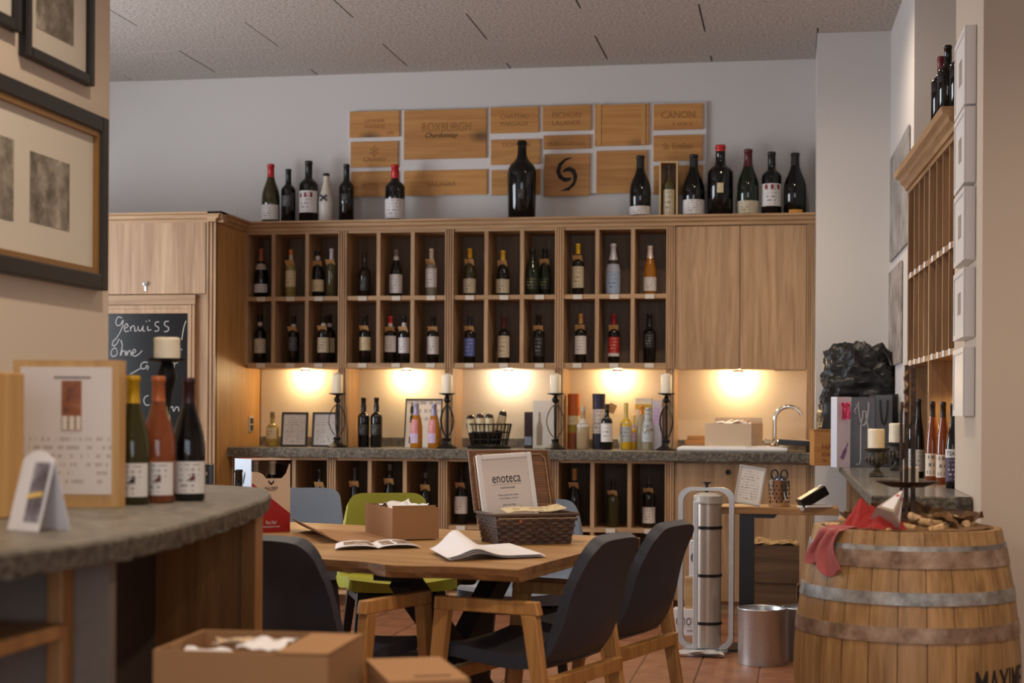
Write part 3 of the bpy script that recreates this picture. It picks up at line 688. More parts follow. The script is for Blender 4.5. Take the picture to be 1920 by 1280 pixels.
def pbottle(u, vtop, wpx, Y, zb, typ, glass, label, capc=None, capl=.2, labs=(), tagc=False, group=None, ring=None, **k):
    """bottle whose foot stands on zb at depth Y; label heights given as pixel rows"""
    p = P(u, vtop, y=Y); h = p.z - zb; s = FPX / fwd((p.x, Y, zb)); r = wpx / 2 / s
    vb = vtop + h * s
    ls = [((vb - l[1]) / (h * s), (vb - l[0]) / (h * s)) + tuple(l[2:]) for l in labs]
    rg = ((vb - ring[1]) / (h * s), (vb - ring[0]) / (h * s), ring[2]) if ring else None
    return bottle(p.x, Y, zb, h, r, typ, glass, label, capc, capl, ls, tagc, group, rg, **k)

# ---- big bottles on the cornice
ZC = Z_TOP + .062; g = 'large bottles on top of the shelves'
T = [
 (508, 308, 34, 'burg', 'olive', 'olive green bottle with red capsule and white label, leftmost on the cornice', (176, 34, 38), .22, [(385, 413, 'white')]),
 (541, 317, 27, 'bord', 'black', 'slim black bottle with dark label between the olive bottle and the magnum', (20, 18, 18), .25, [(368, 388, 'grey', 80)]),
 (579, 302, 35, 'bord', 'black', 'black magnum with three red marks on its label beside the white sparkling bottle', (22, 20, 20), .2, [(359, 400, 'white', 170)]),
 (612, 325, 28, 'champ', 'white', 'white sparkling wine bottle with black bow on the cornice', (20, 18, 18), .06, []),
 (650, 308, 28, 'bord', 'black', 'plain black bottle standing just left of the crate panels', (22, 20, 20), .25, [(365, 378, 'ghost', 60)]),
 (741, 309, 37, 'bord', 'black', 'black bottle with red capsule standing in front of the crate panels', (186, 34, 36), .24, [(374, 411, 'white', 165)]),
 (979, 264, 55, 'giant', 'black', 'giant black bottle in the middle of the cornice', None, 0, [(358, 376, 'ghost', 30)]),
 (1201, 292, 40, 'burg', 'black', 'black bottle with low white label left of the boxed bottle', (20, 18, 18), .2, [(388, 404, 'white', 160)]),
 (1301, 290, 41, 'burg', 'black', 'black bottle with broad white label right of the boxed bottle', (22, 18, 18), .2, [(376, 403, 'white', 165)]),
 (1351, 272, 48, 'bord', 'black', 'broad black bottle with red wax cap on the cornice', (190, 40, 34), .09, [(346, 364, 'cream', 28)]),
 (1403, 280, 40, 'burg', 'green', 'dark green bottle with wine-red capsule and beige label on the cornice', (84, 26, 30), .26, [(378, 402, 'ecru', 165)]),
 (1447, 285, 37, 'bord', 'black', 'black magnum with three red marks on its label near the pillar', (22, 20, 20), .22, [(346, 388, 'white', 170)]),
 (1491, 287, 42, 'burg', 'black', 'black bottle with small orange label, rightmost on the cornice', (20, 18, 18), .2, []),
]
for a in T:
    o = pbottle(a[0], a[1], a[2], 10.02, ZC, a[3], a[4], a[5], a[6], a[7], a[8], group=g, name='magnum_bottle' if a[2] > 33 else 'wine_bottle')
    h = P(a[0], a[1], y=10.02).z - ZC; r = a[2] / 2 / 293
    if 'three red marks' in a[5]:
        for k in (-1, 0, 1):
            an = -math.pi / 2 + k * .62; lb = [c for c in o.children if c.name.startswith('label')][0]
            M = Matrix.Translation(((r + .0016) * math.cos(an), (r + .0016) * math.sin(an), h * .44 if 0 else (.445 * h))) @ Matrix.Rotation(an + math.pi / 2, 4, 'Z') @ FACE
            m = MB(); m.prism([(.009 * math.cos(q * .7), .017 * math.sin(q * .7)) for q in range(9)], -.0004, .0004, M); ob('red_mark', m, cap((130, 30, 40), .7), lb, local=True)
    if 'black bow' in a[5]:
        ob('bow', B(((-.03, -.006, -.006), (.03, 0, .006), Matrix.Translation((0, -r * .95, h * .50)) @ Matrix.Rotation(R(38), 4, 'Y')), ((-.03, -.006, -.006), (.03, 0, .006), Matrix.Translation((0, -r * .95, h * .50)) @ Matrix.Rotation(R(-38), 4, 'Y'))), BLACKPL, o, local=True)
        ob('foil', MB().lathe([(rad_at(PROF['champ'], q) * r + .001, q * h) for q in (.6, .7, .8, .9, .93)], 24, capends=False), cap((216, 206, 190)), o, True, True)
    if 'small orange label' in a[5]:
        ob('label', MB().lathe([(r + .001, .02 * h), (r + .001, .09 * h)], 12, -2.2, -1.0), cap((214, 150, 60), .6), o, True, True)
# bottle in an open wooden box
q0, q1 = P(1236, 405, y=9.98), P(1271, 302, y=9.98); wx = (q1.x - q0.x) / 2; cx = (q0.x + q1.x) / 2; hz = q1.z - ZC
t = thing('bottle_box', 'narrow open wooden box holding a bottle on the cornice', 'box', (cx, 10.02, ZC))
PINE = wood('pale_pine', (216, 184, 134), (194, 158, 104), 'Z', .8)
ob('frame', B(((-wx, -.05, 0), (-wx + .009, .05, hz)), ((wx - .009, -.05, 0), (wx, .05, hz)), ((-wx + .009, -.05, 0), (wx - .009, .05, .009)), ((-wx + .009, -.05, hz - .009), (wx - .009, .05, hz))), PINE, t, local=True)
ob('back', B(((-wx + .009, .042, .009), (wx - .009, .05, hz - .009))), CRATE_DARK, t, local=True)
bottle(cx, 10.012, ZC + .0095, hz - .03, .036, 'bord', 'smoke', 'old bottle with a cream label inside the narrow wooden box', (70, 58, 48), .2, [(.02, .52, 'ecru', 160)])

# ---- bottles in the shelf compartments
Z1, Z2 = Z_MID + .0145, Z_BOT + .0145; g = 'bottles in the wall shelf'
dk = (20, 17, 17)
ROW1 = [
 (490, 466, 26, 'champ', 'black', 'black sparkling bottle with copper capsule in the upper row beside the tall cabinet', (150, 84, 58), .26, [(533, 549, 'white', 150)], 0, (495, 506, (190, 176, 160))),
 (546, 468, 20, 'bord', 'straw', 'straw coloured bottle with orange capsule and cream label in the upper row', (208, 120, 40), .12, [(508, 538, 'cream', 165)], 1, (478, 488, (206, 186, 150))),
 (596, 470, 25, 'burg', 'black', 'black bottle with cream label sharing an upper compartment with a smoky bottle', (48, 42, 40), .2, [(525, 547, 'cream', 150)], 1, (480, 488, (205, 200, 195))),
 (622, 466, 20, 'bord', 'smoke', 'smoky bottle with white capsule in the upper row', (206, 198, 204), .24, [], 1, None),
 (684, 473, 24, 'squat', 'brown', 'unlabelled dark brown bottle in the upper row', None, 0, [(525, 545, 'ghost', 90)], 0, None),
 (743, 468, 25, 'burg', 'black', 'dark bottle with large white label and grey capsule in the upper row', (128, 118, 112), .2, [(515, 550, 'white', 165)], 0, (481, 488, (208, 200, 198))),
 (809, 466, 22, 'bord', 'pale', 'clear bottle with white capsule and white label in the upper row', (222, 208, 188), .22, [(504, 539, 'white', 165)], 1, None),
 (881, 466, 24, 'burg', 'olive', 'olive bottle with bright yellow capsule in the upper row', (226, 168, 24), .2, [(523, 550, 'ecru', 155)], 1, None),
 (943, 470, 25, 'burg', 'black', 'black bottle with pale yellow capsule in the upper row', (224, 182, 60), .25, [(524, 550, 'ecru', 165)], 1, None),
 (998, 468, 27, 'champ', 'green', 'dark green sparkling bottle, left one of the pair with green print', (24, 24, 20), .25, [(521, 543, 'greenprint', 150)], 0, None),
 (1022, 466, 24, 'champ', 'green', 'dark green sparkling bottle with tag, right one of the pair with green print', (24, 22, 20), .25, [(521, 543, 'greenprint', 150)], 1, None),
 (1084, 457, 22, 'bord', 'dark', 'dark slim bottle with yellow capsule and tall white label in the upper row', (228, 182, 40), .2, [(500, 540, 'ecru', 165)], 1, None),
 (1150, 457, 27, 'champ', 'silver', 'silver patterned sparkling bottle in the upper row', (190, 192, 200), .32, [(512, 550, 'bluegrey', 150), (495, 510, 'pattern', 170)], 0, (488, 496, (40, 30, 28))),
 (1219, 461, 24, 'flute', 'amber', 'amber bottle with white capsule in the upper row beside the wall cabinet', (216, 200, 196), .25, [(520, 546, 'white', 165)], 0, None),
]
ROW2 = [
 (488, 590, 22, 'bord', 'black', 'black bottle with cream label in the lower row beside the tall cabinet', dk, .22, [(635, 662, 'ecru', 165)], 0, (604, 611, (190, 180, 170))),
 (551, 592, 21, 'bord', 'black', 'black bottle with dark label and white neck ring in the lower row', dk, .2, [(632, 658, 'grey', 120)], 1, (608, 614, (214, 206, 198))),
 (607, 590, 23, 'bord', 'black', 'front one of two black bottles huddled in the lower row, with cream label', dk, .22, [(633, 661, 'ecru', 160)], 1, (606, 613, (206, 196, 190))),
 (618, 590, 22, 'bord', 'black', 'rear one of two black bottles huddled in the lower row', dk, .22, [(634, 661, 'cream', 160)], 0, (606, 613, (206, 196, 190))),
 (685, 590, 22, 'bord', 'black', 'black bottle with torn-edged cream label in the lower row', dk, .22, [(632, 657, 'cream', 165)], 1, None),
 (732, 593, 22, 'bord', 'black', 'dark bottle with bright red capsule in the lower row', (204, 48, 56), .17, [(630, 660, 'white', 165)], 1, (606, 613, (220, 210, 205))),
 (758, 592, 21, 'bord', 'black', 'dark bottle right beside the one with bright red capsule in the lower row', dk, .18, [(633, 662, 'white', 165)], 1, (605, 612, (216, 206, 200))),
 (812, 592, 22, 'bord', 'black', 'dark bottle with plain white label below the clear white-capped bottle', dk, .24, [(631, 664, 'white', 165)], 1, None),
 (881, 591, 21, 'bord', 'black', 'dark bottle with blue picture label in the lower row', (44, 46, 62), .24, [(634, 668, 'blue', 150)], 1, None),
 (945, 592, 22, 'bord', 'black', 'dark bottle with wine-red capsule and tall cream label in the lower row', (84, 28, 32), .24, [(630, 670, 'ecru', 165)], 0, None),
 (1010, 590, 22, 'bord', 'black', 'dark bottle with faint grey print in the lower row', dk, .24, [(632, 668, 'ghost', 130)], 1, None),
 (1089, 588, 22, 'bord', 'black', 'dark bottle with tan capsule and white label in the lower row', (184, 134, 76), .2, [(630, 664, 'white', 165)], 1, None),
 (1151, 589, 21, 'bord', 'black', 'dark bottle with red capsule and red label in the lower row', (150, 28, 36), .26, [(632, 662, 'red', 165), (662, 668, 'white', 165)], 1, None),
 (1218, 588, 24, 'port', 'black', 'black port bottle with white print in the lower row beside the wall cabinet', (16, 15, 15), .22, [(626, 652, 'ghost', 130)], 0, None),
]
for zb, rows in ((Z1, ROW1), (Z2, ROW2)):
    for a in rows:
        yy = 9.955 if 'left one of the pair' in a[5] else (10.03 if 'right one of the pair' in a[5] else 9.99)
        if 'rear one' in a[5]: yy = 10.075
        if 'rear one' not in a[5] and 'huddled' in a[5]: yy = 9.965
        pbottle(a[0], a[1], a[2], yy, zb, a[3], a[4], a[5], a[6], a[7], a[8], bool(a[9]), g, a[10])
# ---- bottles in the base shelf
g = 'bottles in the base shelf'; ZS = ZSH + .0135
for a in [
 (600, 880, 20, 'burg', 'black', 'black bottle with kraft tag in the base compartment behind the left blue-grey chair', dk, .2, [], 1, None),
 (665, 877, 17, 'flute', 'dark', 'slim dark bottle with small white label in the base compartment left of the green chair', (64, 60, 58), .2, [(950, 972, 'white', 165)], 1, None),
 (731, 870, 21, 'burg', 'black', 'black bottle with kraft tag in the base compartment just above the green chair', (90, 86, 84), .1, [], 1, None),
 (798, 886, 20, 'burg', 'black', 'black bottle with slanted kraft tag in the base compartment right of the green chair', (90, 84, 80), .1, [], 1, None),
 (865, 880, 25, 'burg', 'black', 'black bottle with broad white label in the base compartment left of the wicker hamper', dk, .25, [(930, 962, 'white', 165)], 1, None),
 (1077, 878, 25, 'burg', 'black', 'black bottle with cork coloured capsule in the base compartment right of the wicker hamper', (176, 124, 74), .2, [], 1, None),
 (1150, 899, 24, 'bord', 'olive', 'olive bottle with kraft tag in the base compartment left of the slim labelled bottle', (40, 36, 30), .2, [], 1, None),
 (1217, 892, 24, 'bord', 'black', 'black bottle with white label in the base compartment beside the closed base cabinet', (70, 66, 64), .15, [(950, 980, 'white', 165)], 1, None)]:
    pbottle(a[0], a[1], a[2], 9.74, ZS, a[3], a[4], a[5], a[6], a[7], a[8], bool(a[9]), g, a[10])

# ================================================================== THINGS ON THE BACK WORKTOP
ZW = Z_WT + .001
pbottle(511, 772, 24, 9.95, ZW, 'squat', 'straw', 'small straw coloured liqueur bottle beside the framed certificates', (132, 104, 70), .15, [(795, 822, 'cream', 120)], name='liqueur_bottle')
def easel_frame(u0, u1, vt, vb, Y, label, framemat, paper, lean=8, bw=.012, name='document_frame'):
    a, b = P(u0, vb, y=Y), P(u1, vt, y=Y); wd = b.x - a.x; h = (b.z - ZW)
    t = thing(name, label, 'picture frame', ((a.x + b.x) / 2, Y, ZW)); t.rotation_euler = (R(-lean), 0, R(rnd(-3, 3)))
    fr = B(((-wd / 2, 0, 0), (-wd / 2 + bw, .014, h)), ((wd / 2 - bw, 0, 0), (wd / 2, .014, h)), ((-wd / 2 + bw, 0, 0), (wd / 2 - bw, .014, bw)), ((-wd / 2 + bw, 0, h - bw), (wd / 2 - bw, .014, h)))
    ob('frame', fr, framemat, t, local=True); ob('sheet', B(((-wd / 2 + bw, .006, bw), (wd / 2 - bw, .012, h - bw))), paper, t, local=True)
    return t
DOC = printed('document_sheet', (214, 208, 204), (110, 104, 104), 13, .1, .9, .1, .9, .8, 30)
easel_frame(526, 575, 772, 832, 9.9, 'black framed document on the worktop right of the small liqueur bottle', FRAMEBLK, DOC)
easel_frame(583, 634, 772, 833, 9.9, 'black framed document on the worktop behind the leftmost candle holder', FRAMEBLK, DOC)
def candle_holder(u, label, rot=0, thin=False):
    Y = 9.80; p = P(u, 838, y=Y); x = p.x
    t = thing('candle_holder', label, 'candle holder', (x, Y, ZW), rot, 'wrought iron candle holders on the worktop')
    zp = P(u, 737, y=Y).z - ZW
    ob('foot', MB().lathe([(.062, 0), (.064, .006), (.05, .014), (.028, .028), (.02, .045), (.026, .06), (.012, .07)], 20), BLACKMETAL, t, True, True)
    ob('stem', MB().lathe([(.008, .06), (.007, zp * .45), (.011, zp - .075), (.006, zp - .062)], 12), BLACKMETAL, t, True, True)
    ob('ball', MB().lathe([(.004, zp - .064), (.018, zp - .055), (.023, zp - .04), (.018, zp - .025), (.006, zp - .014)], 16), BLACKMETAL, t, True, True)
    for k in range(4):
        a = k * math.pi / 2 + .5; pts = []
        for i in range(13):
            s = i / 12; rr = .012 + .042 * math.sin(math.pi * s) ** .8 * (1 if s < .5 else 1.0); zz = .075 + (zp - .15) * s
            pts.append((rr * math.cos(a), rr * math.sin(a), zz))
        ob('scroll', MB().tube(pts, .0032, 6), BLACKMETAL, t, True, True)
    ob('dish', MB().lathe([(.006, zp - .016), (.03, zp - .01), (.052, zp - .004), (.054, zp), (.03, zp - .003), (.0, zp - .003)], 24, capends=False), BLACKMETAL, t, True, True)
    zt = P(u, 698, y=Y).z - ZW
    c = thing('pillar_candle', 'white pillar candle on the ' + label.split('candle holder ')[1].join(('candle holder ', '')), 'candle', (x, Y, ZW + zp - .0025), 0, 'pillar candles on the worktop')
    hc = zt - zp
    ob('wax', MB().lathe([(.032, 0), (.033, .004), (.033, hc - .02), (.03, hc - .012), (.012, hc - .002), (.0, hc - .003)], 24, capends=False), CANDLE, c, True, True)
    ob('wick', MB().tube([(0, 0, hc - .004), (0, 0, hc + .006), (.003, 0, hc + .011)], .0012, 5), INK, c, True, True)
candle_holder(632, 'black wrought iron candle holder in front of the framed documents')
candle_holder(838, 'black wrought iron candle holder between the rose bottles and wire basket', .6)
candle_holder(1041, 'black wrought iron candle holder in front of the white carton', 1.1)
candle_holder(1249, 'black wrought iron candle holder left of the sink', .3)
pbottle(682, 745, 22, 9.95, ZW, 'port', 'black', 'black port bottle with white print on the worktop, left one of two', (16, 15, 15), .2, [(795, 815, 'ghost', 130)], group='port bottles on the worktop')
pbottle(706, 745, 22, 9.95, ZW, 'port', 'black', 'black port bottle with white print on the worktop, right one of two', (16, 15, 15), .2, [(795, 815, 'ghost', 130)], group='port bottles on the worktop')
# poster card with bottle drawings behind the rose bottles
a, b = P(758, 835, y=10.08), P(828, 746, y=10.08); wd = b.x - a.x; h = b.z - ZW
t = thing('poster_card', 'framed white sign with small bottle drawings behind the two rose bottles', 'sign', ((a.x + b.x) / 2, 10.06, ZW)); t.rotation_euler.x = R(-10)
ob('card', B(((-wd / 2, 0, 0), (wd / 2, .006, h))), printed('sign_print', (218, 212, 200), (150, 146, 140), 6, .2, .95, .35, .95, .9, 14), t, local=True)
ob('edge', B(((-wd / 2, -.003, h - .012), (wd / 2, 0, h)), ((-wd / 2, -.003, 0), (-wd / 2 + .008, 0, h - .012)), ((wd / 2 - .008, -.003, 0), (wd / 2, 0, h - .012))), FRAMEBLK, t, local=True)
for zz in (.08, .5, .7):
    s = .04; pl = [(-.25, 0), (.25, 0), (.25, .55), (.1, .75), (.1, 1), (-.1, 1), (-.1, .75), (-.25, .55)]
    ob('bottle_drawing', MB().prism([(q[0] * s, q[1] * s * 1.7) for q in pl], 0, .001, Matrix.Translation((-wd * .32, -.0012, h * zz)) @ FACE), INK, t, local=True)
for u, s in ((781, 'left'), (814, 'right')):
    pbottle(u, 755 if s == 'left' else 757, 23, 9.86, ZW, 'flute', 'amber', 'golden rose bottle with pink and lilac label, %s one of two on the worktop' % s, (160, 150, 176), .27, [(786, 812, 'rosepaper', 105), (812, 830, 'lilac', 105)], rot=-.45, group='golden rose bottles on the worktop')
# wire basket with small bottles
p = P(917, 836, y=9.9); t = thing('wire_basket', 'black wire basket full of small bottles on the worktop', 'basket', (p.x, 9.9, ZW))
def ringpts(rx, ry, z, n=28): return [(rx * math.cos(2 * math.pi * i / n), ry * math.sin(2 * math.pi * i / n), z) for i in range(n)]
zb = P(917, 795, y=9.9).z - ZW
ob('base', MB().lathe([(.0, 0), (.135, 0), (.14, .012), (.12, .02), (0, .02)], 28, capends=False), BLACKMETAL, t, True, True)
ob('rim', MB().tube(ringpts(.142, .1, zb), .005, 6, True), BLACKMETAL, t, True, True)
for f in (.3, .6): ob('hoop_wire', MB().tube(ringpts(.115 + .027 * f, .08 + .02 * f, zb * f + .01), .0042, 5, True), BLACKMETAL, t, True, True)
for i in range(30):
    a = 2 * math.pi * i / 30; ob('upright_wire', MB().tube([(.112 * math.cos(a), .078 * math.sin(a), .012), (.142 * math.cos(a), .1 * math.sin(a), zb)], .0036, 5), BLACKMETAL, t, True, True)
for k, (u, vt, tl) in enumerate(((886, 777, -.14), (903, 775, -.08), (919, 775, -.02), (938, 768, .22))):
    q = P(u + (2 - k) * 0, vt, y=9.9 + (.03 if k == 3 else -.02)); 
    bottle(q.x - .11 * math.sin(tl), 9.9 + (.03 if k == 3 else -.03), ZW + .026, q.z - ZW - .026, .027, 'stub', 'brown', 'small brown bottle with white neck label in the wire basket, %s from the left' % ['first', 'second', 'third', 'fourth'][k], None, 0, [(.42, .86, 'cream', 130)], group='small bottles in the wire basket', name='small_bottle', tilt=(.05, tl, 0))
# cartons, tubes and liqueur bottles
def carton(u0, u1, vt, Y, depth, mat, label, name='gift_box', rz=0, zb=None, cat='box', inset=None):
    zb = ZW if zb is None else zb; a, b = P(u0, 800, y=Y), P(u1, vt, y=Y); wd = b.x - a.x; h = P((u0 + u1) / 2, vt, y=Y).z - zb
    t = thing(name, label, cat, ((a.x + b.x) / 2, Y + depth / 2, zb), rz)
    ob('body', B(((-wd / 2, -depth / 2, 0), (wd / 2, depth / 2, h))), mat, t, local=True, bevel=.002)
    return t, wd, h, depth
t, wd, h, dp = carton(983, 998, 772, 10.02, .05, flat('dark_maroon_card', (52, 30, 32), .5), 'narrow dark maroon gift box left of the white carton')
ob('lower_label', B(((-wd / 2 + .002, -dp / 2 - .001, .02), (wd / 2 - .002, -dp / 2, h * .32))), lab('bluegrey'), t, local=True)
t, wd, h, dp = carton(999, 1041, 750, 9.98, .1, flat('white_carton', (214, 204, 190), .6, var=.01), 'white wine carton with printed bottle behind the candle holder', name='wine_carton')
ob('bottle_print', MB().prism([(q[0], q[1]) for q in [(-.018, 0), (.018, 0), (.018, .12), (.007, .16), (.007, .21), (-.007, .21), (-.007, .16), (-.018, .12)]], 0, .001, Matrix.Translation((-wd * .2, -dp / 2, .02)) @ FACE), flat('grey_print', (150, 132, 112), .7), t, local=True)
def tube_box(u, wpx, vt, Y, bands, label):
    p = P(u, vt, y=Y); h = p.z - ZW; r = wpx / 2 / (FPX / fwd((p.x, Y, ZW)))
    t = thing('gift_tube', label, 'gift tube', (p.x, Y, ZW))
    for z0, z1, c, nm in bands: ob(nm, MB().lathe([(r + (.0006 if nm != 'tube' else 0), z0 * h), (r + (.0006 if nm != 'tube' else 0), z1 * h)], 24, capends=nm == 'tube'), c, t, True, True)
    ob('lid', MB().lathe([(r + .0015, h * .93), (r + .0015, h), (0, h + .001)], 24, capends=False), bands[0][2], t, True, True)
ORANGE = flat('orange_card', (176, 84, 28), .5, var=.05); NAVY = flat('navy_card', (38, 36, 62), .45, var=.1, bscale=50)
tube_box(1076, 23, 738, 10.0, [(0, 1, ORANGE, 'tube'), (.44, .6, lab('cream'), 'label'), (.3, .44, flat('olive_band', (150, 128, 40), .6), 'band'), (.0, .28, flat('rust_pattern', (140, 72, 40), .6, var=.3, bscale=90), 'pattern_band')], 'orange gift tube with a cream label on the worktop')
tube_box(1123, 24, 738, 10.0, [(0, 1, NAVY, 'tube'), (.28, .72, lab('white'), 'label')], 'navy blue gift tube with a white label on the worktop')
pbottle(1093, 762, 24, 9.92, ZW, 'squat', 'pale', 'clear spirit bottle with white label in front of the orange tube', (190, 180, 160), .1, [(785, 800, 'white', 150)], name='liqueur_bottle')
o = pbottle(1138, 757, 22, 9.9, ZW, 'bord', 'black', 'dark bottle with tall white label in front of the navy tube', (70, 56, 40), .14, [(783, 828, 'white', 165)])
ob('hang_tag', B(((-.004, -.03, -.03), (.045, -.028, .03), Matrix.Translation((.01, .05, .265)) @ Matrix.Rotation(R(25), 4, 'Y'))), TAG, o, local=True)
pbottle(1174, 755, 22, 9.95, ZW, 'squat', 'limon', 'yellow lemon liqueur bottle with grey label', (196, 172, 90), .36, [(793, 828, 'silver', 150)], name='liqueur_bottle')
pbottle(1188, 778, 16, 10.03, ZW, 'squat', 'limon', 'smaller yellow liqueur bottle just behind the lemon liqueur', (214, 196, 110), .3, [(795, 828, 'lilac', 150)], name='liqueur_bottle')
pbottle(1203, 760, 20, 9.985, ZW, 'flute', 'pale', 'clear slender bottle with orange top in front of the white cartons', (212, 140, 50), .2, [], name='liqueur_bottle')
t, wd, h, dp = carton(1191, 1222, 746, 10.03, .09, flat('ivory_carton', (224, 214, 190), .6, var=.01), 'ivory wine carton with yellow band on the worktop', name='wine_carton')
ob('band', B(((-wd / 2 - .001, -dp / 2 - .001, h * .78), (wd / 2 + .001, -dp / 2, h * .88))), flat('yellow_band', (206, 170, 60), .6), t, local=True)
t, wd, h, dp = carton(1224, 1243, 750, 10.0, .1, flat('lilac_carton', (186, 176, 182), .6, var=.02), 'pale lilac carton next to the ivory carton', name='wine_carton', rz=-.1)
ob('print', B(((-wd / 2 + .006, -dp / 2 - .001, h * .5), (wd / 2 - .006, -dp / 2, h * .85))), lab('lilac'), t, local=True)
pbottle(1215, 764, 22, 9.87, ZW, 'flute', 'pale', 'clear bottle with grey-blue label beside the slender orange-topped bottle', (180, 184, 190), .12, [(770, 828, 'silver', 140)], name='liqueur_bottle')
p = P(1163, 838, y=9.84); t = thing('liqueur_glass', 'tiny stemmed glass beside the lemon liqueur', 'glass', (p.x, 9.84, ZW))
ob('bowl', MB().lathe([(.003, .03), (.013, .042), (.015, .06), (.011, .09)], 20, capends=False), G('pale'), t, True, True)
ob('foot', MB().lathe([(.017, 0), (.016, .002), (.003, .006), (.0025, .03)], 20), G('pale'), t, True, True)
# sink, tap, box, slab
a, b = P(1270, 846, y=9.68), P(1478, 846, y=9.68)
t = thing('sink', 'white inset sink with draining tray on the worktop', 'sink', ((a.x + b.x) / 2, 9.85, ZW)); wd = (b.x - a.x) / 2
ob('tray', B(((-wd, -.2, 0), (wd, .24, .026))), WHITEPLASTIC, t, local=True, bevel=.012)
ob('rim', B(((-wd + .03, -.17, .026), (wd - .03, -.15, .031)), ((-wd + .03, .19, .026), (wd - .03, .21, .031))), WHITEPLASTIC, t, local=True)
p = P(1452, 838, y=10.0); t = thing('tap', 'chrome swan-neck tap behind the cardboard box', 'tap', (p.x, 10.0, ZW + .0265))
hz = P(1480, 762, y=10.0).z - ZW - .0265
ob('body', MB().lathe([(.03, 0), (.028, .012), (.018, .02), (.018, .05), (.012, .06)], 20), CHROME, t, True, True)
rr = .085; pts = [(0, 0, .05), (0, 0, hz - rr - .02)] + [(rr - rr * math.cos(q * math.pi * .88 / 12), 0, hz - rr + rr * math.sin(q * math.pi * .88 / 12)) for q in range(13)]
ob('spout', MB().tube(pts, .013, 12), CHROME, t, True, True)
for s in (-1, 1): ob('handle', MB().tube([(s * .012, 0, .03), (s * .05, 0, .032), (s * .06, 0, .034)], [.01, .012, .018], 12), CHROME, t, True, True)
def open_box(t, w, d, h, mat, th=.004, flap=None):
    m = B(((-w / 2, -d / 2, 0), (w / 2, d / 2, th))); ob('bottom', m, mat, t, local=True)
    for nm, a_, b_ in (('front', (-w / 2, -d / 2, th), (w / 2, -d / 2 + th, h)), ('back', (-w / 2, d / 2 - th, th), (w / 2, d / 2, h)), ('side', (-w / 2, -d / 2 + th, th), (-w / 2 + th, d / 2 - th, h)), ('side', (w / 2 - th, -d / 2 + th, th), (w / 2, d / 2 - th, h))):
        ob(nm, B((a_, b_)), mat, t, local=True)
def crumple(cx, cy, cz, w, d, h, seed, n=10):
    def f(a, b):
        x = (a - .5) * w; y = (b - .5) * d
        return (cx + x + .012 * noise.noise((a * 5, b * 5, seed)), cy + y + .012 * noise.noise((a * 5, b * 5, seed + 9)), cz + h * (.5 + noise.noise((a * 3.3, b * 3.3, seed + 3))))
    return MB().sheet(f, n, n, .0012)
# the open cardboard box on the sink
q = P(1368, 838, y=9.68); t = thing('cardboard_box', 'open grey cardboard box of paper and corkscrews on the sink', 'box', (q.x + .02, 9.83, ZW + .0325), R(-14))
open_box(t, .29, .26, .135, CARD_LIGHT)
ob('flap', B(((-.16, 0, 0), (.14, .003, .035), Matrix.Translation((0, .13, .135)) @ Matrix.Rotation(R(-10), 4, 'X'))), CARD_LIGHT, t, local=True)
ob('crumpled_paper', crumple(0, -.02, .128, .2, .14, .022, 3), PAPER, t, True, True)
for k in range(4): ob('stick', MB().tube([(-.06 + k * .04, -.05, .13), (-.03 + k * .035, .07, .155)], .005, 6), PINE, t, True, True)
q = P(1302, 832, y=9.95)
tag(ob('wooden_block', B(((q.x - .06, 9.95, ZW + .0325), (q.x + .08, 10.03, ZW + .065)), ((q.x - .045, 9.955, ZW + .065), (q.x + .08, 10.01, ZW + .09))), CRATE, bevel=.003), 'two stacked small pine blocks behind the cardboard box', 'wooden block')
q0, q1 = P(1459, 848, y=9.66), P(1526, 848, y=9.66)
t = thing('serving_slate', 'black slate board with pale upper face lying over the sink end', 'board', ((q0.x + q1.x) / 2, 9.75, ZW + .0325)); wd = (q1.x - q0.x) / 2
t.location.x = min(t.location.x, .1185 - wd)
t.rotation_euler.y = R(3); t.location.z += .008
ob('board', B(((-wd, -.1, 0), (wd, .14, .03))), BLACKPL, t, local=True, bevel=.003); ob('paper', B(((-wd + .01, -.08, .03), (wd - .01, .12, .033))), CARD_LIGHT, t, local=True)

# ================================================================== TABLE AND CHAIRS
TZ = .74
A2, B2 = Vector((.02, 4.71)), Vector((.48, 5.96)); dirl = Vector((-.883, .468)); LEN = 1.95
C2 = B2 + dirl * LEN; D2 = A2 + dirl * LEN
def room2(q): return RC(q.x, q.y)
ctr = (A2 + B2 + C2 + D2) / 4; tc_ = room2(ctr)
ex = Vector(room2(A2)) - Vector(room2(D2)); trz = math.atan2(ex.y, ex.x)          # table x runs along its length, left to right
TM = Matrix.Translation((tc_[0], tc_[1], 0)) @ Matrix.Rotation(trz, 4, 'Z'); TMI = TM.inverted()
def tl(q): v = TMI @ Vector((*room2(q), 0)); return (v.x, v.y)
def tw(u, v, z=TZ):                      # pixel on the table top -> table coordinates
    p = P(u, v, z=z); q = TMI @ p; return q.x, q.y
table = thing('dining_table', 'oak slab dining table with a wavy natural front edge on dark crossed legs', 'table', (tc_[0], tc_[1], 0), trz)
a, b, c, d = tl(A2), tl(B2), tl(C2), tl(D2)
def wav(x, s, amp): return amp * (noise.noise((x * 3.1, s, 0)) + .5 * noise.noise((x * 8.0, s, 2)))
front = []
n = 46
for i in range(n + 1):
    f = i / n; x = d[0] + (a[0] - d[0]) * f; y = d[1] + (a[1] - d[1]) * f
    k = min(1, f * 8, (1 - f) * 8); front.append((x, y + wav(x, 1.7, .035) * k))
xw = tw(700, 1062)[0]
front = [(x, y - .05 * math.exp(-((x - xw - .02) / .13) ** 2)) for x, y in front]
back = [(b[0] + (c[0] - b[0]) * i / 20, b[1] + (c[1] - b[1]) * i / 20 + wav(i * .1, 5, .02) * min(1, i / 3)) for i in range(21)]
outl = front + back
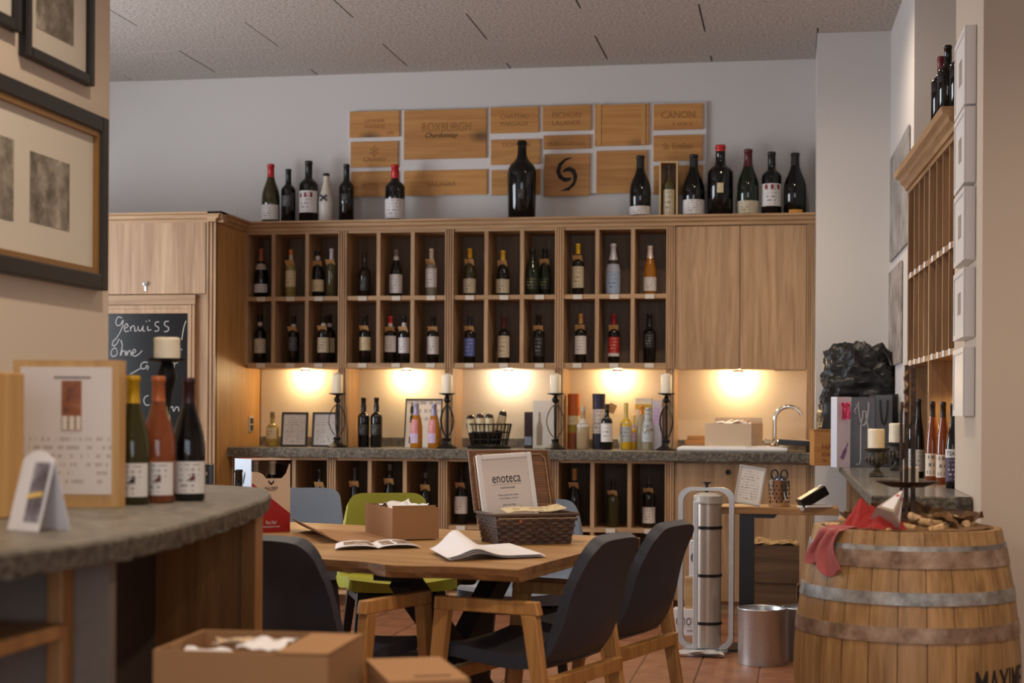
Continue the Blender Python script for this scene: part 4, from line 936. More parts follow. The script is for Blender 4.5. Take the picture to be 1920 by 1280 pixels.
top = MB(); nn = len(outl); TH = .038
ring = lambda z, off: [(x + (off * .5 * noise.noise((x * 14, y * 14, z * 40)) if off else 0), y + (abs(off) + off * noise.noise((x * 12, z * 60, 3))) * (1 if y < 0 else -1), z) for x, y in outl]
r0, r1, r2 = ring(TZ, 0), ring(TZ - TH * .55, .004), ring(TZ - TH, .012)
top.add(r0, [tuple(range(nn))]); ob('tabletop', top, TABLE, table, local=True)
ed = MB(); fs = []
for l in range(2):
    for k in range(nn): q = (k + 1) % nn; fs.append((l * nn + k, (l + 1) * nn + k, (l + 1) * nn + q, l * nn + q))
ed.add(r0 + r1 + r2, fs); ed.add(r2, [tuple(reversed(range(nn)))]); ob('bark_edge', ed, TABLE_EDGE, table, local=True)
for xx in (-.52, .48):
    lg = []
    for s in (-1, 1):
        ob('leg', MB().bar((xx, s * .42, 0.0), (xx, -s * .36, TZ - TH - .042), .075, .075, (1, 0, 0)), DARKLEG, table, local=True)
    ob('leg_head', B(((xx - .05, -.46, TZ - TH - .045), (xx + .05, .46, TZ - TH - .013))), DARKLEG, table, local=True)
ob('stretcher', B(((-.52, -.03, .28), (.48, .03, .36))), DARKLEG, table, local=True)

def shell(prof, wfun, t, cup, nu=14, nv=22, v0=0, v1=1):
    """upholstered shell: prof (y,z) polyline sampled smoothly, width function of s, cupped sides"""
    pr = [Vector(q) for q in prof]
    def samp(s):
        f = s * (len(pr) - 1); i = min(int(f), len(pr) - 2); u = f - i
        p0, p1, p2, p3 = pr[max(i - 1, 0)], pr[i], pr[i + 1], pr[min(i + 2, len(pr) - 1)]
        return .5 * ((2 * p1) + (p2 - p0) * u + (2 * p0 - 5 * p1 + 4 * p2 - p3) * u * u + (3 * p1 - p0 - 3 * p2 + p3) * u ** 3)
    def f(a_, b_):
        e = math.sin((a_ * 2 - 1) * math.pi / 2); te = min(1, max(0, (abs(e) - .70) / .30))
        s1 = 1 - .085 * (1 - math.sqrt(1 - te * te)) if v1 == 1 else v1
        s = v0 + (s1 - v0) * b_; q = samp(s); wv, cu = wfun(s), cup(s)
        dq = samp(min(1, s + .01)) - samp(max(0, s - .01)); dq.normalize(); nrm = Vector((dq.y, -dq.x))
        if s < .45: return (e * wv / 2, q.x, q.y + cu * e * e)
        return (e * wv / 2, q.x + cu * e * e, q.y - .014 * e ** 4 * max(0, (s - .8) / .2))
    return MB().sheet(f, nu, nv, t)
AP = [(.185, .452), (.15, .462), (.04, .447), (-.09, .437), (-.185, .46), (-.232, .545), (-.258, .66), (-.285, .75), (-.318, .826)]
def rounded_top(s, wid, k=.06):
    return wid
    e = (1 - s) / k
    return wid if e > 1 else wid - (1 - math.sqrt(max(0, 1 - (1 - e) ** 2))) * .10
def awid(s):
    wv = .45 if s < .45 else .45 - .12 * (s - .45) / .55
    if s < .06: wv -= .06 * (1 - s / .06) ** 2
    return rounded_top(s, wv, .07)
def armchair(label, xc, dd, fx, fy):
    X, Y = RC(xc, dd); ang = math.atan2(fy, fx) + YAW - math.pi / 2
    t = thing('armchair', label, 'chair', (X, Y, 0), ang, 'dark grey armchairs round the table')
    cu = lambda s: .012 if s < .5 else .03 * (1 - .95 * (s - .5) / .5)
    ob('seat', shell(AP, awid, .042, cu, 14, 14, 0, .5), FELT, t, True, True, ang=70)
    ob('backrest', shell(AP, awid, .036, cu, 28, 22, .5, 1), FELT, t, True, True, ang=70)
    for s in (-1, 1):
        x = s * .262
        ob('leg', MB().taper((x + s * .008, .205, 0), (x, .145, .60), .028, .034, .034, .05), CHAIRWOOD, t, local=True, bevel=.003)
        ob('leg', MB().taper((x + s * .008, -.255, 0), (x, -.155, .60), .028, .036, .034, .05), CHAIRWOOD, t, local=True, bevel=.003)
        ob('armrest', MB().add([(x - .017, -.19, .60), (x + .017, -.19, .60), (x + .017, .172, .60), (x - .017, .172, .60), (x - .017, -.18, .64), (x + .017, -.18, .64), (x + .017, .168, .64), (x - .017, .168, .64)],
           [(0, 3, 2, 1), (4, 5, 6, 7), (0, 1, 5, 4), (1, 2, 6, 5), (2, 3, 7, 6), (3, 0, 4, 7)]), CHAIRWOOD, t, local=True, bevel=.003)
    ob('rail', B(((-.248, -.23, .372), (.248, -.195, .415))), CHAIRWOOD, t, local=True, bevel=.003)
    ob('rail', B(((-.248, .14, .372), (.248, .175, .412))), CHAIRWOOD, t, local=True, bevel=.003)
    return t
armchair('dark grey upholstered armchair with oak arms at the near right corner of the table', .045, 5.07, -.88, .47)
armchair('dark grey upholstered armchair next to the silver roll dispenser', .285, 5.66, -.88, .47)
armchair('dark grey upholstered armchair on the near left side, its back towards the bar', -.577, 5.05, .5, .866)
SP = [(.23, .45), (.19, .465), (.05, .45), (-.1, .44), (-.19, .47), (-.235, .56), (-.255, .67), (-.27, .76), (-.285, .83)]
def swid(w0, w1):
    def f(s):
        wv = w0 if s < .5 else w0 - (w0 - w1) * (s - .5) / .5
        if s < .06: wv -= .06 * (1 - s / .06) ** 2
        return rounded_top(s, wv, .09)
    return f
def side_chair(label, xc, dd, fx, fy, mat, group=None, w0=.47, w1=.34):
    X, Y = RC(xc, dd); ang = math.atan2(fy, fx) + YAW - math.pi / 2
    t = thing('side_chair', label, 'chair', (X, Y, 0), ang, group)
    cu = lambda s: .015 if s < .5 else .035 * (1 - .95 * (s - .5) / .5)
    ob('seat', shell(SP, swid(w0, w1), .05, cu, 14, 14, 0, .5), mat, t, True, True, ang=70)
    ob('backrest', shell(SP, swid(w0, w1), .045, cu, 28, 22, .5, 1), mat, t, True, True, ang=70)
    for sx in (-1, 1):
        ob('leg', MB().taper((sx * .215, .21, 0), (sx * .17, .17, .43), .03, .03, .04, .04), DARKLEG, t, local=True)
        ob('leg', MB().taper((sx * .215, -.23, 0), (sx * .17, -.15, .43), .03, .03, .04, .04), DARKLEG, t, local=True)
    ob('seat_frame', B(((-.19, -.17, .39), (.19, .19, .42))), DARKLEG, t, local=True)
    return t
side_chair('olive green leather chair on the far side of the table', -.51, 7.05, .22, -.97, LEATHER_G)
side_chair('blue-grey leather chair behind the wine carton on the far side of the table', -1.01, 7.5, .1, -.99, LEATHER_B, w1=.40)
side_chair('blue-grey leather chair mostly hidden behind the wicker hamper', .055, 6.62, -.2, -.98, LEATHER_B)
side_chair('dark chair at the left end of the table, just showing beside the wine carton', -1.30, 6.30, .85, -.5, FELT, w1=.42)

# ------------------------------------------------------------------ things on the table
def tthing(name, label, cat, u, v, rz, z=TZ + .0005, **k):
    p = P(u, v, z=TZ); return thing(name, label, cat, (p.x, p.y, z), rz + YAW, **k)
# wicker hamper with open lid
pn_, pl_, pr_ = P(935, 1022, z=TZ), P(898, 1015, z=TZ), P(1071, 1019, z=TZ)
hrz = math.atan2(pr_.y - pn_.y, pr_.x - pn_.x); hl = (pr_ - pn_).length; hd = .20; hh = .105
u_ = Vector((math.cos(hrz), math.sin(hrz))); v_ = Vector((-math.sin(hrz), math.cos(hrz)))
cx, cy = Vector((pn_.x, pn_.y)) + u_ * hl / 2 + v_ * hd / 2
ham = thing('wicker_hamper', 'dark woven wicker hamper with its lid open on the table', 'basket', (cx, cy, TZ + .0005), hrz)
def ring_rect(w, dp, z, off, ph, nper=44, amp=.0035):
    pts = []; per = 2 * (w + dp)
    for i in range(nper * 2):
        s = per * i / (nper * 2)
        if s < w: p, nr = (-w / 2 + s, -dp / 2), (0, -1)
        elif s < w + dp: p, nr = (w / 2, -dp / 2 + s - w), (1, 0)
        elif s < 2 * w + dp: p, nr = (w / 2 - (s - w - dp), dp / 2), (0, 1)
        else: p, nr = (-w / 2, dp / 2 - (s - 2 * w - dp)), (-1, 0)
        k = amp * (1 if (i // 2 + ph) % 2 else -1) * (1 if i % 2 else .4)
        pts.append((p[0] + nr[0] * k, p[1] + nr[1] * k, z))
    return pts
wm = MB(); NR = 9
for r_ in range(NR):
    f = (r_ + .5) / NR; w_ = hl + (.305 - hl) * f + .0; d_ = hd + .035 * f; pts = ring_rect(w_, d_, hh * f, 0, r_); nP = len(pts); z = hh * f; hz_ = hh / NR * .44
    vs = []; fs = []
    for (x, y, zz) in pts:
        k = .93 if True else 1
        vs += [(x, y, zz - hz_), (x, y, zz + hz_), (x * .975, y * .965, zz + hz_), (x * .975, y * .965, zz - hz_)]
    for i in range(nP):
        j = (i + 1) % nP
        for q in range(4): fs.append((i * 4 + q, j * 4 + q, j * 4 + (q + 1) % 4, i * 4 + (q + 1) % 4))
    wm.add(vs, fs)
tag(ob('woven_strips', wm, WICKER, ham, local=True), kind='stuff')
mi = MB(); w0, d0, w1, d1 = hl - .012, hd - .012, .293, hd + .023
mi.add([(-w0 / 2, -d0 / 2, .004), (w0 / 2, -d0 / 2, .004), (w0 / 2, d0 / 2, .004), (-w0 / 2, d0 / 2, .004), (-w1 / 2, -d1 / 2, hh), (w1 / 2, -d1 / 2, hh), (w1 / 2, d1 / 2, hh), (-w1 / 2, d1 / 2, hh)], [(0, 1, 2, 3), (0, 4, 5, 1), (1, 5, 6, 2), (2, 6, 7, 3), (3, 7, 4, 0)])
ob('lining', mi, flat('hamper_lining', (58, 40, 30), .9), ham, local=True)
W2, D2_ = .309, hd + .039
def rect_tube(w, dp, z, r): return MB().tube([(-w / 2, -dp / 2, z), (0, -dp / 2, z), (w / 2, -dp / 2, z), (w / 2, 0, z), (w / 2, dp / 2, z), (0, dp / 2, z), (-w / 2, dp / 2, z), (-w / 2, 0, z)], r, 6, True)
ob('rim', rect_tube(W2, D2_, hh, .006), WICKER, ham, True, True)
ob('twine', MB().tube([(-W2 / 2 + .01, -D2_ / 2 - .006, hh - .012), (W2 / 2 - .01, -D2_ / 2 - .006, hh - .012)], .0014, 5), TWINE, ham, True, True)
for sx in (-1, 1):   # carrying ring on the front
    pass
ob('handle_ring', MB().tube([(.02 + .032 * math.cos(q * .449), -hd / 2 - .02, .055 + .032 * math.sin(q * .449)) for q in range(14)], .0035, 6, True), WICKER, ham, True, True)
ob('bead', MB().lathe([(0, 0), (.006, .002), (.006, .006), (0, .008)], 10), flat('copper_bead', (176, 92, 56), .4), ham, True, True).matrix_local = Matrix.Translation((-.06, -hd / 2 - .014, hh - .022)) @ Matrix.Rotation(R(90), 4, 'X')
LM = Matrix.Translation((0, D2_ / 2, hh + .004)) @ Matrix.Rotation(R(-23), 4, 'X')
lw, lh = .305, .228
lid = ob('lid', MB().sheet(lambda a_, b_: ((a_ - .5) * lw, .004 * math.sin(a_ * 80) * 0 + .0012 * math.sin(b_ * 140), b_ * lh), 10, 60, .008, LM), WICKER_LID, ham, True, True, ang=180)
ob('lid_rim', MB().tube([LM @ Vector(q) for q in ((-lw / 2, 0, 0), (-lw / 2, 0, lh / 2), (-lw / 2, 0, lh), (0, 0, lh), (lw / 2, 0, lh), (lw / 2, 0, lh / 2), (lw / 2, 0, 0))], .007, 6), WICKER_LID, lid, True, True)
ob('lid_stitching', MB().tube([LM @ Vector(q) for q in ((-lw / 2 + .014, -.007, 0), (-lw / 2 + .014, -.007, lh - .03), (-lw / 2 + .03, -.007, lh - .012), (lw / 2 - .03, -.007, lh - .012), (lw / 2 - .014, -.007, lh - .03), (lw / 2 - .014, -.007, .02), (lw / 2 - .03, -.007, .01))], .0013, 5), TWINE, lid, True, True)
# white framed sign standing in the hamper
q = P(953, 967, z=TZ + .1)
fx0 = Vector((q.x - cx, q.y - cy)); lx, ly = fx0.dot(u_), fx0.dot(v_)
sg = thing('framed_sign', 'white framed sign standing in the wicker hamper', 'sign', (cx + u_.x * (-.028) + v_.x * .045, cy + u_.y * (-.028) + v_.y * .045, TZ + .0065), hrz - R(2))
sg.rotation_euler = (R(-13), R(-3.5), hrz)
fw_, fh_, bw_ = .212, .318, .02
fr = MB()
for p0_, p1_ in (((-fw_ / 2, 0, 0), (-fw_ / 2 + bw_, .016, fh_)), ((fw_ / 2 - bw_, 0, 0), (fw_ / 2, .016, fh_)), ((-fw_ / 2 + bw_, 0, 0), (fw_ / 2 - bw_, .016, bw_)), ((-fw_ / 2 + bw_, 0, fh_ - bw_), (fw_ / 2 - bw_, .016, fh_))): fr.box(p0_, p1_)
ob('frame', fr, WHITEPLASTIC, sg, local=True, bevel=.005)
sh = ob('sheet', B(((-fw_ / 2 + bw_, .006, bw_), (fw_ / 2 - bw_, .012, fh_ - bw_))), flat('sign_sheet', (216, 202, 196), .5, var=.01), sg, local=True)
def on_sheet(s, z, w_, h_, mat=INK, **k): lettering(s, w_, h_, Matrix.Translation((0, .0055, z)) @ FACE, mat, sh, **k)
GREYINK = flat('grey_ink', (110, 100, 98), .8)
on_sheet('enoteca', .225, .108, .028, INK, spacing=1.02); ob('rule', B(((-.056, .0052, .2045), (.056, .006, .2053))), GREYINK, sh, local=True)
on_sheet('weinhandel', .193, .056, .009, GREYINK)
for z, s, w_ in ((.166, 'Wein macht das Leben', .076), (.153, 'nicht länger, Freund', .070), (.130, 'aber ein Glas', .05), (.117, 'an den Tisch bringen', .076), (.092, 'Öffnungszeiten täglich', .078), (.079, '10-18', .024)): on_sheet(s, z, w_, .0065, GREYINK)
tag(ob('brochure', MB().sheet(lambda a_, b_: (cx + u_.x * (-.09 + .22 * a_) + v_.x * (-.07 + .1 * b_), cy + u_.y * (-.09 + .22 * a_) + v_.y * (-.07 + .1 * b_), TZ + hh + .004 + .012 * a_ + .01 * b_ + .004 * math.sin(a_ * 7)), 10, 4, .003), lab('cream')), 'loose brochures sticking out of the wicker hamper', 'brochure')
# open cardboard box
p0, p1, p2 = P(740, 1015, z=TZ), P(824, 1012, z=TZ), P(684, 1000, z=TZ)
brz = math.atan2(p1.y - p0.y, p1.x - p0.x); bw = (p1 - p0).length; bd = .30; u2 = Vector((math.cos(brz), math.sin(brz))); v2 = Vector((-math.sin(brz), math.cos(brz)))
sd = Vector((p2.x - p0.x, p2.y - p0.y)); bd = min(.36, sd.length)
bx_ = thing('cardboard_box', 'small open cardboard box with papers on the table in front of the green chair', 'box', (p0.x + u2.x * bw / 2 + sd.x / 2, p0.y + u2.y * bw / 2 + sd.y / 2, TZ + .004), math.atan2(sd.y, sd.x) - math.pi / 2)
open_box(bx_, bw * math.cos(brz - (math.atan2(sd.y, sd.x) - math.pi / 2)), bd, .112, CARD, .004)
ob('corner_flap', B(((-bw / 2 + .002, -bd / 2 + .004, .112), (bw / 2 - .012, -bd / 2 + .007, .122))), CARD, bx_, local=True)
ob('papers', crumple(0, 0, .098, bw * .75, bd * .7, .03, 12), PAPER, bx_, True, True)
# the box's lid lying open on the table, its end curling up
q = [tw(740, 1016), tw(600, 1019), tw(545, 992), tw(690, 999)]
q = [TM @ Vector((x, y, 0)) for x, y in q]
def lidf(a_, b_):
    lo = q[0].lerp(q[1], a_); hi = q[3].lerp(q[2], a_); p = lo.lerp(hi, b_); return (p.x, p.y, TZ + .0045 + .04 * max(0, a_ - .72) ** 1.5 / .15)
tag(ob('cardboard_sheet', MB().sheet(lidf, 14, 3, .003), CARD), 'flat brown cardboard sheet curling up at its end beside the small box', 'cardboard')
# open brochure
qa = [TM @ Vector((*tw(u, v), 0)) for u, v in ((628, 1032), (790, 1028), (765, 1018), (630, 1022))]
PIC = blotch('brochure_photo', [(96, 70, 56), (150, 120, 98), (214, 204, 196)], 26, .35, 0, 4, lo=.38, hi=.62)
def brf(a_, b_):
    p = qa[0].lerp(qa[1], a_).lerp(qa[3].lerp(qa[2], a_), b_); return (p.x, p.y, TZ + .005 + .010 * abs(math.sin(a_ * math.pi * 2)) ** .6)
t = thing('open_brochure', 'open printed brochure lying flat on the table', 'brochure', (qa[0].x, qa[0].y, TZ))
ob('pages', MB().sheet(brf, 24, 3, .002), PAPER, t, True)
for a0, a1 in ((.1, .46), (.56, .7), (.74, .97)): ob('photo', MB().sheet(lambda a_, b_: tuple(Vector(brf(a0 + (a1 - a0) * a_, .15 + .7 * b_)) + Vector((0, 0, .0016))), 8, 2, 0), PIC, t, True)
# loose white sheets, folded over
def sheet_pts(lst): return [TM @ Vector((*tw(u, v), 0)) for u, v in lst]
qs = sheet_pts(((838, 1054), (1018, 1046), (955, 1025), (806, 1037)))
for k in range(3):
    def pf(a_, b_):
        p = qs[0].lerp(qs[1], a_).lerp(qs[3].lerp(qs[2], a_), b_)
        hmp = .045 * math.exp(-((a_ - .30) / .17) ** 2) * (.55 + .75 * b_) * (1 - .12 * k) + .002 + .0012 * k * 0
        return (p.x + .004 * k, p.y + .006 * k, TZ + .004 + hmp + (.0035 * (2 - k)))
    tag(ob('paper_sheet', MB().sheet(pf, 26, 8, .0008), PAPER, smooth=True), ['uppermost', 'middle', 'lowest'][k] + ' sheet of the curling white papers at the front of the table', 'paper', 'curling white papers on the table')
# wine carton with cut-out window
pa_, pb_, pc_ = P(471, 999, z=TZ), P(543, 996, z=TZ), P(443, 985, z=TZ)
crz = math.atan2(pb_.y - pa_.y, pb_.x - pa_.x); cw = (pb_ - pa_).length; cd = .15; ch = 138 / (FPX / fwd(pa_))
u3 = Vector((math.cos(crz), math.sin(crz))); v3 = Vector((-math.sin(crz), math.cos(crz)))
cc = Vector((pa_.x, pa_.y)) + u3 * cw / 2 + v3 * cd / 2
wc = thing('wine_carton', 'white and red wine carton with bottle necks showing through its torn window', 'carton', (cc.x, cc.y, TZ + .0005), crz)
WC = flat('carton_cream', (224, 200, 176), .5, var=.01); WR = flat('carton_red', (170, 34, 34), .5, var=.02); WB = flat('carton_daylit_side', (160, 172, 190), .4, var=.01)  # left side of the carton: cool window light put into its colour
hw_ = cw / 2
win = [(-hw_, .76), (-hw_ + .0, .99), (-.0, 1.0), (hw_, .985), (hw_, .93), (hw_ - .012, .82), (hw_ - .03, .74), (hw_ - .045, .715), (-.03, .72), (-.042, .78), (-.055, .8)]
m = MB(); M = Matrix.Translation((0, -cd / 2, 0)) @ FACE
m.prism([(-hw_, 0), (hw_, 0), (hw_, ch * .93), (hw_ - .004, ch * .93), (hw_ - .018, ch * .80), (hw_ - .036, ch * .735), (-.022, ch * .735), (-.034, ch * .79), (-.05, ch * .82), (-hw_, ch * .83)], 0, .003, M)
fr_ = ob('front', m, WC, wc, local=True)
m = MB().prism([(-hw_, 0), (hw_, 0), (hw_, ch * .25), (-hw_ + .0, ch * .68)], -.0015, -.0002, Matrix.Translation((0, -cd / 2 - .0035, 0)) @ FACE)
m.v = [(x, min(y, -cd / 2 - .0005) if 0 else y, z) for x, y, z in m.v]; ob('red_field', m, WR, fr_, local=True)
ob('top_strip', MB().prism([(-hw_, ch * .985), (hw_, ch * .985), (hw_, ch), (0, ch * 1.02), (-hw_, ch)], 0, .003, M), WC, wc, local=True)
ob('side', B(((-hw_, -cd / 2 + .003, 0), (-hw_ + .003, cd / 2, ch))), WB, wc, local=True)
ob('side', B(((hw_ - .003, -cd / 2 + .003, 0), (hw_, cd / 2, ch * .93))), flat('carton_maroon', (48, 24, 26), .5), wc, local=True)
ob('back', B(((-hw_ + .003, cd / 2 - .003, 0), (hw_ - .003, cd / 2, ch))), CARD, wc, local=True)
ob('top', B(((-hw_ + .003, -cd / 2 + .003, ch - .003), (hw_ - .003, cd / 2 - .003, ch))), flat('carton_rose', (186, 128, 120), .5), wc, local=True)
ob('chevron', MB().prism([(-.012, .012), (-.012, .004), (0, -.008), (.012, .004), (.012, .012), (0, 0)], 0, .001, Matrix.Translation((0, -cd / 2 - .004, ch * .67)) @ FACE), INK, fr_, local=True)
lettering('VILLA MARIA', .058, .0085, Matrix.Translation((0, -cd / 2 - .0045, ch * .605)) @ FACE, INK, fr_)
lettering('NEW ZEALAND', .035, .004, Matrix.Translation((0, -cd / 2 - .0045, ch * .575)) @ FACE, INK, fr_)
lettering('Pinot Noir', .048, .014, Matrix.Translation((0, -cd / 2 - .0055, ch * .135)) @ FACE, CHALK, fr_, shear=.3)
lettering('MARLBOROUGH', .072, .007, Matrix.Translation((0, -cd / 2 - .0055, ch * .075)) @ FACE, CHALK, fr_)
ob('chevron', MB().prism([(-.016, .03), (-.016, .015), (0, -.02), (.016, .015), (.016, .03), (0, 0)], 0, .001, Matrix.Translation((-hw_ - .0015, 0, ch * .72)) @ Matrix.Rotation(R(-90), 4, 'Z') @ FACE), flat('carton_blue_mark', (96, 110, 150), .5), wc, local=True)
for s in (-.035, .038):
    x, y = cc + u3 * s + v3 * (-.01)
    bottle(x, y, TZ + .0045, ch - .012, .034, 'burg', 'dark', 'dark bottle with ridged cream cap inside the wine carton, %s one' % ('left' if s < 0 else 'right'), (206, 190, 170), .2, group='bottles in the wine carton')
x, y = RC(-1.06 + .21, 6.2)

# ================================================================== RIGHT SIDE
# ---- barrel
BXc, BYc = .335, 4.95; BH = .868; RT, RB = .2735, .332
def brad(z): e = (z - BH / 2) / (BH / 2); return RT + (RB - RT) * (1 - abs(e) ** 1.8)
bar_ = thing('wine_barrel', 'old oak wine barrel with galvanised hoops standing on end', 'barrel', (BXc, BYc, 0))
NS = 25
for k in range(NS):
    a0 = 2 * math.pi * k / NS + .004 + .05; a1 = 2 * math.pi * (k + 1) / NS - .004 + .05; m = MB(); NZ = 12; vs = []
    for j in range(NZ + 1):
        z = BH * j / NZ; r = brad(z)
        for rr in (r, r - .022):
            for q in range(4):
                a = a0 + (a1 - a0) * q / 3; bul = .0015 * math.sin(math.pi * q / 3) if rr == r else 0
                vs.append(((rr + bul) * math.cos(a), (rr + bul) * math.sin(a), z))
    fs = []
    for j in range(NZ):
        o_ = j * 8; p_ = o_ + 8
        for q in range(3): fs += [(o_ + q, o_ + q + 1, p_ + q + 1, p_ + q), (o_ + 4 + q + 1, o_ + 4 + q, p_ + 4 + q, p_ + 4 + q + 1)]
        fs += [(o_ + 4, o_, p_, p_ + 4), (o_ + 3, o_ + 7, p_ + 7, p_ + 3)]
    t_ = NZ * 8
    for q in range(3): fs += [(t_ + q, t_ + q + 1, t_ + 5 + q, t_ + 4 + q), (q + 1, q, 4 + q, 5 + q)]
    m.add(vs, fs); ob('stave', m, STAVE, bar_, True, True, ang=50)
ob('head', MB().lathe([(0, BH - .045), (RT - .02, BH - .045), (RT - .02, BH - .065), (0, BH - .065)], 40, capends=False), STAVE, bar_, local=True)
def hoop(z0, z1, mat, lip=False):
    prof = [(brad(z0) + .0012, z0), (brad(z0) + .004, z0), (brad((z0 + z1) / 2) + .004, (z0 + z1) / 2), (brad(z1) + .004, z1), (brad(z1) + .0012, z1)]
    ob('hoop', MB().lathe(prof, 64, capends=False), mat, bar_, True, True, ang=50)
hoop(.767, .815, RUSTHOOP); hoop(.815, .829, ZINC); hoop(.664, .70, ZINC); hoop(.560, .603, RUSTHOOP)
hoop(BH - .70, BH - .664, ZINC); hoop(BH - .603, BH - .56, RUSTHOOP); hoop(.04, .10, RUSTHOOP)
# branded lettering bent round the belly
m = fit(text_mb('MAXIME', 1, bold=.012), .24, .075)
zc_ = P(1855, 1276, y=BYc - .2).z; an0 = R(-38)
mv = []
for x, y, z in m.v:
    zz = zc_ + y; rr = brad(zz) + .0022 + z; a = an0 + x / RB; mv.append((rr * math.cos(a), rr * math.sin(a), zz))
m.v = mv; ob('branded_lettering', m, INK, bar_, local=True)
# corks, leaves and cloths heaped on the barrel head
HT = BH - .022
tag(ob('leaf_bed', MB().sheet(lambda a_, b_: (BXc + (.02 + (RT - .045) * b_) * math.cos(a_ * 2 * math.pi), BYc + (.02 + (RT - .045) * b_) * math.sin(a_ * 2 * math.pi), HT + .014 + .022 * (1 - b_ * .6) + .012 * noise.noise((b_ * 4 * math.cos(a_ * 6.283) * 2, b_ * 4 * math.sin(a_ * 6.283) * 2, 4))), 40, 8, .004), LEAF, smooth=True, ang=20), 'bed of dry vine leaves and twigs on the barrel top', 'dry leaves', kind='stuff')
ck = MB().lathe([(.0105, 0), (.0115, .002), (.0115, .042), (.0105, .044)], 12).mesh('cork', smooth=True, ang=50); ck.materials.append(CORK)
random.seed(11); placed = []
tries = 0
while len(placed) < 34 and tries < 2000:
    tries += 1; a = rnd(-math.pi, math.pi); rr = math.sqrt(rnd(.05, 1)) * .228; x, y = rr * math.cos(a), rr * math.sin(a)
    if any((x - q[0]) ** 2 + (y - q[1]) ** 2 < .0017 for q in placed): continue
    if abs(x + .0) < .07 and abs(y) < .05: continue
    placed.append((x, y))
for x, y in placed:
    o = ob('cork', ck, None); rr = math.hypot(x, y); d_ = rnd(0, 6.28)
    o.rotation_euler = (R(90 + rnd(-18, 18)), 0, d_)
    o.location = (BXc + x - .022 * math.sin(d_), BYc + y + .022 * math.cos(d_), HT + .050 - .035 * (rr / .24) + rnd(0, .012))
    tag(o, 'used wine cork lying on the barrel top', 'cork', 'wine corks heaped on the barrel')
def leaf(x, y, z, s, rz, seed, label):
    def f(a_, b_):
        w_ = math.sin(math.pi * min(1, b_ * .98 + .02)) ** .7 * (1 + .25 * math.sin(b_ * 14)); e = a_ * 2 - 1
        return (e * w_ * s * .45, (b_ - .5) * s, s * (.22 * e * e * w_ + .25 * noise.noise((a_ * 2, b_ * 2, seed)) + .12 * b_))
    return tag(ob('vine_leaf', MB().sheet(f, 8, 10, .0012, Matrix.Translation((x, y, z)) @ Matrix.Rotation(rz, 4, 'Z') @ Matrix.Rotation(R(20), 4, 'X')), LEAF, smooth=True), label, 'leaf', 'dried vine leaves on the barrel')
for k, (dx, dy, s, dz, ds) in enumerate(((.06, .03, .10, .05, 'tallest dried vine leaf, curling up behind the corks on the barrel'), (.10, -.11, .09, .035, 'dried vine leaf near the front of the barrel top'), (-.01, -.12, .08, .035, 'dried vine leaf beside the foot of the candle stand'),
        (.16, -.03, .09, .035, 'dried vine leaf between corks at the right of the barrel top'), (.20, .05, .08, .03, 'reddish dried vine leaf at the right rim of the barrel'), (-.06, .06, .09, .045, 'dried vine leaf behind the red cloths on the barrel'), (.02, .1, .09, .045, 'dried vine leaf at the back of the barrel top'), (-.16, .05, .08, .035, 'dried vine leaf at the left back of the barrel top'))):
    leaf(BXc + dx, BYc + dy, HT + dz, s, k * 1.3, k * 3.7, ds)
def cloth_clump(dx, dy, sx, sy, h, seed, label, mat=REDCLOTH):
    def f(a_, b_):
        r_ = b_; an = a_ * 2 * math.pi; q = 1 + .28 * noise.noise((math.cos(an) * 1.6, math.sin(an) * 1.6, seed)) + .1 * math.sin(an * 7 + seed)
        x, y = r_ * sx * q * math.cos(an), r_ * sy * q * math.sin(an)
        return (BXc + dx + x, BYc + dy + y, HT + .022 + h * (1 - r_ ** 1.6) * (1 + .5 * noise.noise((x * 30, y * 30, seed))) + .006 * math.sin(an * 9) * r_)
    return tag(ob('red_cloth', MB().sheet(f, 40, 10, .0015), mat, smooth=True), label, 'cloth')
cloth_clump(-.13, -.10, .062, .05, .075, 2.0, 'crumpled bright red cloth, further back on the barrel top')
cloth_clump(-.075, -.185, .07, .04, .062, 6.0, 'crumpled bright red cloth at the front edge of the barrel top')
# dusty red cloth hanging over the rim
def hang(a_, b_):
    an = R(-158 + 26 * a_ + 5 * math.sin(b_ * 5 + a_ * 2)); s = b_
    if s < .3: r_ = RT - .09 + .1 * s / .3; z = BH - .005 + .012 * math.sin(s / .3 * 3.14)
    else: z = BH - (s - .3) / .7 * (.125 if a_ > .45 else .10) * (1 + .1 * math.sin(a_ * 11)); r_ = brad(max(z, 0)) + .012
    fold = .007 * math.sin(a_ * 13 + 1) * (0.4 + s)
    return (BXc + (r_ + fold) * math.cos(an), BYc + (r_ + fold) * math.sin(an), z)
tag(ob('hanging_cloth', MB().sheet(hang, 22, 18, .002), DUSTYRED, smooth=True, ang=80), 'dusty red cloth hanging over the left rim of the barrel', 'cloth')
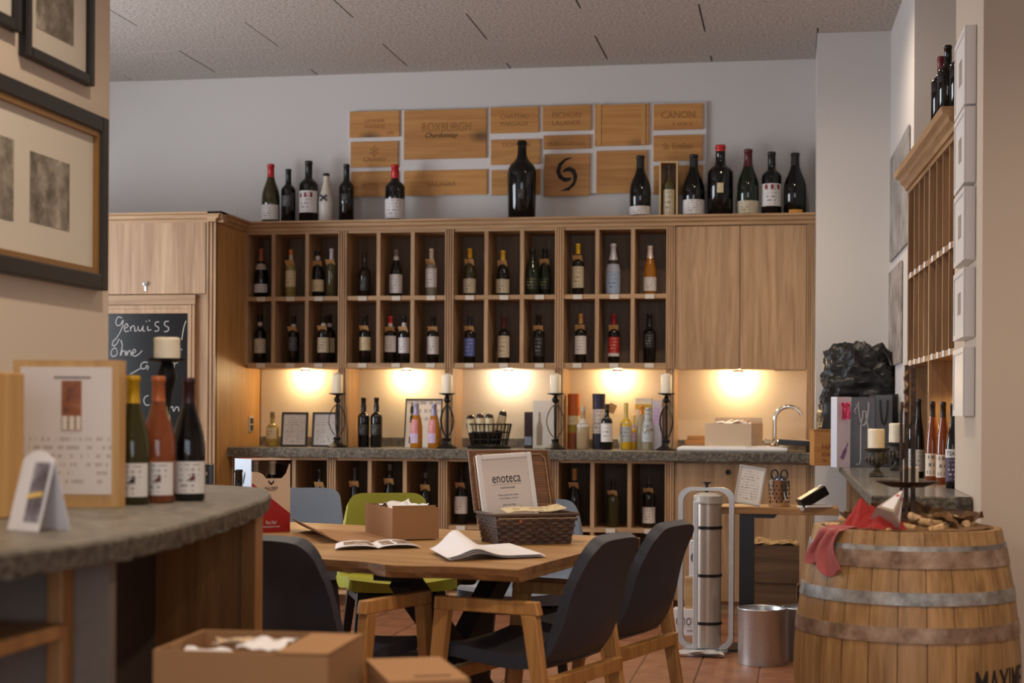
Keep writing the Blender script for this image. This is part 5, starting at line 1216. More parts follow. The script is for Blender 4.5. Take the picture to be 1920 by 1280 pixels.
# cone-shaped clear packet
pt0 = Vector((BXc - .075, BYc - .215, HT + .055)); tip = P(1692, 920, y=BYc - .12); ax_ = tip - pt0
pk = thing('cone_packet', 'clear cone-shaped packet with white label leaning on the barrel top', 'packet', pt0)
M = ax_.to_track_quat('Z', 'Y').to_matrix().to_4x4(); L_ = ax_.length
ob('film', MB().lathe([(.046, 0), (.003, L_)], 5), flat('clear_film', (216, 196, 180), .15, trans=.5, var=.05), pk, local=True).matrix_local = M
ml = MB()
for k in range(5):
    a = 2 * math.pi * k / 5
for f0, f1, c_ in ((.02, .98, PAPER),):
    pass
strip = MB(); 
for k in (2, 3):
    a0, a1 = 2 * math.pi * k / 5, 2 * math.pi * (k + 1) / 5
def facestrip(k, f0, f1, z0, z1, off=.0008):
    a0, a1 = 2 * math.pi * k / 5, 2 * math.pi * (k + 1) / 5
    def pt(f, z):
        r_ = .046 + (.003 - .046) * z / L_; p = Vector((r_ * math.cos(a0), r_ * math.sin(a0), z)).lerp(Vector((r_ * math.cos(a1), r_ * math.sin(a1), z)), f); n_ = Vector((math.cos((a0 + a1) / 2), math.sin((a0 + a1) / 2), .17)); return p + n_ * off
    return [pt(f0, z0), pt(f1, z0), pt(f1, z1), pt(f0, z1)]
for k in range(5):
    m = MB().add(facestrip(k, .12 if k % 2 else .55, .88 if k % 2 else .98, .012, L_ * .93), [(0, 1, 2, 3)]); ob('paper_label', m, PAPER, pk, local=True).matrix_local = M
    m = MB().add(facestrip(k, .3, .75, L_ * .66, L_ * .76, .0014), [(0, 1, 2, 3)]); ob('red_print', m, cap((190, 60, 60), .7), pk, local=True).matrix_local = M
# iron candle stand rising from the barrel
zb_ = HT + .003; bx, by = .334, BYc - .02
cs = thing('candle_stand', 'tall rusty iron candle stand with a shallow dish on the barrel', 'candle stand', (bx, by, zb_))
px = P(1700, 800, y=by).x - bx
zr = P(1700, 684, y=by).z - zb_; zd = P(1700, 905, y=by).z - zb_
ob('foot', MB().lathe([(.05, 0), (.052, .004), (.02, .008), (.012, .02)], 20), RUSTIRON, cs, True, True)
ob('post', B(((px - .007, -.006, .005), (px + .006, .006, zr))), RUSTIRON, cs, local=True, bevel=.002)
ob('post', B(((px + .012, -.012, zd - .1), (px + .026, 0, zr + .002))), RUSTIRON, cs, local=True, bevel=.002)
ob('post', MB().tube([(px - .014, .0, .0), (px - .016, .0, zr * .7), (px - .013, 0, zr * .78)], .005, 8), RUSTIRON, cs, True, True)
ob('twist', MB().tube([(px - .004 + .004 * math.cos(q * .9), -.012 + .004 * math.sin(q * .9), zr * .72 + q * zr * .0115) for q in range(22)], .0035, 6), flat('patinated_brass', (140, 104, 70), .5, .5), cs, True, True)
ob('dish', MB().lathe([(.0, zd - .018), (.05, zd - .014), (.085, zd - .002), (.095, zd + .004), (.085, zd + .002), (.05, zd - .009), (0, zd - .012)], 36, c=(px + .005, .05, 0), capends=False), RUSTIRON, cs, True, True)
ob('arm', MB().tube([(px, 0, zd - .02), (px + .004, .05, zd - .017)], .006, 8), RUSTIRON, cs, True, True)
def wax_candle(x, y, z, r, h, label, seed=1.0, group=None):
    t = thing('stub_candle', label, 'candle', (x, y, z), 0, group)
    def f(a_, b_):
        an = a_ * 2 * math.pi; k = 1 + .03 * noise.noise((math.cos(an) * 2, math.sin(an) * 2, seed + b_ * 3))
        if b_ < .75: return (r * k * math.cos(an), r * k * math.sin(an), h * b_ / .75 * (1 + .10 * noise.noise((math.cos(an) * 2.2, math.sin(an) * 2.2, seed)) * (b_ > .7)))
        q = (1 - b_) / .25; return (r * .9 * q * math.cos(an), r * .9 * q * math.sin(an), h * (.96 + .03 * noise.noise((math.cos(an), math.sin(an), seed + 5)) - .1 * (1 - q)))
    ob('wax', MB().sheet(f, 28, 16, 0), CANDLE, t, True, True, ang=60)
    ob('wick', MB().tube([(0, 0, h * .85), (0, .001, h * .97)], .0012, 5), INK, t, True, True); return t
wax_candle(bx + px + .012, by + .06, zb_ + zd - .0105, .028, .06, 'short ivory candle in the dish of the rusty candle stand', 3)

# ---- right-hand counter with rack
RCZ = .925
pc = [P(1632, 932, z=RCZ), P(1803, 935, z=RCZ), P(1566, 866, z=RCZ)]
cxl, cyn = pc[0].x, 5.62
t = thing('side_counter', 'dark stone side counter with open slatted front below the tall wine rack', 'counter', (.45, 7.2, 0))
tp, ed = slab([(.262, 5.62, True), (.596, 5.62, False), (.596, 6.302, False), (1.0, 6.302, False), (1.0, 8.11, False), (.5705, 8.11, False), (.533, 9.5, False), (.30, 9.5, False), (.25, 9.2, True)], RCZ - .045, RCZ, .008, seed=5)
ob('surface', tp, blotch('polished_stone', [(84, 82, 78), (120, 116, 110), (146, 140, 132)], 26, .2, .05, 8, dist=.003), t); ob('broken_edge', ed, SLATE_EDGE, t)
ob('end_panel', B(((.285, 5.66, .05), (.59, 5.68, RCZ - .046))), OAK_V, t)
for k in range(27):
    y = 5.70 + k * .125; ob('divider', B(((.285, y, .08), (.52, y + .015, RCZ - .046))), OAK_V, t)
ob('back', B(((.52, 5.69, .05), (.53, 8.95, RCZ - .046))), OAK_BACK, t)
ob('shelf', B(((.286, 5.69, .06), (.52, 8.95, .08))), OAK_H, t)
ob('far_support', B(((.30, 9.15, 0), (.52, 9.4, RCZ - .046))), OAK_V, t)
# rack: built along its own length (local x from near end to far end), open front towards the room
n0, f0 = Vector((.612, 6.37)), Vector((.541, 8.03)); rl = (f0 - n0).length; rrz = math.atan2(f0.y - n0.y, f0.x - n0.x)
rk = thing('wine_rack', 'tall oak wine rack with narrow slots and a deep stepped cornice', 'wine rack', (n0.x, n0.y, RCZ + .001), rrz)
# local: x along the front (0 near .. rl far), +y towards the room (front), y<0 into the niche
zz = lambda z: z - RCZ - .001
zT, zM, zB = zz(2.30), zz(1.872), zz(1.452)
dp = .30; W_ = .04
for x in (0, rl / 2 - W_ / 2, rl - W_):
    ob('post', B(((x, -dp, 0), (x + W_, 0, zT))), OAK_V, rk, local=True)
ob('top_board', B(((W_, -dp, zT - .02), (rl / 2 - W_ / 2, 0, zT)), ((rl / 2 + W_ / 2, -dp, zT - .02), (rl - W_, 0, zT))), OAK_H, rk, local=True)
for b0, b1 in ((W_, rl / 2 - W_ / 2), (rl / 2 + W_ / 2, rl - W_)):
    for z in (zM, zB):
        s_ = ob('shelf_board', B(((b0, -dp, z - .012), (b1, 0, z + .012))), OAK_H, rk, local=True)
        for k in range(4): ob('price_tag', B(((b0 + .09 + k * .18, .001, z - .012), (b0 + .15 + k * .18, .003, z + .014))), PAPER, s_, local=True)
    ob('back_panel', B(((b0, -dp, 0), (b1, -dp + .01, zT - .02))), OAK_WARM, rk, local=True)
    for k in range(1, 4):
        x = b0 + (b1 - b0) * k / 4
        ob('divider', B(((x - .008, -dp + .01, zB + .012), (x + .008, -.004, zM - .012))), OAK_V, rk, local=True)
        ob('divider', B(((x - .008, -dp + .01, zM + .012), (x + .008, -.004, zT - .02))), OAK_V, rk, local=True)
    for k in range(4):
        x = b0 + (b1 - b0) * (k + .5) / 4
        for z in (zM + .17 + .02 * (k % 2), zB + .17 + .02 * (k % 2)): ob('ledge', B(((x - .078, -.2, z), (x + .078, -.03, z + .008), Matrix.Rotation(R(0), 4, 'X'))), OAK_H, rk, local=True)
m = MB(); pr = [(0, 0), (.012, 0), (.016, .02), (.035, .032), (.04, .05), (.06, .06), (.066, .085), (0, .085)]
n = len(pr); vs = [(-.05, a, zT + b) for a, b in pr] + [(rl + .02, a, zT + b) for a, b in pr]
m.add(vs, [tuple(reversed(range(n))), tuple(range(n, 2 * n))] + [(i, (i + 1) % n, n + (i + 1) % n, n + i) for i in range(n)])
m.box((-.02, -dp, zT), (rl, -.001, zT + .085)); ob('cornice', m, OAK_H, rk, local=True)
l = bpy.data.lights.new('rack_lamp_bulb', 'SPOT'); l.energy = 7; l.color = (1, .66, .26); l.spot_size = R(150); l.shadow_soft_size = .03
o = bpy.data.objects.new('rack_lamp_bulb', l); COL.objects.link(o); o.parent = rk; o.location = (rl * .25, -.16, zB - .04)
ob('rack_lamp', B(((rl * .25 - .03, -.19, zB - .025), (rl * .25 + .03, -.13, zB - .0125))), ALU, rk, local=True)
def rk_pt(x, y): v = Matrix.Rotation(rrz, 3, 'Z') @ Vector((x, y, 0)); return n0.x + v.x, n0.y + v.y
for k, (x, vt, cc_) in enumerate(((.17, 135, None), (.37, 165, (110, 34, 46)), (.07, 150, (30, 26, 26)))):
    X, Y = rk_pt(x, .012 if k < 2 else -.02); h = P(1780, vt, y=Y).z - (RCZ + .001 + zT + .086)
    bottle(X, Y, RCZ + .001 + zT + .086, max(.28, h), .04, 'bord', 'black', ['black bottle standing at the near end of the rack top', 'black bottle with wine-red capsule on the rack top', 'black bottle half hidden by the framed pictures on the rack top'][k], cc_, .2, group='bottles on top of the tall rack')
for k, (sl, lev) in enumerate(((0, 'B'), (3, 'B'), (5, 'B'), (1, 'M'), (6, 'M'))):
    bay = sl // 4; b0 = W_ if bay == 0 else rl / 2 + W_ / 2; x = b0 + (rl / 2 - 1.5 * W_) * ((sl % 4) + .5) / 4; X, Y = rk_pt(x, -.12)
    z = RCZ + .001 + (zB if lev == 'B' else zM) + .0125
    bottle(X, Y, z, .16 if 0 else .163, .03, 'squat', 'black', 'small dark bottle in the %s rack row, slot %s from the near end' % ('lower' if lev == 'B' else 'upper', ['one', 'two', 'three', 'four', 'five', 'six', 'seven'][sl]), (40, 34, 34), .2, [(.1, .5, 'white', 160)], group='small bottles in the rack slots', rot=-math.pi / 2, name='small_bottle')
# bottles standing on the counter under the rack
rz_ = R(-58)
for u, yb2, v, vt, wp, ty, gl, cc_, cl, lb, ds in ((1748, 6.78, 893, 752, 25, 'flute', 'rose', (44, 34, 32), .19, 'hatch', 'rose wine bottle with black screw cap under the rack, left one of two'), (1768, 6.64, 897, 753, 25, 'flute', 'rose', (44, 34, 32), .19, 'hatch', 'rose wine bottle with black screw cap under the rack, right one of two'),
        (1722, 7.28, 876, 748, 22, 'flute', 'black', (24, 24, 24), .25, 'silver', 'black bottle with silver label behind the rusty candle stand'), (1786, 6.28, 912, 756, 26, 'burg', 'black', (30, 26, 30), .25, 'plum', 'dark bottle with plum coloured label at the near rack post'), (1712, 7.55, 872, 752, 20, 'bord', 'black', (24, 24, 24), .25, 'white', 'dark bottle half hidden behind the rusty iron posts')):
    p = P(u, v, y=yb2); s = FPX / fwd(p); h = P(u, vt, y=yb2).z - RCZ - .001
    b_ = bottle(p.x, p.y, RCZ + .001, h, wp / 2 / s, ty, gl, ds, cc_, cl, [(.08, .36, lb, 160)], group='bottles on the side counter', rot=R(-8))
    if 'plum' == lb:
        ob('band', MB().lathe([(wp / 2 / s + .0012, h * .36), (wp / 2 / s + .0012, h * .46)], 12, -math.pi / 2 - 1.3, -math.pi / 2 + 1.3), PAPER, b_, True, True)
        lettering('TEA', .03, .016, Matrix.Translation((-.006, -wp / 2 / s - .0018, h * .41)) @ FACE, INK, b_)
# candle urns
def urn(u, v, s_, label, clabel, seed, y=None):
    p = P(u, v, z=RCZ + .001) if y is None else P(u, v, y=y); t = thing('candle_urn', label, 'candle urn', (p.x, p.y, RCZ + .001))
    k = s_
    ob('base', B(((-.032 * k, -.032 * k, 0), (.032 * k, .032 * k, .016 * k))), CASTIRON, t, local=True, bevel=.002)
    ob('bowl', MB().lathe([(.028 * k, .016 * k), (.014 * k, .03 * k), (.013 * k, .04 * k), (.026 * k, .05 * k), (.044 * k, .062 * k), (.048 * k, .08 * k), (.04 * k, .092 * k), (.042 * k, .11 * k), (.058 * k, .122 * k), (.062 * k, .126 * k), (.056 * k, .129 * k), (0, .126 * k)], 32, capends=False), CASTIRON, t, True, True)
    for q in range(16):
        a = q * math.pi / 8; ob('gadroon', MB().tube([(.0445 * k * math.cos(a), .0445 * k * math.sin(a), .06 * k), (.05 * k * math.cos(a), .05 * k * math.sin(a), .074 * k), (.044 * k * math.cos(a), .044 * k * math.sin(a), .088 * k)], .0055 * k, 6), CASTIRON, t, True, True)
    wax_candle(p.x, p.y, RCZ + .0012 + .1262 * k, .037 * k, .092 * k, clabel, seed)
urn(1643, 893, 1.0, 'black cast urn in front of the paper gift bags', 'thick ivory candle on the cast urn in front of the gift bags', 7)
urn(1682, 866, 1.1, 'black cast urn half hidden behind the rusty iron posts', 'ivory candle on the cast urn behind the rusty iron posts', 12, 8.2)
# gift bags, wooden box, black bag
def gift_bag(u0, u1, vt, vb, mats, label, rz, depth=.09, handle=None, deco=None, yy=8.8):
    p = P((u0 + u1) / 2, vb, y=yy); s = FPX / fwd(p); wd = (u1 - u0) / s / max(.5, math.cos(rz)); h = (vb - vt) / s
    t = thing('gift_bag', label, 'gift bag', (p.x, p.y + depth * .5, RCZ + .001), rz + YAW); th = .002
    ob('front', B(((-wd / 2, -depth / 2, 0), (wd / 2, -depth / 2 + th, h))), mats[0], t, local=True)
    ob('back', B(((-wd / 2, depth / 2 - th, 0), (wd / 2, depth / 2, h))), mats[0], t, local=True)
    ob('side', B(((-wd / 2, -depth / 2 + th, 0), (-wd / 2 + th, depth / 2 - th, h))), mats[1], t, local=True)
    ob('side', B(((wd / 2 - th, -depth / 2 + th, 0), (wd / 2, depth / 2 - th, h))), mats[1], t, local=True)
    ob('bottom', B(((-wd / 2 + th, -depth / 2 + th, 0), (wd / 2 - th, depth / 2 - th, .003))), mats[1], t, local=True)
    if handle:
        ob('handle', MB().tube([(wd * .22 * math.cos(math.pi * q / 10), -depth / 2 - .003, h * .93 - h * .34 * math.sin(math.pi * q / 10)) for q in range(11)], .005, 6), handle, t, True, True)
    if deco: deco(t, wd, h, depth)
    return t
LILAC = flat('lilac_white_card', (204, 188, 196), .5, var=.02); PALE = flat('pale_blue_card', (208, 214, 228), .4, var=.01); GREYC = flat('slate_grey_card', (104, 106, 114), .45, var=.02); BLK = flat('black_card', (40, 40, 44), .45, var=.03)
def deco1(t, w_, h, d_):
    ob('ribbon', crumple(0, 0, 0, w_ * .62, h * .24, .02, 5, 8), PINK, t, True, True).matrix_local = Matrix.Translation((w_ * .05, -d_ / 2 - .012, h * .80)) @ FACE
    ob('printed_bottle', MB().prism([(q[0] * w_, q[1] * w_) for q in [(-.14, 0), (.14, 0), (.14, .6), (.05, .85), (.05, 1.2), (-.05, 1.2), (-.05, .85), (-.14, .6)]], 0, .001, Matrix.Translation((-w_ * .12, -d_ / 2 - .0002, h * .12)) @ Matrix.Rotation(R(22), 4, 'Y') @ FACE), flat('purple_print', (128, 90, 130), .7, var=.3, bscale=80), t, local=True)
def deco2(t, w_, h, d_):
    pts = [(-.30, .04), (-.16, .04), (-.10, .10), (-.10, .62), (-.02, .72), (-.02, .80), (.12, .80), (.12, .72), (.2, .58), (.2, .2), (.3, .08), (.42, .05)]
    ob('bottle_outline', MB().tube([(x * w_, -d_ / 2 - .001, z * h) for x, z in pts], .003, 5), CHALK, t, True, True)
    ob('corkscrew_print', MB().tube([(-.32 * w_ + .006 * math.sin(q), -d_ / 2 - .001, h * (.9 - q * .02)) for q in range(8)], .002, 5), CHALK, t, True, True)
gift_bag(1667, 1700, 733, 868, (BLK, BLK), 'black paper gift bag at the right of the row', R(6), .1, BLACKPL, None, 8.93)
gift_bag(1636, 1668, 734, 868, (GREYC, BLK), 'dark grey paper gift bag with black cord handle', R(8), .09, BLACKPL, None, 8.82)
gift_bag(1588, 1634, 735, 866, (GREYC, PALE), 'grey and pale blue gift bag with a white bottle outline', R(10), .11, flat('silver_cord', (170, 174, 184), .4), deco2, 8.68)
gift_bag(1563, 1589, 733, 865, (LILAC, PALE), 'lilac white gift bag with a pink ribbon', R(12), .08, None, deco1, 8.62)
p = P(1545, 862, y=8.85); bs = FPX / fwd(p)
wb = thing('wooden_wine_box', 'small wooden wine box with red-brown lettering beside the gift bags', 'box', (.215, 9.37 if p.y > 9.3 else p.y + .06, RCZ + .001 if 0 else RCZ + .001), R(10))
wb.location = (p.x - .0, p.y + .07, RCZ + .001)
bw_, bh_ = 46 / bs, 66 / bs
f_ = ob('body', B(((-bw_ / 2, -.06, 0), (bw_ / 2, .06, bh_))), CRATE, wb, local=True, bevel=.003); 
ob('lid', B(((-bw_ / 2 - .002, -.062, bh_), (bw_ / 2 + .002, .062, bh_ + .006))), CRATE, wb, local=True)
lettering('HA', bw_ * .42, bh_ * .15, Matrix.Translation((bw_ * .05, -.061, bh_ * .55)) @ FACE, cap((140, 60, 40), .8), wb)
lettering('EDIN', bw_ * .42, bh_ * .10, Matrix.Translation((bw_ * .05, -.061, bh_ * .32)) @ FACE, cap((140, 60, 40), .8), wb)
lettering('No', bw_ * .18, bh_ * .09, Matrix.Translation((-bw_ * .05, -.061, bh_ * .16)) @ FACE, cap((140, 60, 40), .8), wb)
def lump(c, sx, sy, sz, seed, amp=.22, fr=2.6, nu=44, nv=26, flatten=None):
    def f(a_, b_):
        an = a_ * 2 * math.pi; ph = (b_ - .5) * math.pi; v = Vector((math.cos(an) * math.cos(ph), math.sin(an) * math.cos(ph), math.sin(ph)))
        k = 1 + amp * (noise.noise(v * fr + Vector((seed, 0, 0))) + .6 * abs(noise.noise(v * fr * 2.3 + Vector((0, seed, 0)))) + .3 * noise.noise(v * fr * 5))
        z = v.z * k
        if flatten is not None: z = max(z, flatten)
        return (c[0] + v.x * sx * k, c[1] + v.y * sy * k, c[2] + z * sz)
    return MB().sheet(f, nu, nv, 0)
BY_ = 9.22
px0, px1 = P(1543, 750, y=BY_).x, P(1688, 750, y=BY_).x
zt0, zt1 = P(1615, 658, y=BY_).z, P(1615, 740, y=BY_).z
bg = thing('black_bag', 'bulging black nylon bag piled behind the gift bags', 'bag', ((px0 + px1) / 2, BY_, RCZ + .001))
wx_ = (px1 - px0) / 2
def crumpled(c, sx, sy, z0, z1, seed, amp, pw=3.0, nu=72, nv=44):
    """boxy heap of cloth with sharp folds"""
    def f(a_, b_):
        an = a_ * 2 * math.pi; ca, sa = math.cos(an), math.sin(an); e = 2 / pw
        x = math.copysign(abs(ca) ** e, ca); y = math.copysign(abs(sa) ** e, sa); h_ = b_
        if b_ < .7: k = 1 - .12 * (b_ / .7) ** 2; z = b_ / .7 * .8
        else: q = (b_ - .7) / .3; k = .88 * max(0, math.cos(q * math.pi / 2)) ** .7; z = .8 + .2 * math.sin(q * math.pi / 2)
        p = Vector((x * k, y * k, z * 1.6)); d = 0; fr = 1.5
        for o_ in range(4): d += (.5 - abs(noise.noise(p * fr + Vector((seed, o_ * 5, 0))))) / fr * 1.5; fr *= 2.0
        d = (d - .45) * amp
        return (c[0] + x * k * sx * (1 + d), c[1] + y * k * sy * (1 + d), z0 + (z1 - z0) * z * (1 + d * .7 * (b_ > .05)))
    return MB().sheet(f, nu, nv, 0)
ob('body', crumpled((-.045, 0), wx_ * 1.0, .15, 0, zt1 - RCZ, 3.1, .2), BLACKFAB, bg, True, True, ang=30)
ob('bulging_top', crumpled((-.02, 0), wx_ * .92, .14, zt1 - RCZ - .07, zt0 - RCZ + .02, 8.4, .42, 2.4), BLACKFAB, bg, True, True, ang=30)
for k in range(3): ob('strap', MB().tube([(-.10 + .07 * k, -.06, zt0 - RCZ - .08), (-.075 + .07 * k, -.05, zt0 - RCZ - .015), (-.03 + .07 * k, -.05, zt0 - RCZ + .0), (.02 + .06 * k, -.06, zt0 - RCZ - .03), (.04 + .06 * k, -.1, zt0 - RCZ - .09)], .009, 6), BLACKFAB, bg, True, True)
# posters on the white wall beside the rack
def wall_poster(u0, u1, v00, v01, v10, v11, label, mat, name='wall_poster'):
    def wx(u):
        r = P(u, 500, y=8.8); best = None
        # intersection with the slanting wall plane from (.543,9.52) to (.575,8.12)
        rr = CAMM @ Vector(((u - 960) / FPX, 0, -1)); k = rr.x / rr.y; m_ = (.575 - .543) / (8.12 - 9.52); Y = (.543 - m_ * 9.52) / (k - m_); return k * Y, Y
    (xa, ya), (xb, yb) = wx(u0), wx(u1)
    ztop = P(u0, v00, y=ya).z; zbot = P(u0, v01, y=ya).z
    m = MB().add([(xa - .004, ya, zbot), (xb - .004, yb, zbot), (xb - .004, yb, ztop), (xa - .004, ya, ztop), (xa - .012, ya, zbot), (xb - .012, yb, zbot), (xb - .012, yb, ztop), (xa - .012, ya, ztop)],
                 [(0, 3, 2, 1), (4, 5, 6, 7), (0, 1, 5, 4), (1, 2, 6, 5), (2, 3, 7, 6), (3, 0, 4, 7)])
    return tag(ob(name, m, mat), label, 'poster')
wall_poster(1670, 1705, 300, 492, 245, 480, 'grey printed poster on the white wall beside the rack', POSTER)
wall_poster(1669, 1692, 512, 688, 520, 690, 'smaller mottled poster below the grey one beside the rack', blotch('mottled_poster', [(96, 84, 78), (150, 140, 134), (190, 180, 170)], 7, .6, 0, 5))
# five small deep frames on the pillar
for k, (vt, vb) in enumerate(((46, 194), (198, 341), (348, 486), (500, 631), (650, 780))):
    y0, y1 = 5.58, 5.93; zt = P(1828, vt, y=y0).z; zb = P(1828, vb, y=y0).z
    t = thing('box_frame', 'white box frame with a tiny picture on the pillar, %s from the top' % ['first', 'second', 'third', 'fourth', 'fifth'][k], 'picture frame', (.6, (y0 + y1) / 2, zb), 0, 'white box frames on the pillar'); hw_ = (y1 - y0) / 2; hh_ = zt - zb
    ob('case', B(((-.036, -hw_, 0), (-.001, hw_, hh_))), WHITEPLASTIC, t, local=True, bevel=.002)
    ob('border', B(((-.04, -hw_, 0), (-.036, -hw_ + .018, hh_)), ((-.04, hw_ - .018, 0), (-.036, hw_, hh_)), ((-.04, -hw_ + .018, 0), (-.036, hw_ - .018, .018)), ((-.04, -hw_ + .018, hh_ - .018), (-.036, hw_ - .018, hh_))), WHITEPLASTIC, t, local=True)
    if k < 4: ob('picture', B(((-.0372, -.045, hh_ * .36), (-.0361, .045, hh_ * .68))), PIC_SMALL, t, local=True)
# ---- small shelf desk with things on it
dd = 8.15
q0, q1 = P(1352, 956, y=8.2), P(1572, 956, y=8.2); DZ = .735
dk_ = thing('small_desk', 'narrow oak desk board on a black steel post', 'desk', ((q0.x + q1.x) / 2, 8.3, 0)); wd = (q1.x - q0.x) / 2
wd = min(wd, .275 - 0 - dk_.location.x) if dk_.location.x + wd > .275 else wd
ob('board', B(((-wd, -.14, DZ - .036), (wd, .14, DZ))), wood('desk_oak', (190, 146, 96), (158, 112, 66), 'X', .8), dk_, local=True, bevel=.003)
pxx = P(1399, 1100, y=8.2).x - dk_.location.x; pw_ = 27 / 2 / (FPX / 8.3)
ob('post', B(((pxx - pw_, -.05, .012), (pxx + pw_, .05, DZ - .036))), BLACKPL, dk_, local=True)
ob('foot_plate', B(((pxx - .11, -.13, 0), (pxx + .11, .13, .012))), BLACKPL, dk_, local=True)
ob('bracket', MB().prism([(pxx + pw_, DZ - .037), (pxx + pw_ + .12, DZ - .037), (pxx + pw_ + .1, DZ - .06), (pxx + pw_, DZ - .06)], 0, .06, Matrix.Translation((0, .0, 0)) @ FACE), BLACKPL, dk_, local=True)
a_, b_ = P(1376, 949, y=8.22), P(1424, 878, y=8.22)
t = thing('document_frame', 'silver framed price list leaning on the small desk', 'picture frame', ((a_.x + b_.x) / 2, 8.22, DZ + .001)); t.rotation_euler = (R(-16), R(9), 0)
fw2, fh2 = .135, (b_.z - a_.z) * 1.03
fr = B(((-fw2 / 2, 0, 0), (-fw2 / 2 + .008, .01, fh2)), ((fw2 / 2 - .008, 0, 0), (fw2 / 2, .01, fh2)), ((-fw2 / 2 + .008, 0, 0), (fw2 / 2 - .008, .01, .008)), ((-fw2 / 2 + .008, 0, fh2 - .008), (fw2 / 2 - .008, .01, fh2)))
ob('frame', fr, ALU, t, local=True); ob('sheet', B(((-fw2 / 2 + .008, .004, .008), (fw2 / 2 - .008, .008, fh2 - .008))), DOC, t, local=True); t.location.z += fw2 / 2 * math.sin(R(9))
p = P(1461, 948, y=8.24)
t = thing('utensil_cup', 'perforated steel cup on the small desk', 'cup', (p.x, 8.24, DZ + .001)); hc = .135
ob('wall', MB().lathe([(.052, 0), (.054, .003), (.054, hc - .004), (.057, hc), (.054, hc - .002), (.05, hc - .006), (.05, .006)], 32, capends=False), CHROME, t, True, True)
ob('bottom', MB().lathe([(0, .004), (.052, .004)], 32, capends=False), CHROME, t, local=True)
hm = MB()
for rI in range(5):
    for cI in range(14):
        a = (cI + .5 * (rI % 2)) * 2 * math.pi / 14; x, y, z = .0545 * math.cos(a), .0545 * math.sin(a), .025 + rI * .02; M = Matrix.Translation((x, y, z)) @ Matrix.Rotation(a, 4, 'Z') @ Matrix.Rotation(R(90), 4, 'Y'); hm.prism([(.0045 * math.cos(q), .0045 * math.sin(q)) for q in (0, 1.05, 2.1, 3.14, 4.19, 5.24)], 0, .0006, M)
tag(ob('perforations', hm, INK, t, local=True), kind='stuff')
sc = thing('scissors', 'black handled scissors standing in the steel cup', 'scissors', (p.x, 8.24, DZ + .006))
for s in (-1, 1):
    ob('finger_loop', MB().tube([(s * .024 + .017 * math.cos(q * .5), 0, hc + .022 + .024 * math.sin(q * .5)) for q in range(13)], .0045, 6, True), BLACKPL, sc, True, True)
    ob('blade', B(((-.006, -.001, .0), (.006, .001, hc), Matrix.Translation((s * .006, s * .002, .002)) @ Matrix.Rotation(R(s * 4), 4, 'Y'))), CHROME, sc, local=True)
for k in (-1, 0, 1): 
    t = thing('marker_pen', 'black marker pen in the steel cup, %s' % ['left', 'middle', 'right'][k + 1], 'pen', (p.x + k * .02, 8.24 + .025, DZ + .006), group='pens in the steel cup'); ob('barrel', MB().lathe([(.006, 0), (.007, .01), (.007, hc + .01), (.005, hc + .014)], 10), BLACKPL, t, True, True); ob('cap', MB().lathe([(.0078, hc - .03), (.0078, hc + .012), (.006, hc + .016)], 10), flat('grey_cap', (90, 90, 92), .5), t, True, True)
p = P(1530, 948, y=8.2)
t = thing('card_terminal', 'black and white card reader on the small desk', 'card reader', (min(p.x, .19), 8.2, DZ + .001), R(18))
ob('base', B(((-.07, -.06, 0), (.07, .06, .012))), WHITEPLASTIC, t, local=True, bevel=.004)
M = Matrix.Translation((-.01, 0, .028)) @ Matrix.Rotation(R(-30), 4, 'Y')
ob('body', B(((-.07, -.04, 0), (.08, .04, .052), M)), BLACKPL, t, local=True, bevel=.006)
ob('slot', B(((-.084, -.036, -.004), (-.068, .036, .02), M)), WHITEPLASTIC, t, local=True, bevel=.003)
ob('screen', B(((.0, -.032, .052), (.05, .032, .0532), M)), flat('grey_screen', (120, 124, 124), .3), t, local=True)
ob('button', MB().lathe([(0, 0), (.012, 0), (.012, .004), (0, .005)], 16), WHITEPLASTIC, t, True, True).matrix_local = M @ Matrix.Translation((.066, 0, .052))
# ---- roll dispenser
p = P(1322, 1226, z=0)
rd = thing('roll_dispenser', 'tall aluminium film roll dispenser with black rubber rings', 'dispenser', (p.x, p.y + .05, 0), R(-4)); s = FPX / fwd((p.x, p.y + .05, .4))
H_ = (1228 - 917) / s; RW = 52 / s
ob('base', MB().lathe([(.0, 0), (.112, 0), (.115, .008), (.112, .018), (0, .02)], 40, capends=False), ALU_SOFT, rd, True, True)
def loop(w_, h_, z0, r_, y):
    pts = []
    for cx_, cz_, a0 in ((w_ - r_, z0 + h_ - r_, 0), (-w_ + r_, z0 + h_ - r_, 90), (-w_ + r_, z0 + r_, 180), (w_ - r_, z0 + r_, 270)):
        for q in range(7): a = R(a0 + q * 15); pts.append((cx_ + r_ * math.cos(a), cz_ + r_ * math.sin(a)))
    return pts
lp = loop(RW, H_ - .024, .021, .06, 0); m = MB(); n = len(lp); vs = []
for x, z in lp:
    c_ = Vector((0, H_ / 2)); d_ = 0
    for yy, k in ((-.022, 1), (.022, 1), (.022, .94), (-.022, .94)): 
        zx = (z - H_ / 2); kx = (abs(x) - .024) / abs(x) if k < 1 and abs(x) > .02 else 1; kz = (abs(zx) - .016) / abs(zx) if k < 1 and abs(zx) > .02 else 1
        vs.append((x * kx, yy, H_ / 2 + zx * kz))
fs = []
for i in range(n):
    j = (i + 1) % n
    for q in range(4): fs.append((i * 4 + q, i * 4 + (q + 1) % 4, j * 4 + (q + 1) % 4, j * 4 + q))
m.add(vs, fs); ob('loop_frame', m, ALU_SOFT, rd, True, True, ang=50)
ob('film_roll', MB().lathe([(.0, .032), (.068, .032), (.068, H_ - .085), (0, H_ - .085)], 40, c=(.008, .0, 0), capends=False), flat('film_roll', (196, 184, 174), .3, .5), rd, True, True)
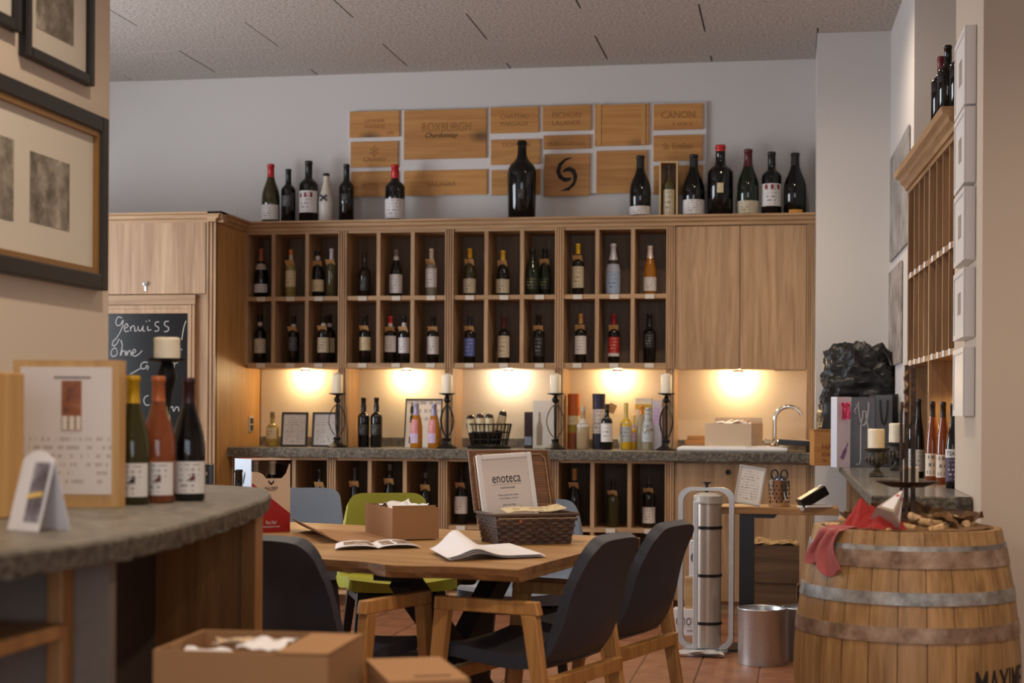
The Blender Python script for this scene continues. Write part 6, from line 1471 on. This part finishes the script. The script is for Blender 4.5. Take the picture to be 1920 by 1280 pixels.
ob('cutter_bar', B(((-.055, -.088, .03), (-.03, -.075, H_ - .07))), ALU_SOFT, rd, local=True, bevel=.003)
for f in (.17, .5, .83): ob('rubber_ring', MB().lathe([(.0685, -.008), (.0725, -.006), (.0725, .006), (.0685, .008)], 40, c=(.008, 0, .03 + (H_ - .11) * f), capends=False), BLACKPL, rd, True, True)
ob('film_cap', MB().lathe([(.0, H_ - .084), (.075, H_ - .082), (.074, H_ - .045), (.05, H_ - .03), (0, H_ - .026)], 24, c=(.008, 0, 0), capends=False), flat('crinkled_film', (206, 200, 194), .2, trans=.35), rd, True, True)
ob('knob', MB().lathe([(.008, H_ - .052), (.008, H_ + .012), (.022, H_ + .018), (.022, H_ + .026), (.0, H_ + .028)], 20, capends=False), BLACKPL, rd, True, True)
tag(ob('crumpled_film', crumple(p.x - .02, p.y - .095, .012, .24, .07, .02, 21), flat('loose_film', (206, 202, 200), .25, trans=.3)), 'crumpled clear film on the floor at the foot of the roll dispenser', 'film')
# ---- boxes and bins near the desk
def logo_box(u0, u1, vt, vb, Y, label, txt, sub=None, zbase=None, dp=.1):
    a_, b_ = P(u0, vb, y=Y), P(u1, vt, y=Y); wd = b_.x - a_.x; zb = a_.z if zbase is None else zbase; h = b_.z - zb
    t = thing('logo_box', label, 'box', ((a_.x + b_.x) / 2, Y + dp / 2, zb)); ob('body', B(((-wd / 2, -dp / 2, 0), (wd / 2, dp / 2, h))), flat('white_gift_card', (216, 212, 214), .5, var=.01), t, local=True, bevel=.002)
    lettering(txt, wd * .86, h * .36, Matrix.Translation((.0, -dp / 2 - .0005, h * .56)) @ FACE, flat('logo_grey', (96, 92, 96), .7), t)
    if sub: ob('rule', B(((-wd * .42, -dp / 2 - .001, h * .33), (wd * .42, -dp / 2, h * .335))), GREYINK, t, local=True); lettering(sub, wd * .5, h * .1, Matrix.Translation((.1 * wd, -dp / 2 - .0005, h * .2)) @ FACE, GREYINK, t)
    return t
pf = P(1285, 1203, z=0).y
logo_box(1262, 1335, 1143, 1206, 8.72, 'white gift box with grey lettering on the floor behind the roll dispenser', 'enoteca', 'weinhandel', 0)
zt_ = P(1290, 1143, y=8.72).z
q0, q1 = P(1284, 1142, y=8.76), P(1330, 1082, y=8.76)
tag(ob('pine_board_box', B(((q0.x, 8.73, zt_ + .001), (q1.x, 8.81, q1.z))), wood('pale_ply', (190, 158, 116), (166, 130, 88), 'X', .8), bevel=.002), 'pale wooden box standing on the white gift box behind the dispenser', 'box')
t = logo_box(1292, 1330, 1014, 1079, 8.74, 'upright white gift box on top of the pale wooden box behind the dispenser', 'et', None, q1.z + .001, .07)
def crate(u0, u1, vt, vb, Y, dp, label, zb, full=False):
    a_, b_ = P(u0, vb, y=Y), P(u1, vt, y=Y); wd = b_.x - a_.x; h = b_.z - zb
    t = thing('wooden_crate', label, 'crate', ((a_.x + b_.x) / 2, Y + dp / 2, zb), 0, 'old wooden crates near the desk'); th = .01
    for nm, p0_, p1_ in (('front', (-wd / 2, -dp / 2, 0), (wd / 2, -dp / 2 + th, h)), ('back', (-wd / 2, dp / 2 - th, 0), (wd / 2, dp / 2, h)), ('side', (-wd / 2, -dp / 2 + th, 0), (-wd / 2 + th, dp / 2 - th, h)), ('side', (wd / 2 - th, -dp / 2 + th, 0), (wd / 2, dp / 2 - th, h)), ('bottom', (-wd / 2 + th, -dp / 2 + th, 0), (wd / 2 - th, dp / 2 - th, th))): ob(nm, B((p0_, p1_)), CRATE_DARK, t, local=True)
    if full: ob('straw', crumple(0, 0, h - .01, wd * .9, dp * .9, .04, 31, 16), blotch('wood_straw', [(120, 90, 56), (176, 140, 92), (206, 178, 130)], 90, .9, .8, 4), t, True, True)
    return h
h1 = crate(1404, 1494, 1093, 1190, 8.62, .2, 'lower wooden crate on the floor behind the metal bins', 0)
crate(1408, 1499, 1024, 1092, 8.60, .2, 'upper wooden crate filled with straw behind the desk post', h1 + .001, True)
crate(1494, 1524, 1100, 1190, 8.75, .14, 'small reddish wooden crate next to the barrel', 0)
def bin_(u, vt, vb, wpx, label):
    p = P(u, vb, z=0); s = FPX / fwd((p.x, p.y, .1)); r = wpx / 2 / s; h = (vb - vt) / s * .97
    t = thing('metal_bin', label, 'bin', (p.x, p.y + r, 0), 0, 'brushed steel bins on the floor')
    ob('wall', MB().lathe([(r * .97, 0), (r * .975, .004), (r, h - .006), (r + .004, h), (r - .003, h - .001), (r - .006, h - .01), (r * .95, .008)], 48, capends=False), ALU, t, True, True)
    ob('bottom', MB().lathe([(0, .006), (r * .97, .006)], 48, capends=False), ALU, t, local=True)
    ob('rim', MB().tube([(r * math.cos(q * .1309), r * math.sin(q * .1309), h) for q in range(48)], .004, 6, True), ALU, t, True, True)
bin_(1427, 1142, 1250, 91, 'brushed steel bin in front of the black desk post')
bin_(1508, 1140, 1243, 84, 'second steel bin half hidden by the barrel')

# ================================================================== LEFT: BAR AND PICTURES
LW = -2.02
def wall_picture(u0, u1, v0, v1, label, cat='picture frame', near_y=None, ftk=.035, fw_=.045, prints=()):
    """framed picture on the left wall, edges from pixels"""
    ya = P(u0, 300, x=LW).y if near_y is None else near_y; yb = P(u1, 300, x=LW).y
    zt = P(u1, v0, x=LW).z; zb = P(u1, v1, x=LW).z; w_, h = yb - ya, zt - zb
    t = thing('framed_picture', label, cat, (LW, (ya + yb) / 2, zb))
    # local y along the wall, x out of it
    def ring_(x0, x1, off, wd): return B(((x0, -w_ / 2 + off, off), (x1, -w_ / 2 + off + wd, h - off)), ((x0, w_ / 2 - off - wd, off), (x1, w_ / 2 - off, h - off)), ((x0, -w_ / 2 + off + wd, off), (x1, w_ / 2 - off - wd, off + wd)), ((x0, -w_ / 2 + off + wd, h - off - wd), (x1, w_ / 2 - off - wd, h - off)))
    ob('frame', ring_(.001, ftk, 0, fw_), FRAMEBLK, t, local=True, bevel=.004)
    if ftk > .03: ob('gilt_slip', ring_(.001, ftk - .008, fw_, .016), FRAMEGOLD, t, local=True)
    ob('mat', B(((.001, -w_ / 2 + fw_, fw_), (.012, w_ / 2 - fw_, h - fw_))), MATBOARD, t, local=True)
    for (ua, ub, va, vb) in prints:
        y0, y1 = P(ua, 300, x=LW + .012).y, P(ub, 300, x=LW + .012).y; z1, z0 = P(ub, va, x=LW + .012).z, P(ub, vb, x=LW + .012).z; cy_ = (ya + yb) / 2
        m = B(((.012, y0 - cy_, z0 - zb), (.0135, y1 - cy_, z1 - zb))); ob('print', m, SKETCH, t, local=True)
    return t
wall_picture(-260, 184, 224, 546, 'large black and gilt framed pair of prints on the left wall', prints=((56, 130, 308, 434), (-70, 25, 262, 415)))
wall_picture(32, 161, -190, 163, 'black framed drawing above the pair of prints on the left wall', prints=((66, 136, -100, 86),), ftk=.028, fw_=.03)
wall_picture(-330, 22, -160, 62, 'black framed picture at the top left corner', ftk=.028, fw_=.03)
# bar counter against the left wall
ZB = .978
def bp(u, v): p = P(u, v, z=ZB); return (p.x, p.y)
edge_px = [(0, 1036), (120, 1022), (249, 1004), (330, 986), (400, 967), (460, 948)]
pts_ = [(-1.30, 1.2), (-1.255, 1.9)] + [bp(*q) for q in edge_px] + [bp(498, 935), bp(509, 926), bp(505, 920), bp(490, 914), bp(462, 911.5)]
e0 = pts_[-1]
pts_ = pts_ + [(-1.80, e0[1] + .10), (-1.99, e0[1] + .05), (-2.018, 4.45), (-2.018, 1.2)]
bar = thing('bar_counter', 'curved bar counter with a thick slate top and open wooden base', 'bar', (-1.65, 3.0, 0))
ol = [(x, y, i < 13) for i, (x, y) in enumerate(pts_)]
tp, ed = slab(ol, ZB - .045, ZB, .014, .03, 9)
ob('surface', tp, SLATE, bar); ob('broken_edge', ed, SLATE_EDGE, bar)
zu = ZB - .046
# far end panel: wood, its near face and front edge visible
p_e = P(478, 1080, y=4.12); xe = p_e.x
ob('end_panel', B(((-2.0, 4.10, 0), (xe - .03, 4.14, zu))), CORKTOP, bar); ob('end_post', B(((xe - .03, 4.09, 0), (xe + .012, 4.15, zu))), CORKTOP, bar, bevel=.003)
xg = -1.46
ob('back_board', B(((-1.72, 2.0, 0), (-1.70, 4.10, zu))), DARKPANEL, bar)
q = P(204, 1150, y=3.0)
def at_u(u, y): return P(u, 1150, y=y).x
yg = 2.72
ob('partition', B(((-1.70, yg, 0), (at_u(204, yg), yg + .03, zu))), flat('grey_brown_panel', (122, 108, 98), .8), bar)
ob('front_post', B(((at_u(100, yg - .02), yg - .05, 0), (at_u(131, yg - .02), yg - .001, zu))), CORKTOP, bar, bevel=.004)
zs = P(60, 1190, y=2.55).z
ob('shelf', B(((-1.70, 1.3, zs - .02), (at_u(92, 2.6), yg - .051, zs + .005))), CORKTOP, bar, bevel=.003)
ob('shelf_back', B(((-1.72, 1.3, 0), (-1.701, 2.0, zu))), DARKPANEL, bar)
ob('base_board', B(((-1.70, yg + .031, 0), (-1.40, 4.09, .06))), DARKPANEL, bar)
# menu board: a pine box front with a sheet
ZBT_ = ZB + .001
pl, pr2 = P(236, 950, z=ZB), P(0, 985, z=ZB)
bx0 = P(223, 952, z=ZB); yb_ = bx0.y; s_ = FPX / fwd((bx0.x, bx0.y, 1.1)); hb_ = (952 - 676) / s_; wb_ = 200 / s_
mb_ = thing('menu_box', 'pine box with a white menu sheet pinned to its front on the bar', 'menu board', (bx0.x, bx0.y, ZBT_), YAW * 1 + R(0))
PINEL = wood('menu_pine', (206, 164, 106), (184, 138, 80), 'Z', .6)
ob('front_board', B(((-wb_, 0, 0), (0, .012, hb_))), PINEL, mb_, local=True)
ob('side_board', B(((-wb_ - .0, .012, 0), (-wb_ + .012, .06, hb_))), PINEL, mb_, local=True); ob('side_board', B(((-.012, .012, 0), (0, .06, hb_))), PINEL, mb_, local=True); ob('top_board', B(((-wb_ + .012, .012, hb_ - .012), (-.012, .06, hb_))), PINEL, mb_, local=True)
xs0, xs1 = -wb_ + 14 / s_, -14 / s_
sheet_ = ob('menu_sheet', B(((xs0, -.002, .03), (xs1, -.0005, hb_ - .016))), printed('menu_print', (222, 212, 208), (176, 160, 156), 15, .06, .46, .08, .92, .95, 22), mb_, local=True)
cxs = (xs0 + xs1) / 2 + .012
ob('heading', B(((cxs - .04, -.0026, hb_ - .042), (cxs + .045, -.002, hb_ - .038))), GREYINK, sheet_, local=True)
gphoto = ob('glass_photo', B(((cxs - .022, -.0028, hb_ * .52), (cxs + .024, -.002, hb_ * .86))), blotch('wine_glass_photo', [(96, 50, 30), (150, 86, 52), (186, 128, 92)], 22, .5, 0, 3), sheet_, local=True)
ob('photo_glasses', B(((cxs - .02, -.0032, hb_ * .525), (cxs - .008, -.0028, hb_ * .62)), ((cxs - .004, -.0032, hb_ * .525), (cxs + .008, -.0028, hb_ * .62)), ((cxs + .012, -.0032, hb_ * .525), (cxs + .022, -.0028, hb_ * .62))), MATBOARD, gphoto, local=True)
# taller box at the left edge
p = P(18, 975, z=ZB); 
tag(ob('pine_box', B(((p.x - .30, p.y - .05, ZBT_), (p.x - .03, p.y + .12, ZBT_ + .30))), PINEL, bevel=.003), 'brown wooden box at the left edge of the picture on the bar', 'box')
# folded card in front
p = P(96, 996, z=ZB); tc = thing('tent_card', 'blurred white folded card with a printed picture at the front of the bar', 'card', (p.x, p.y, ZBT_), R(-28))
s_ = FPX / fwd((p.x, p.y, 1.0)); hcard = 150 / s_
for sg_ in (1, -1):
    M = Matrix.Rotation(R(sg_ * 14), 4, 'X')
    m = MB().sheet(lambda a_, b_: (-.085 + .095 * a_ + .0 * b_, sg_ * -.035 * (1 - b_), hcard * b_ * (1 - .25 * (a_ - .5) ** 2 * 2)), 8, 6, .0015); o = ob('panel', m, PAPER, tc, True, True)
    if sg_ == 1:
        m = MB().sheet(lambda a_, b_: (-.04 + .045 * a_, -.035 * (1 - (.12 + .76 * b_)) - .002, hcard * (.12 + .76 * b_) * .97), 4, 6, .0005); ob('picture', m, blotch('card_photo', [(60, 46, 44), (120, 116, 128), (190, 190, 200)], 14, .5, 0, 4), o, True, True)
        m = MB().sheet(lambda a_, b_: (-.04 + .045 * a_, -.035 * (1 - (.4 + .06 * b_)) - .0032, hcard * (.4 + .06 * b_) + .006 * a_), 4, 2, .0005); ob('gold_band', m, flat('gold_band', (232, 196, 110), .5), o, True, True)
# three bottles on the bar
for u, dd_, vt, gl, cc_, cl, ds in ((249, 3.83, 704, 'olive', (206, 160, 22), .215, 'white wine bottle with bright yellow screw cap on the bar'), (297, 3.91, 705, 'rose', (186, 104, 58), .2, 'rose bottle with orange screw cap on the bar'), (354, 4.0, 708, 'black', (58, 28, 34), .21, 'red wine bottle with dark red cap on the bar')):
    X_, Y_ = RC((u - 960) / FPX * dd_, dd_); h = P(u, vt, y=Y_).z - ZBT_; r = .0415
    b_ = bottle(X_, Y_, ZBT_, h, r, 'burg', gl, ds, cc_, cl, [(.06, .32, 'white', 140)], group='three bottles on the bar', rot=YAW + (0 if u < 350 else .2))
    lb = [c for c in b_.children if c.name.startswith('label')][0]
    # small stag mark on each label
    a0 = .25
    pl_ = [(-.6, 0), (.5, 0), (.4, .5), (.75, .75), (.6, 1), (.25, .75), (.3, 1.5), (.05, 1.9), (.1, 1.2), (-.12, 1.9), (-.1, 1.15), (-.35, 1.6), (-.15, .9), (-.7, .6), (-.9, .2)]
    m = MB(); m.prism([(x * .010, y * .010) for x, y in pl_], 0, .0006, FACE)
    o = ob('stag_mark', m, cap((96, 44, 40), .7) if u > 290 else INK, lb, local=True); o.matrix_local = Matrix.Rotation(a0, 4, 'Z') @ Matrix.Translation((0, -r - .0012, .17 * h))
# candle on a tall iron holder behind the bottles
p = P(313, 930, z=ZB); yy = p.y + .12; zdish = P(313, 672, y=yy).z - ZBT_; yy = RC(-.9, 4.2)[1]; xx = P(313, 700, y=yy).x; zdish = P(313, 672, y=yy).z - ZBT_; s = FPX / fwd((xx, yy, 1.1))
t = thing('candle_holder', 'tall black iron candle holder behind the three bottles on the bar', 'candle holder', (xx, yy, ZBT_))
ob('foot', MB().lathe([(.06, 0), (.062, .006), (.03, .016), (.014, .04)], 24), BLACKMETAL, t, True, True)
ob('stem', MB().lathe([(.009, .03), (.008, zdish * .6), (.014, zdish * .75), (.024, zdish * .84), (.026, zdish * .88), (.018, zdish * .95), (.01, zdish - .006)], 16), BLACKMETAL, t, True, True)
ob('dish', MB().lathe([(.008, zdish - .012), (.048, zdish - .006), (.05, zdish), (0, zdish - .002)], 28, capends=False), BLACKMETAL, t, True, True)
wax_candle(xx, yy, ZBT_ + zdish - .0015, 24 / s, 42 / s, 'thick white candle with a melted rim on the tall iron holder', 15)
# dark boxes and bottle behind the bar end, on the table
x, y = PZ(405, 990, .74)
t = thing('dark_carton', 'black wine carton behind the bar end', 'carton', (RC(-1.19, 6.05)[0], RC(-1.19, 6.05)[1], TZ + .0005), YAW)
ob('body', B(((-.055, -.05, 0), (.055, .05, .262))), BLACKPL, t, local=True, bevel=.002)
lettering('DEIDESHEIMER', .08, .012, Matrix.Translation((.01, -.0505, .228)) @ FACE, CHALK, t)
X, Y = RC(-1.02, 5.98)
bottle(X, Y, TZ + .0005, P(450, 880, y=Y).z - TZ, .037, 'bord', 'black', 'black open-necked bottle beside the wine carton', None, 0, group=None)
# boxes in the foreground
p = P(480, 1195, y=2.9)
def fg_box(x, y, z, w_, d_, h, rz, label, full=True):
    t = thing('cardboard_box', label, 'box', (x, y, z), rz); open_box(t, w_, d_, h, CARD, .006)
    if full:
        ob('inner_flap', B(((-w_ / 2 + .01, -.1, 0), (w_ / 2 - .01, .0, .005), Matrix.Translation((0, d_ / 2 - .01, h * .72)))), CARD, t, local=True)
        ob('corner_flap', B(((w_ / 2 - .10, -d_ / 2 + .0, h - .004), (w_ / 2, d_ / 2 - .02, h + .001))), CARD, t, local=True)
        ob('papers', crumple(.015, -.01, h - .008, .08, .15, .012, 41), PAPER, t, True, True); ob('papers', crumple(-.1, -.03, h - .025, .1, .06, .012, 47), PAPER, t, True, True)
        ob('paper_strip', crumple(-.05, .06, h - .015, .12, .03, .012, 52), CARD_LIGHT, t, True, True)
    return t
X, Y = RC(-.475, 3.06); CH = .30
cr_z = .462
fg_box(X, Y, cr_z, .33, .28, CH, YAW + R(-8), 'open cardboard box with crumpled papers in the foreground below the bar')
t = thing('wooden_crate', 'wooden crate carrying the foreground cardboard boxes', 'crate', (RC(-.42, 3.1)[0], RC(-.42, 3.1)[1], 0), YAW)
for k in range(4): ob('slat', B(((-.3, -.2, .01 + k * .115), (.3, -.185, .11 + k * .115))), CRATE, t, local=True); ob('slat', B(((-.3, .185, .01 + k * .115), (.3, .2, .11 + k * .115))), CRATE, t, local=True)
for sx in (-1, 1): ob('end_board', B(((sx * .292 - .008, -.185, 0), (sx * .292 + .008, .185, .455))), CRATE, t, local=True)
ob('top_board', B(((-.3, -.2, .4555), (.3, .2, .461))), CRATE, t, local=True)
X, Y = RC(-.185, 3.12); t = thing('cardboard_box', 'closed lower cardboard box beside the open box in the foreground', 'box', (X, Y, cr_z), YAW + R(14))
ob('body', B(((-.075, -.14, 0), (.075, .14, .235))), CARD, t, local=True, bevel=.003); ob('lid', B(((-.0765, -.1415, .22), (.0765, .1415, .24))), CARD, t, local=True)
ob('slot', B(((-.02, -.1, .2401), (.05, -.09, .241))), INK, t, local=True)
